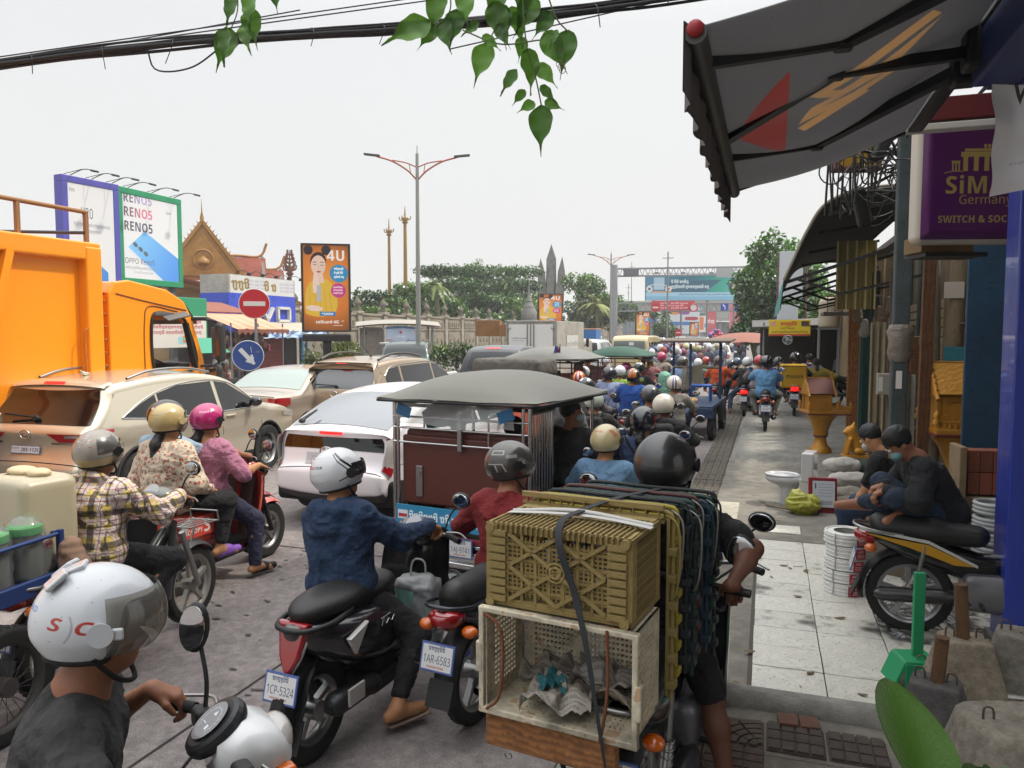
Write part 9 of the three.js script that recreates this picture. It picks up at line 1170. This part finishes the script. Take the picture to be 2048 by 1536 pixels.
const st=thing('goods_stack','stack of terracotta tiles, cartons and white cable coils by the column','goods',at(1978,1150,6.6).setY(0),.1);for(let i=0;i<5;i++)mk('cable_coil',[0,1,2].map((k)=>to(.15,.02,.02,.06+i*.13+k*.035,0,Math.PI/2,0,0,24,6)),mat('#aeb0b0',{r:.45}),st);for(let i=0;i<8;i++)mk('brick',[rb(.1,.2,.16,.008,-.08+(i%4)*.105,.78+Math.floor(i/4)*.205,-.3)],mat(pick(['#7d4430','#8a4c36','#744030']),{r:.85}),st);mk('carton',[boxUV(rb(.06,1.12,.3,.01,-.19,.56,-.3)),boxUV(rb(.5,.66,.3,.01,.1,.33,-.34))],mat('#9a8568',{r:.85,map:rep(PLAST,1)}),st);
}
{
SEED=91;const kinds=[['carton_box','brown carton','box','#8f7350'],['plastic_tub','grey plastic tub','tub','#5f6466'],['paint_can','pale paint can','can','#a9a69c'],['steel_pipe','rusty upright pipe','pipe','#5c4636'],['plank','worn upright plank','plank','#8a755c'],['corrugated_sheet','bent upright tin sheet','sheet','#8d8a80']];
const spots=[[1745,15,'under the tarpaulin awning by the ochre front'],[1762,13.5,'left of the meter box sheets'],[1788,12,'behind the meter box sheets'],[1822,10.6,'between steel post and grey green door leaf'],[1838,9.6,'just right of the steel post'],[1862,9.4,'behind the two seated men'],[1722,17,'at the foot of the orange brown plywood'],[1885,9.3,'left of the golden roofed spirit house'],[1850,11.5,'deep in shadow beyond the rough plank'],[1775,16,'against the far shutters'],[1950,9.2,'right of the golden roofed spirit house'],[1800,14,'by the dark green door post']];
for(let i=0;i<12;i++){const k=i%6,[n,l,cat,c]=kinds[k],[px,d,wd]=spots[i],q=bk(px,d),h=k>2?rr(1.6,2.7):rr(.3,.6),w=rr(.22,.42),m=mat(c,{map:rep(k===4?WOOD:PLAST,1),r:.85}),t=thing(n,l+' '+wd,cat,[q.x,d>12.4?.13:0,q.z],rr(-.4,.4));
if(k===0){mk('carton',[boxUV(rb(w,h,w,.01,0,h/2,0)),boxUV(rb(w*.8,h*.7,w*.8,.01,.02,h*1.35,0,0,.3))],m,t);mk('tape',[bx(.04,h+.004,w+.006,0,h/2,0)],mat('#6e5434'),t);}else if(k<3){mk('body',[lathe([[0,0],[w*.4,0],[w*.5,h],[w*.46,h],[w*.38,.03]],20)],m,t);mk('rim',[to(w*.49,.012,0,h,0,Math.PI/2)],m,t);}else if(k===3){mk('shaft',[bar([0,0,0],[.15,h,-.1],.03,10),bar([.1,0,.03],[.2,h*.94,-.1],.024,10),bar([-.08,0,.02],[.06,h*.8,-.08],.02,8)],m,t);mk('coupling',[cy(.04,.04,.08,10,.07,h*.5,-.05)],m,t);}else if(k===4)for(let q=0;q<3;q++)mk('board',boxUV(rb(.14,h*rr(.8,1),.03,.004,q*.1-.1,h/2,q*.04,-.04,0,rr(-.04,.04))),m,t);else mk('sheet',sheet((u,v)=>V((u-.5)*w*1.6,v*h,.018*Math.sin(u*w*120)+v*.1),50,6,.003),m,t);}
const hb=thing('hanging_bags','clear bags and coils hanging from the awning frame','bags',[1.9,0,-12.6]);for(let i=0;i<12;i++)mk('bag',sdf([C([0,0,0],[0,.2,0],.09,.05)],{cell:.03,fold:.02}).translate(rr(-.5,.3),rr(1.9,2.5),rr(-3,.3)),mat(pick(['#8c8a84','#6a5c4a','#7a6c58','#9a948a']),{r:.5}),hb);mk('cord',Array.from({length:9},()=>{const x=rr(-.5,.3),z=rr(-3,.3);return bar([x,2.1,z],[x,3.1,z],.006,4);}),BLK,hb);
}
// -- overhead cables, vine, near leaf
{
SEED=14;const ca=thing('cable_bundle','thick sagging bundle of black power cables across the sky','cables',[0,0,0]);const A=at(-60,136,9),B=at(1500,-20,9),ctl=(k)=>{const u=k,p=A.clone().lerp(B,u);p.y+=.05*Math.sin(u*7);return p;};
mk('cable',Array.from({length:9},(_,i)=>{const o=V(0,rr(-.05,.05),rr(-.05,.05));return tube(Array.from({length:16},(_,k)=>ctl(k/15).add(o).add(V(0,rr(-.014,.014),0))),rr(.012,.026),90,5);}),mat('#17161a',{r:.6}),ca);mk('thin_wire',[[-60,128,1080,-30],[-60,122,1010,-30],[-60,132,1500,-20],[900,98,1420,-20],[-60,140,600,20]].map(([a,b,c,d])=>bar(at(a,b,9.1),at(c,d,9.3),.008,5)),mat('#26242a'),ca);mk('tie',Array.from({length:10},(_,i)=>{const p=ctl(.08+i*.09);return tube([p.clone().add(V(0,.07,0)),p.clone().add(V(.06,-.02,.05)),p.clone().add(V(rr(-.1,.1),rr(-.25,-.08),0))],.006,8,4);}),mat('#26242a'),ca);mk('loop',[tube([at(295,100,9),at(310,138,9),at(380,136,9),at(450,88,9)],.01,20,5)],mat('#26242a'),ca);
const leaf=(L,W)=>sheet((u,v)=>{const x=(u-.5)*2,w=v<.72?Math.pow(Math.sin(Math.PI*Math.min(1,v/.78)**.75),.8):.55*Math.pow(1-v,1.5)*2.2;return V(x*W*Math.max(w,.03),-v*L,.25*W*x*x-.18*L*v*v+.006*Math.sin(v*20)*x);},8,14),LG=leaf(.2,.05),LM=[0,1,2].map((i)=>mat(['#4f7a1c','#436c1c','#5c8a24'][i],{r:.5,transmission:.4,side:THREE.DoubleSide,bumpMap:BUMP,bumpScale:.001}));
const vine=thing('hanging_vine','hanging vine with pointed green leaves at the top of the picture','vine',[0,0,0]),D=2.6,q=(x,y,d=D)=>at(x,y,d);
const Ls=[[455,55,.8,.2],[470,-10,.7,.3],[500,20,.9,-.2],[462,58,1,.35],[540,-40,.7,-.2],[505,-20,.9,0],[880,-20,1,.2],[915,20,.9,.2],[860,45,1.15,1.1],[870,50,.7,.6],[885,40,.8,-.3],[930,-20,.9,-.1],[985,5,1,-.3],[1000,10,.8,-.2],[1020,15,.9,-.3],[960,45,.55,1.2],[995,50,.6,-.5],[975,88,1,.3],[1070,-5,1,.5],[1100,25,.8,.6],[1115,60,.4,.4],[1090,65,1.0,-.5],[1135,62,1.05,.15],[1045,75,.6,.2],[1055,98,.95,-.1],[1035,140,.65,.7],[1075,130,.7,-.7],[1050,180,.45,.7],[1080,172,.5,-.8],[1068,205,.5,1.0],[1090,203,.5,-1.1],[1083,212,1.1,.0],[965,72,.5,-.9],[1000,-30,.9,.3],[1045,-30,.9,.1],[490,45,.8,-.3]];
Ls.forEach(([x,y,s,a],i)=>{const o=mk('leaf',LG,LM[i%3],vine);o.position.copy(q(x,y,D+(i%4)*.03));o.rotation.set(-.1 -(i%3)*.08,YAW+(i%5-2)*.22,-a,'YXZ');o.scale.setScalar(s*.78);});
mk('stem',[[[470,-60],[475,20],[462,58]],[[890,-60],[900,20],[870,55]],[[1045,-60],[1048,40],[1055,100],[1070,150],[1083,212]],[[990,-60],[995,40],[975,88]],[[1085,-40],[1115,40],[1135,62]],[[925,60],[1000,88],[1080,80]]].map((l)=>tube(l.map(([x,y])=>q(x,y)),.0025,24,4)),mat('#5a6a3a'),vine);mk('tendril',[tube(Array.from({length:30},(_,i)=>q(1118+Math.cos(i*.6)*7+i*.3,125+Math.sin(i*.6)*8+i*.6)),.0012,60,4)],mat('#7a6a4a'),vine);
const nl=thing('plant','large soft green leaf close to the lens at lower right','plant',at(1880,1610,.62));const LB=at(1868,1625,.6),LT=at(1806,1372,.63),ld=LT.clone().sub(LB),ls=V(Math.cos(YAW),0,-Math.sin(YAW)).addScaledVector(ld.clone().normalize(),-.5).normalize(),lf=V(Math.sin(YAW),.2,Math.cos(YAW));mk('leaf',sheet((u,v)=>{const x=(u-.5)*2,w=Math.pow(Math.sin(Math.PI*Math.pow(v*.98+.01,1.35)),.55);return LB.clone().addScaledVector(ld,v).addScaledVector(ls,x*.034*w).addScaledVector(lf,.014*x*x*w-.02*v*v).sub(nl.position);},12,24,.0008),LM[0],nl);const b2=mk('leaf',leaf(.14,.03),LM[1],nl);b2.position.copy(at(1890,1545,.6).sub(nl.position));b2.rotation.set(.3,YAW,1.5,'YXZ');b2.scale.setScalar(.42);mk('stem',[bar([0,-.35,0],[0,.01,0],.003)],mat('#4a6a2a'),nl);
}
renderer.render(scene,camera);
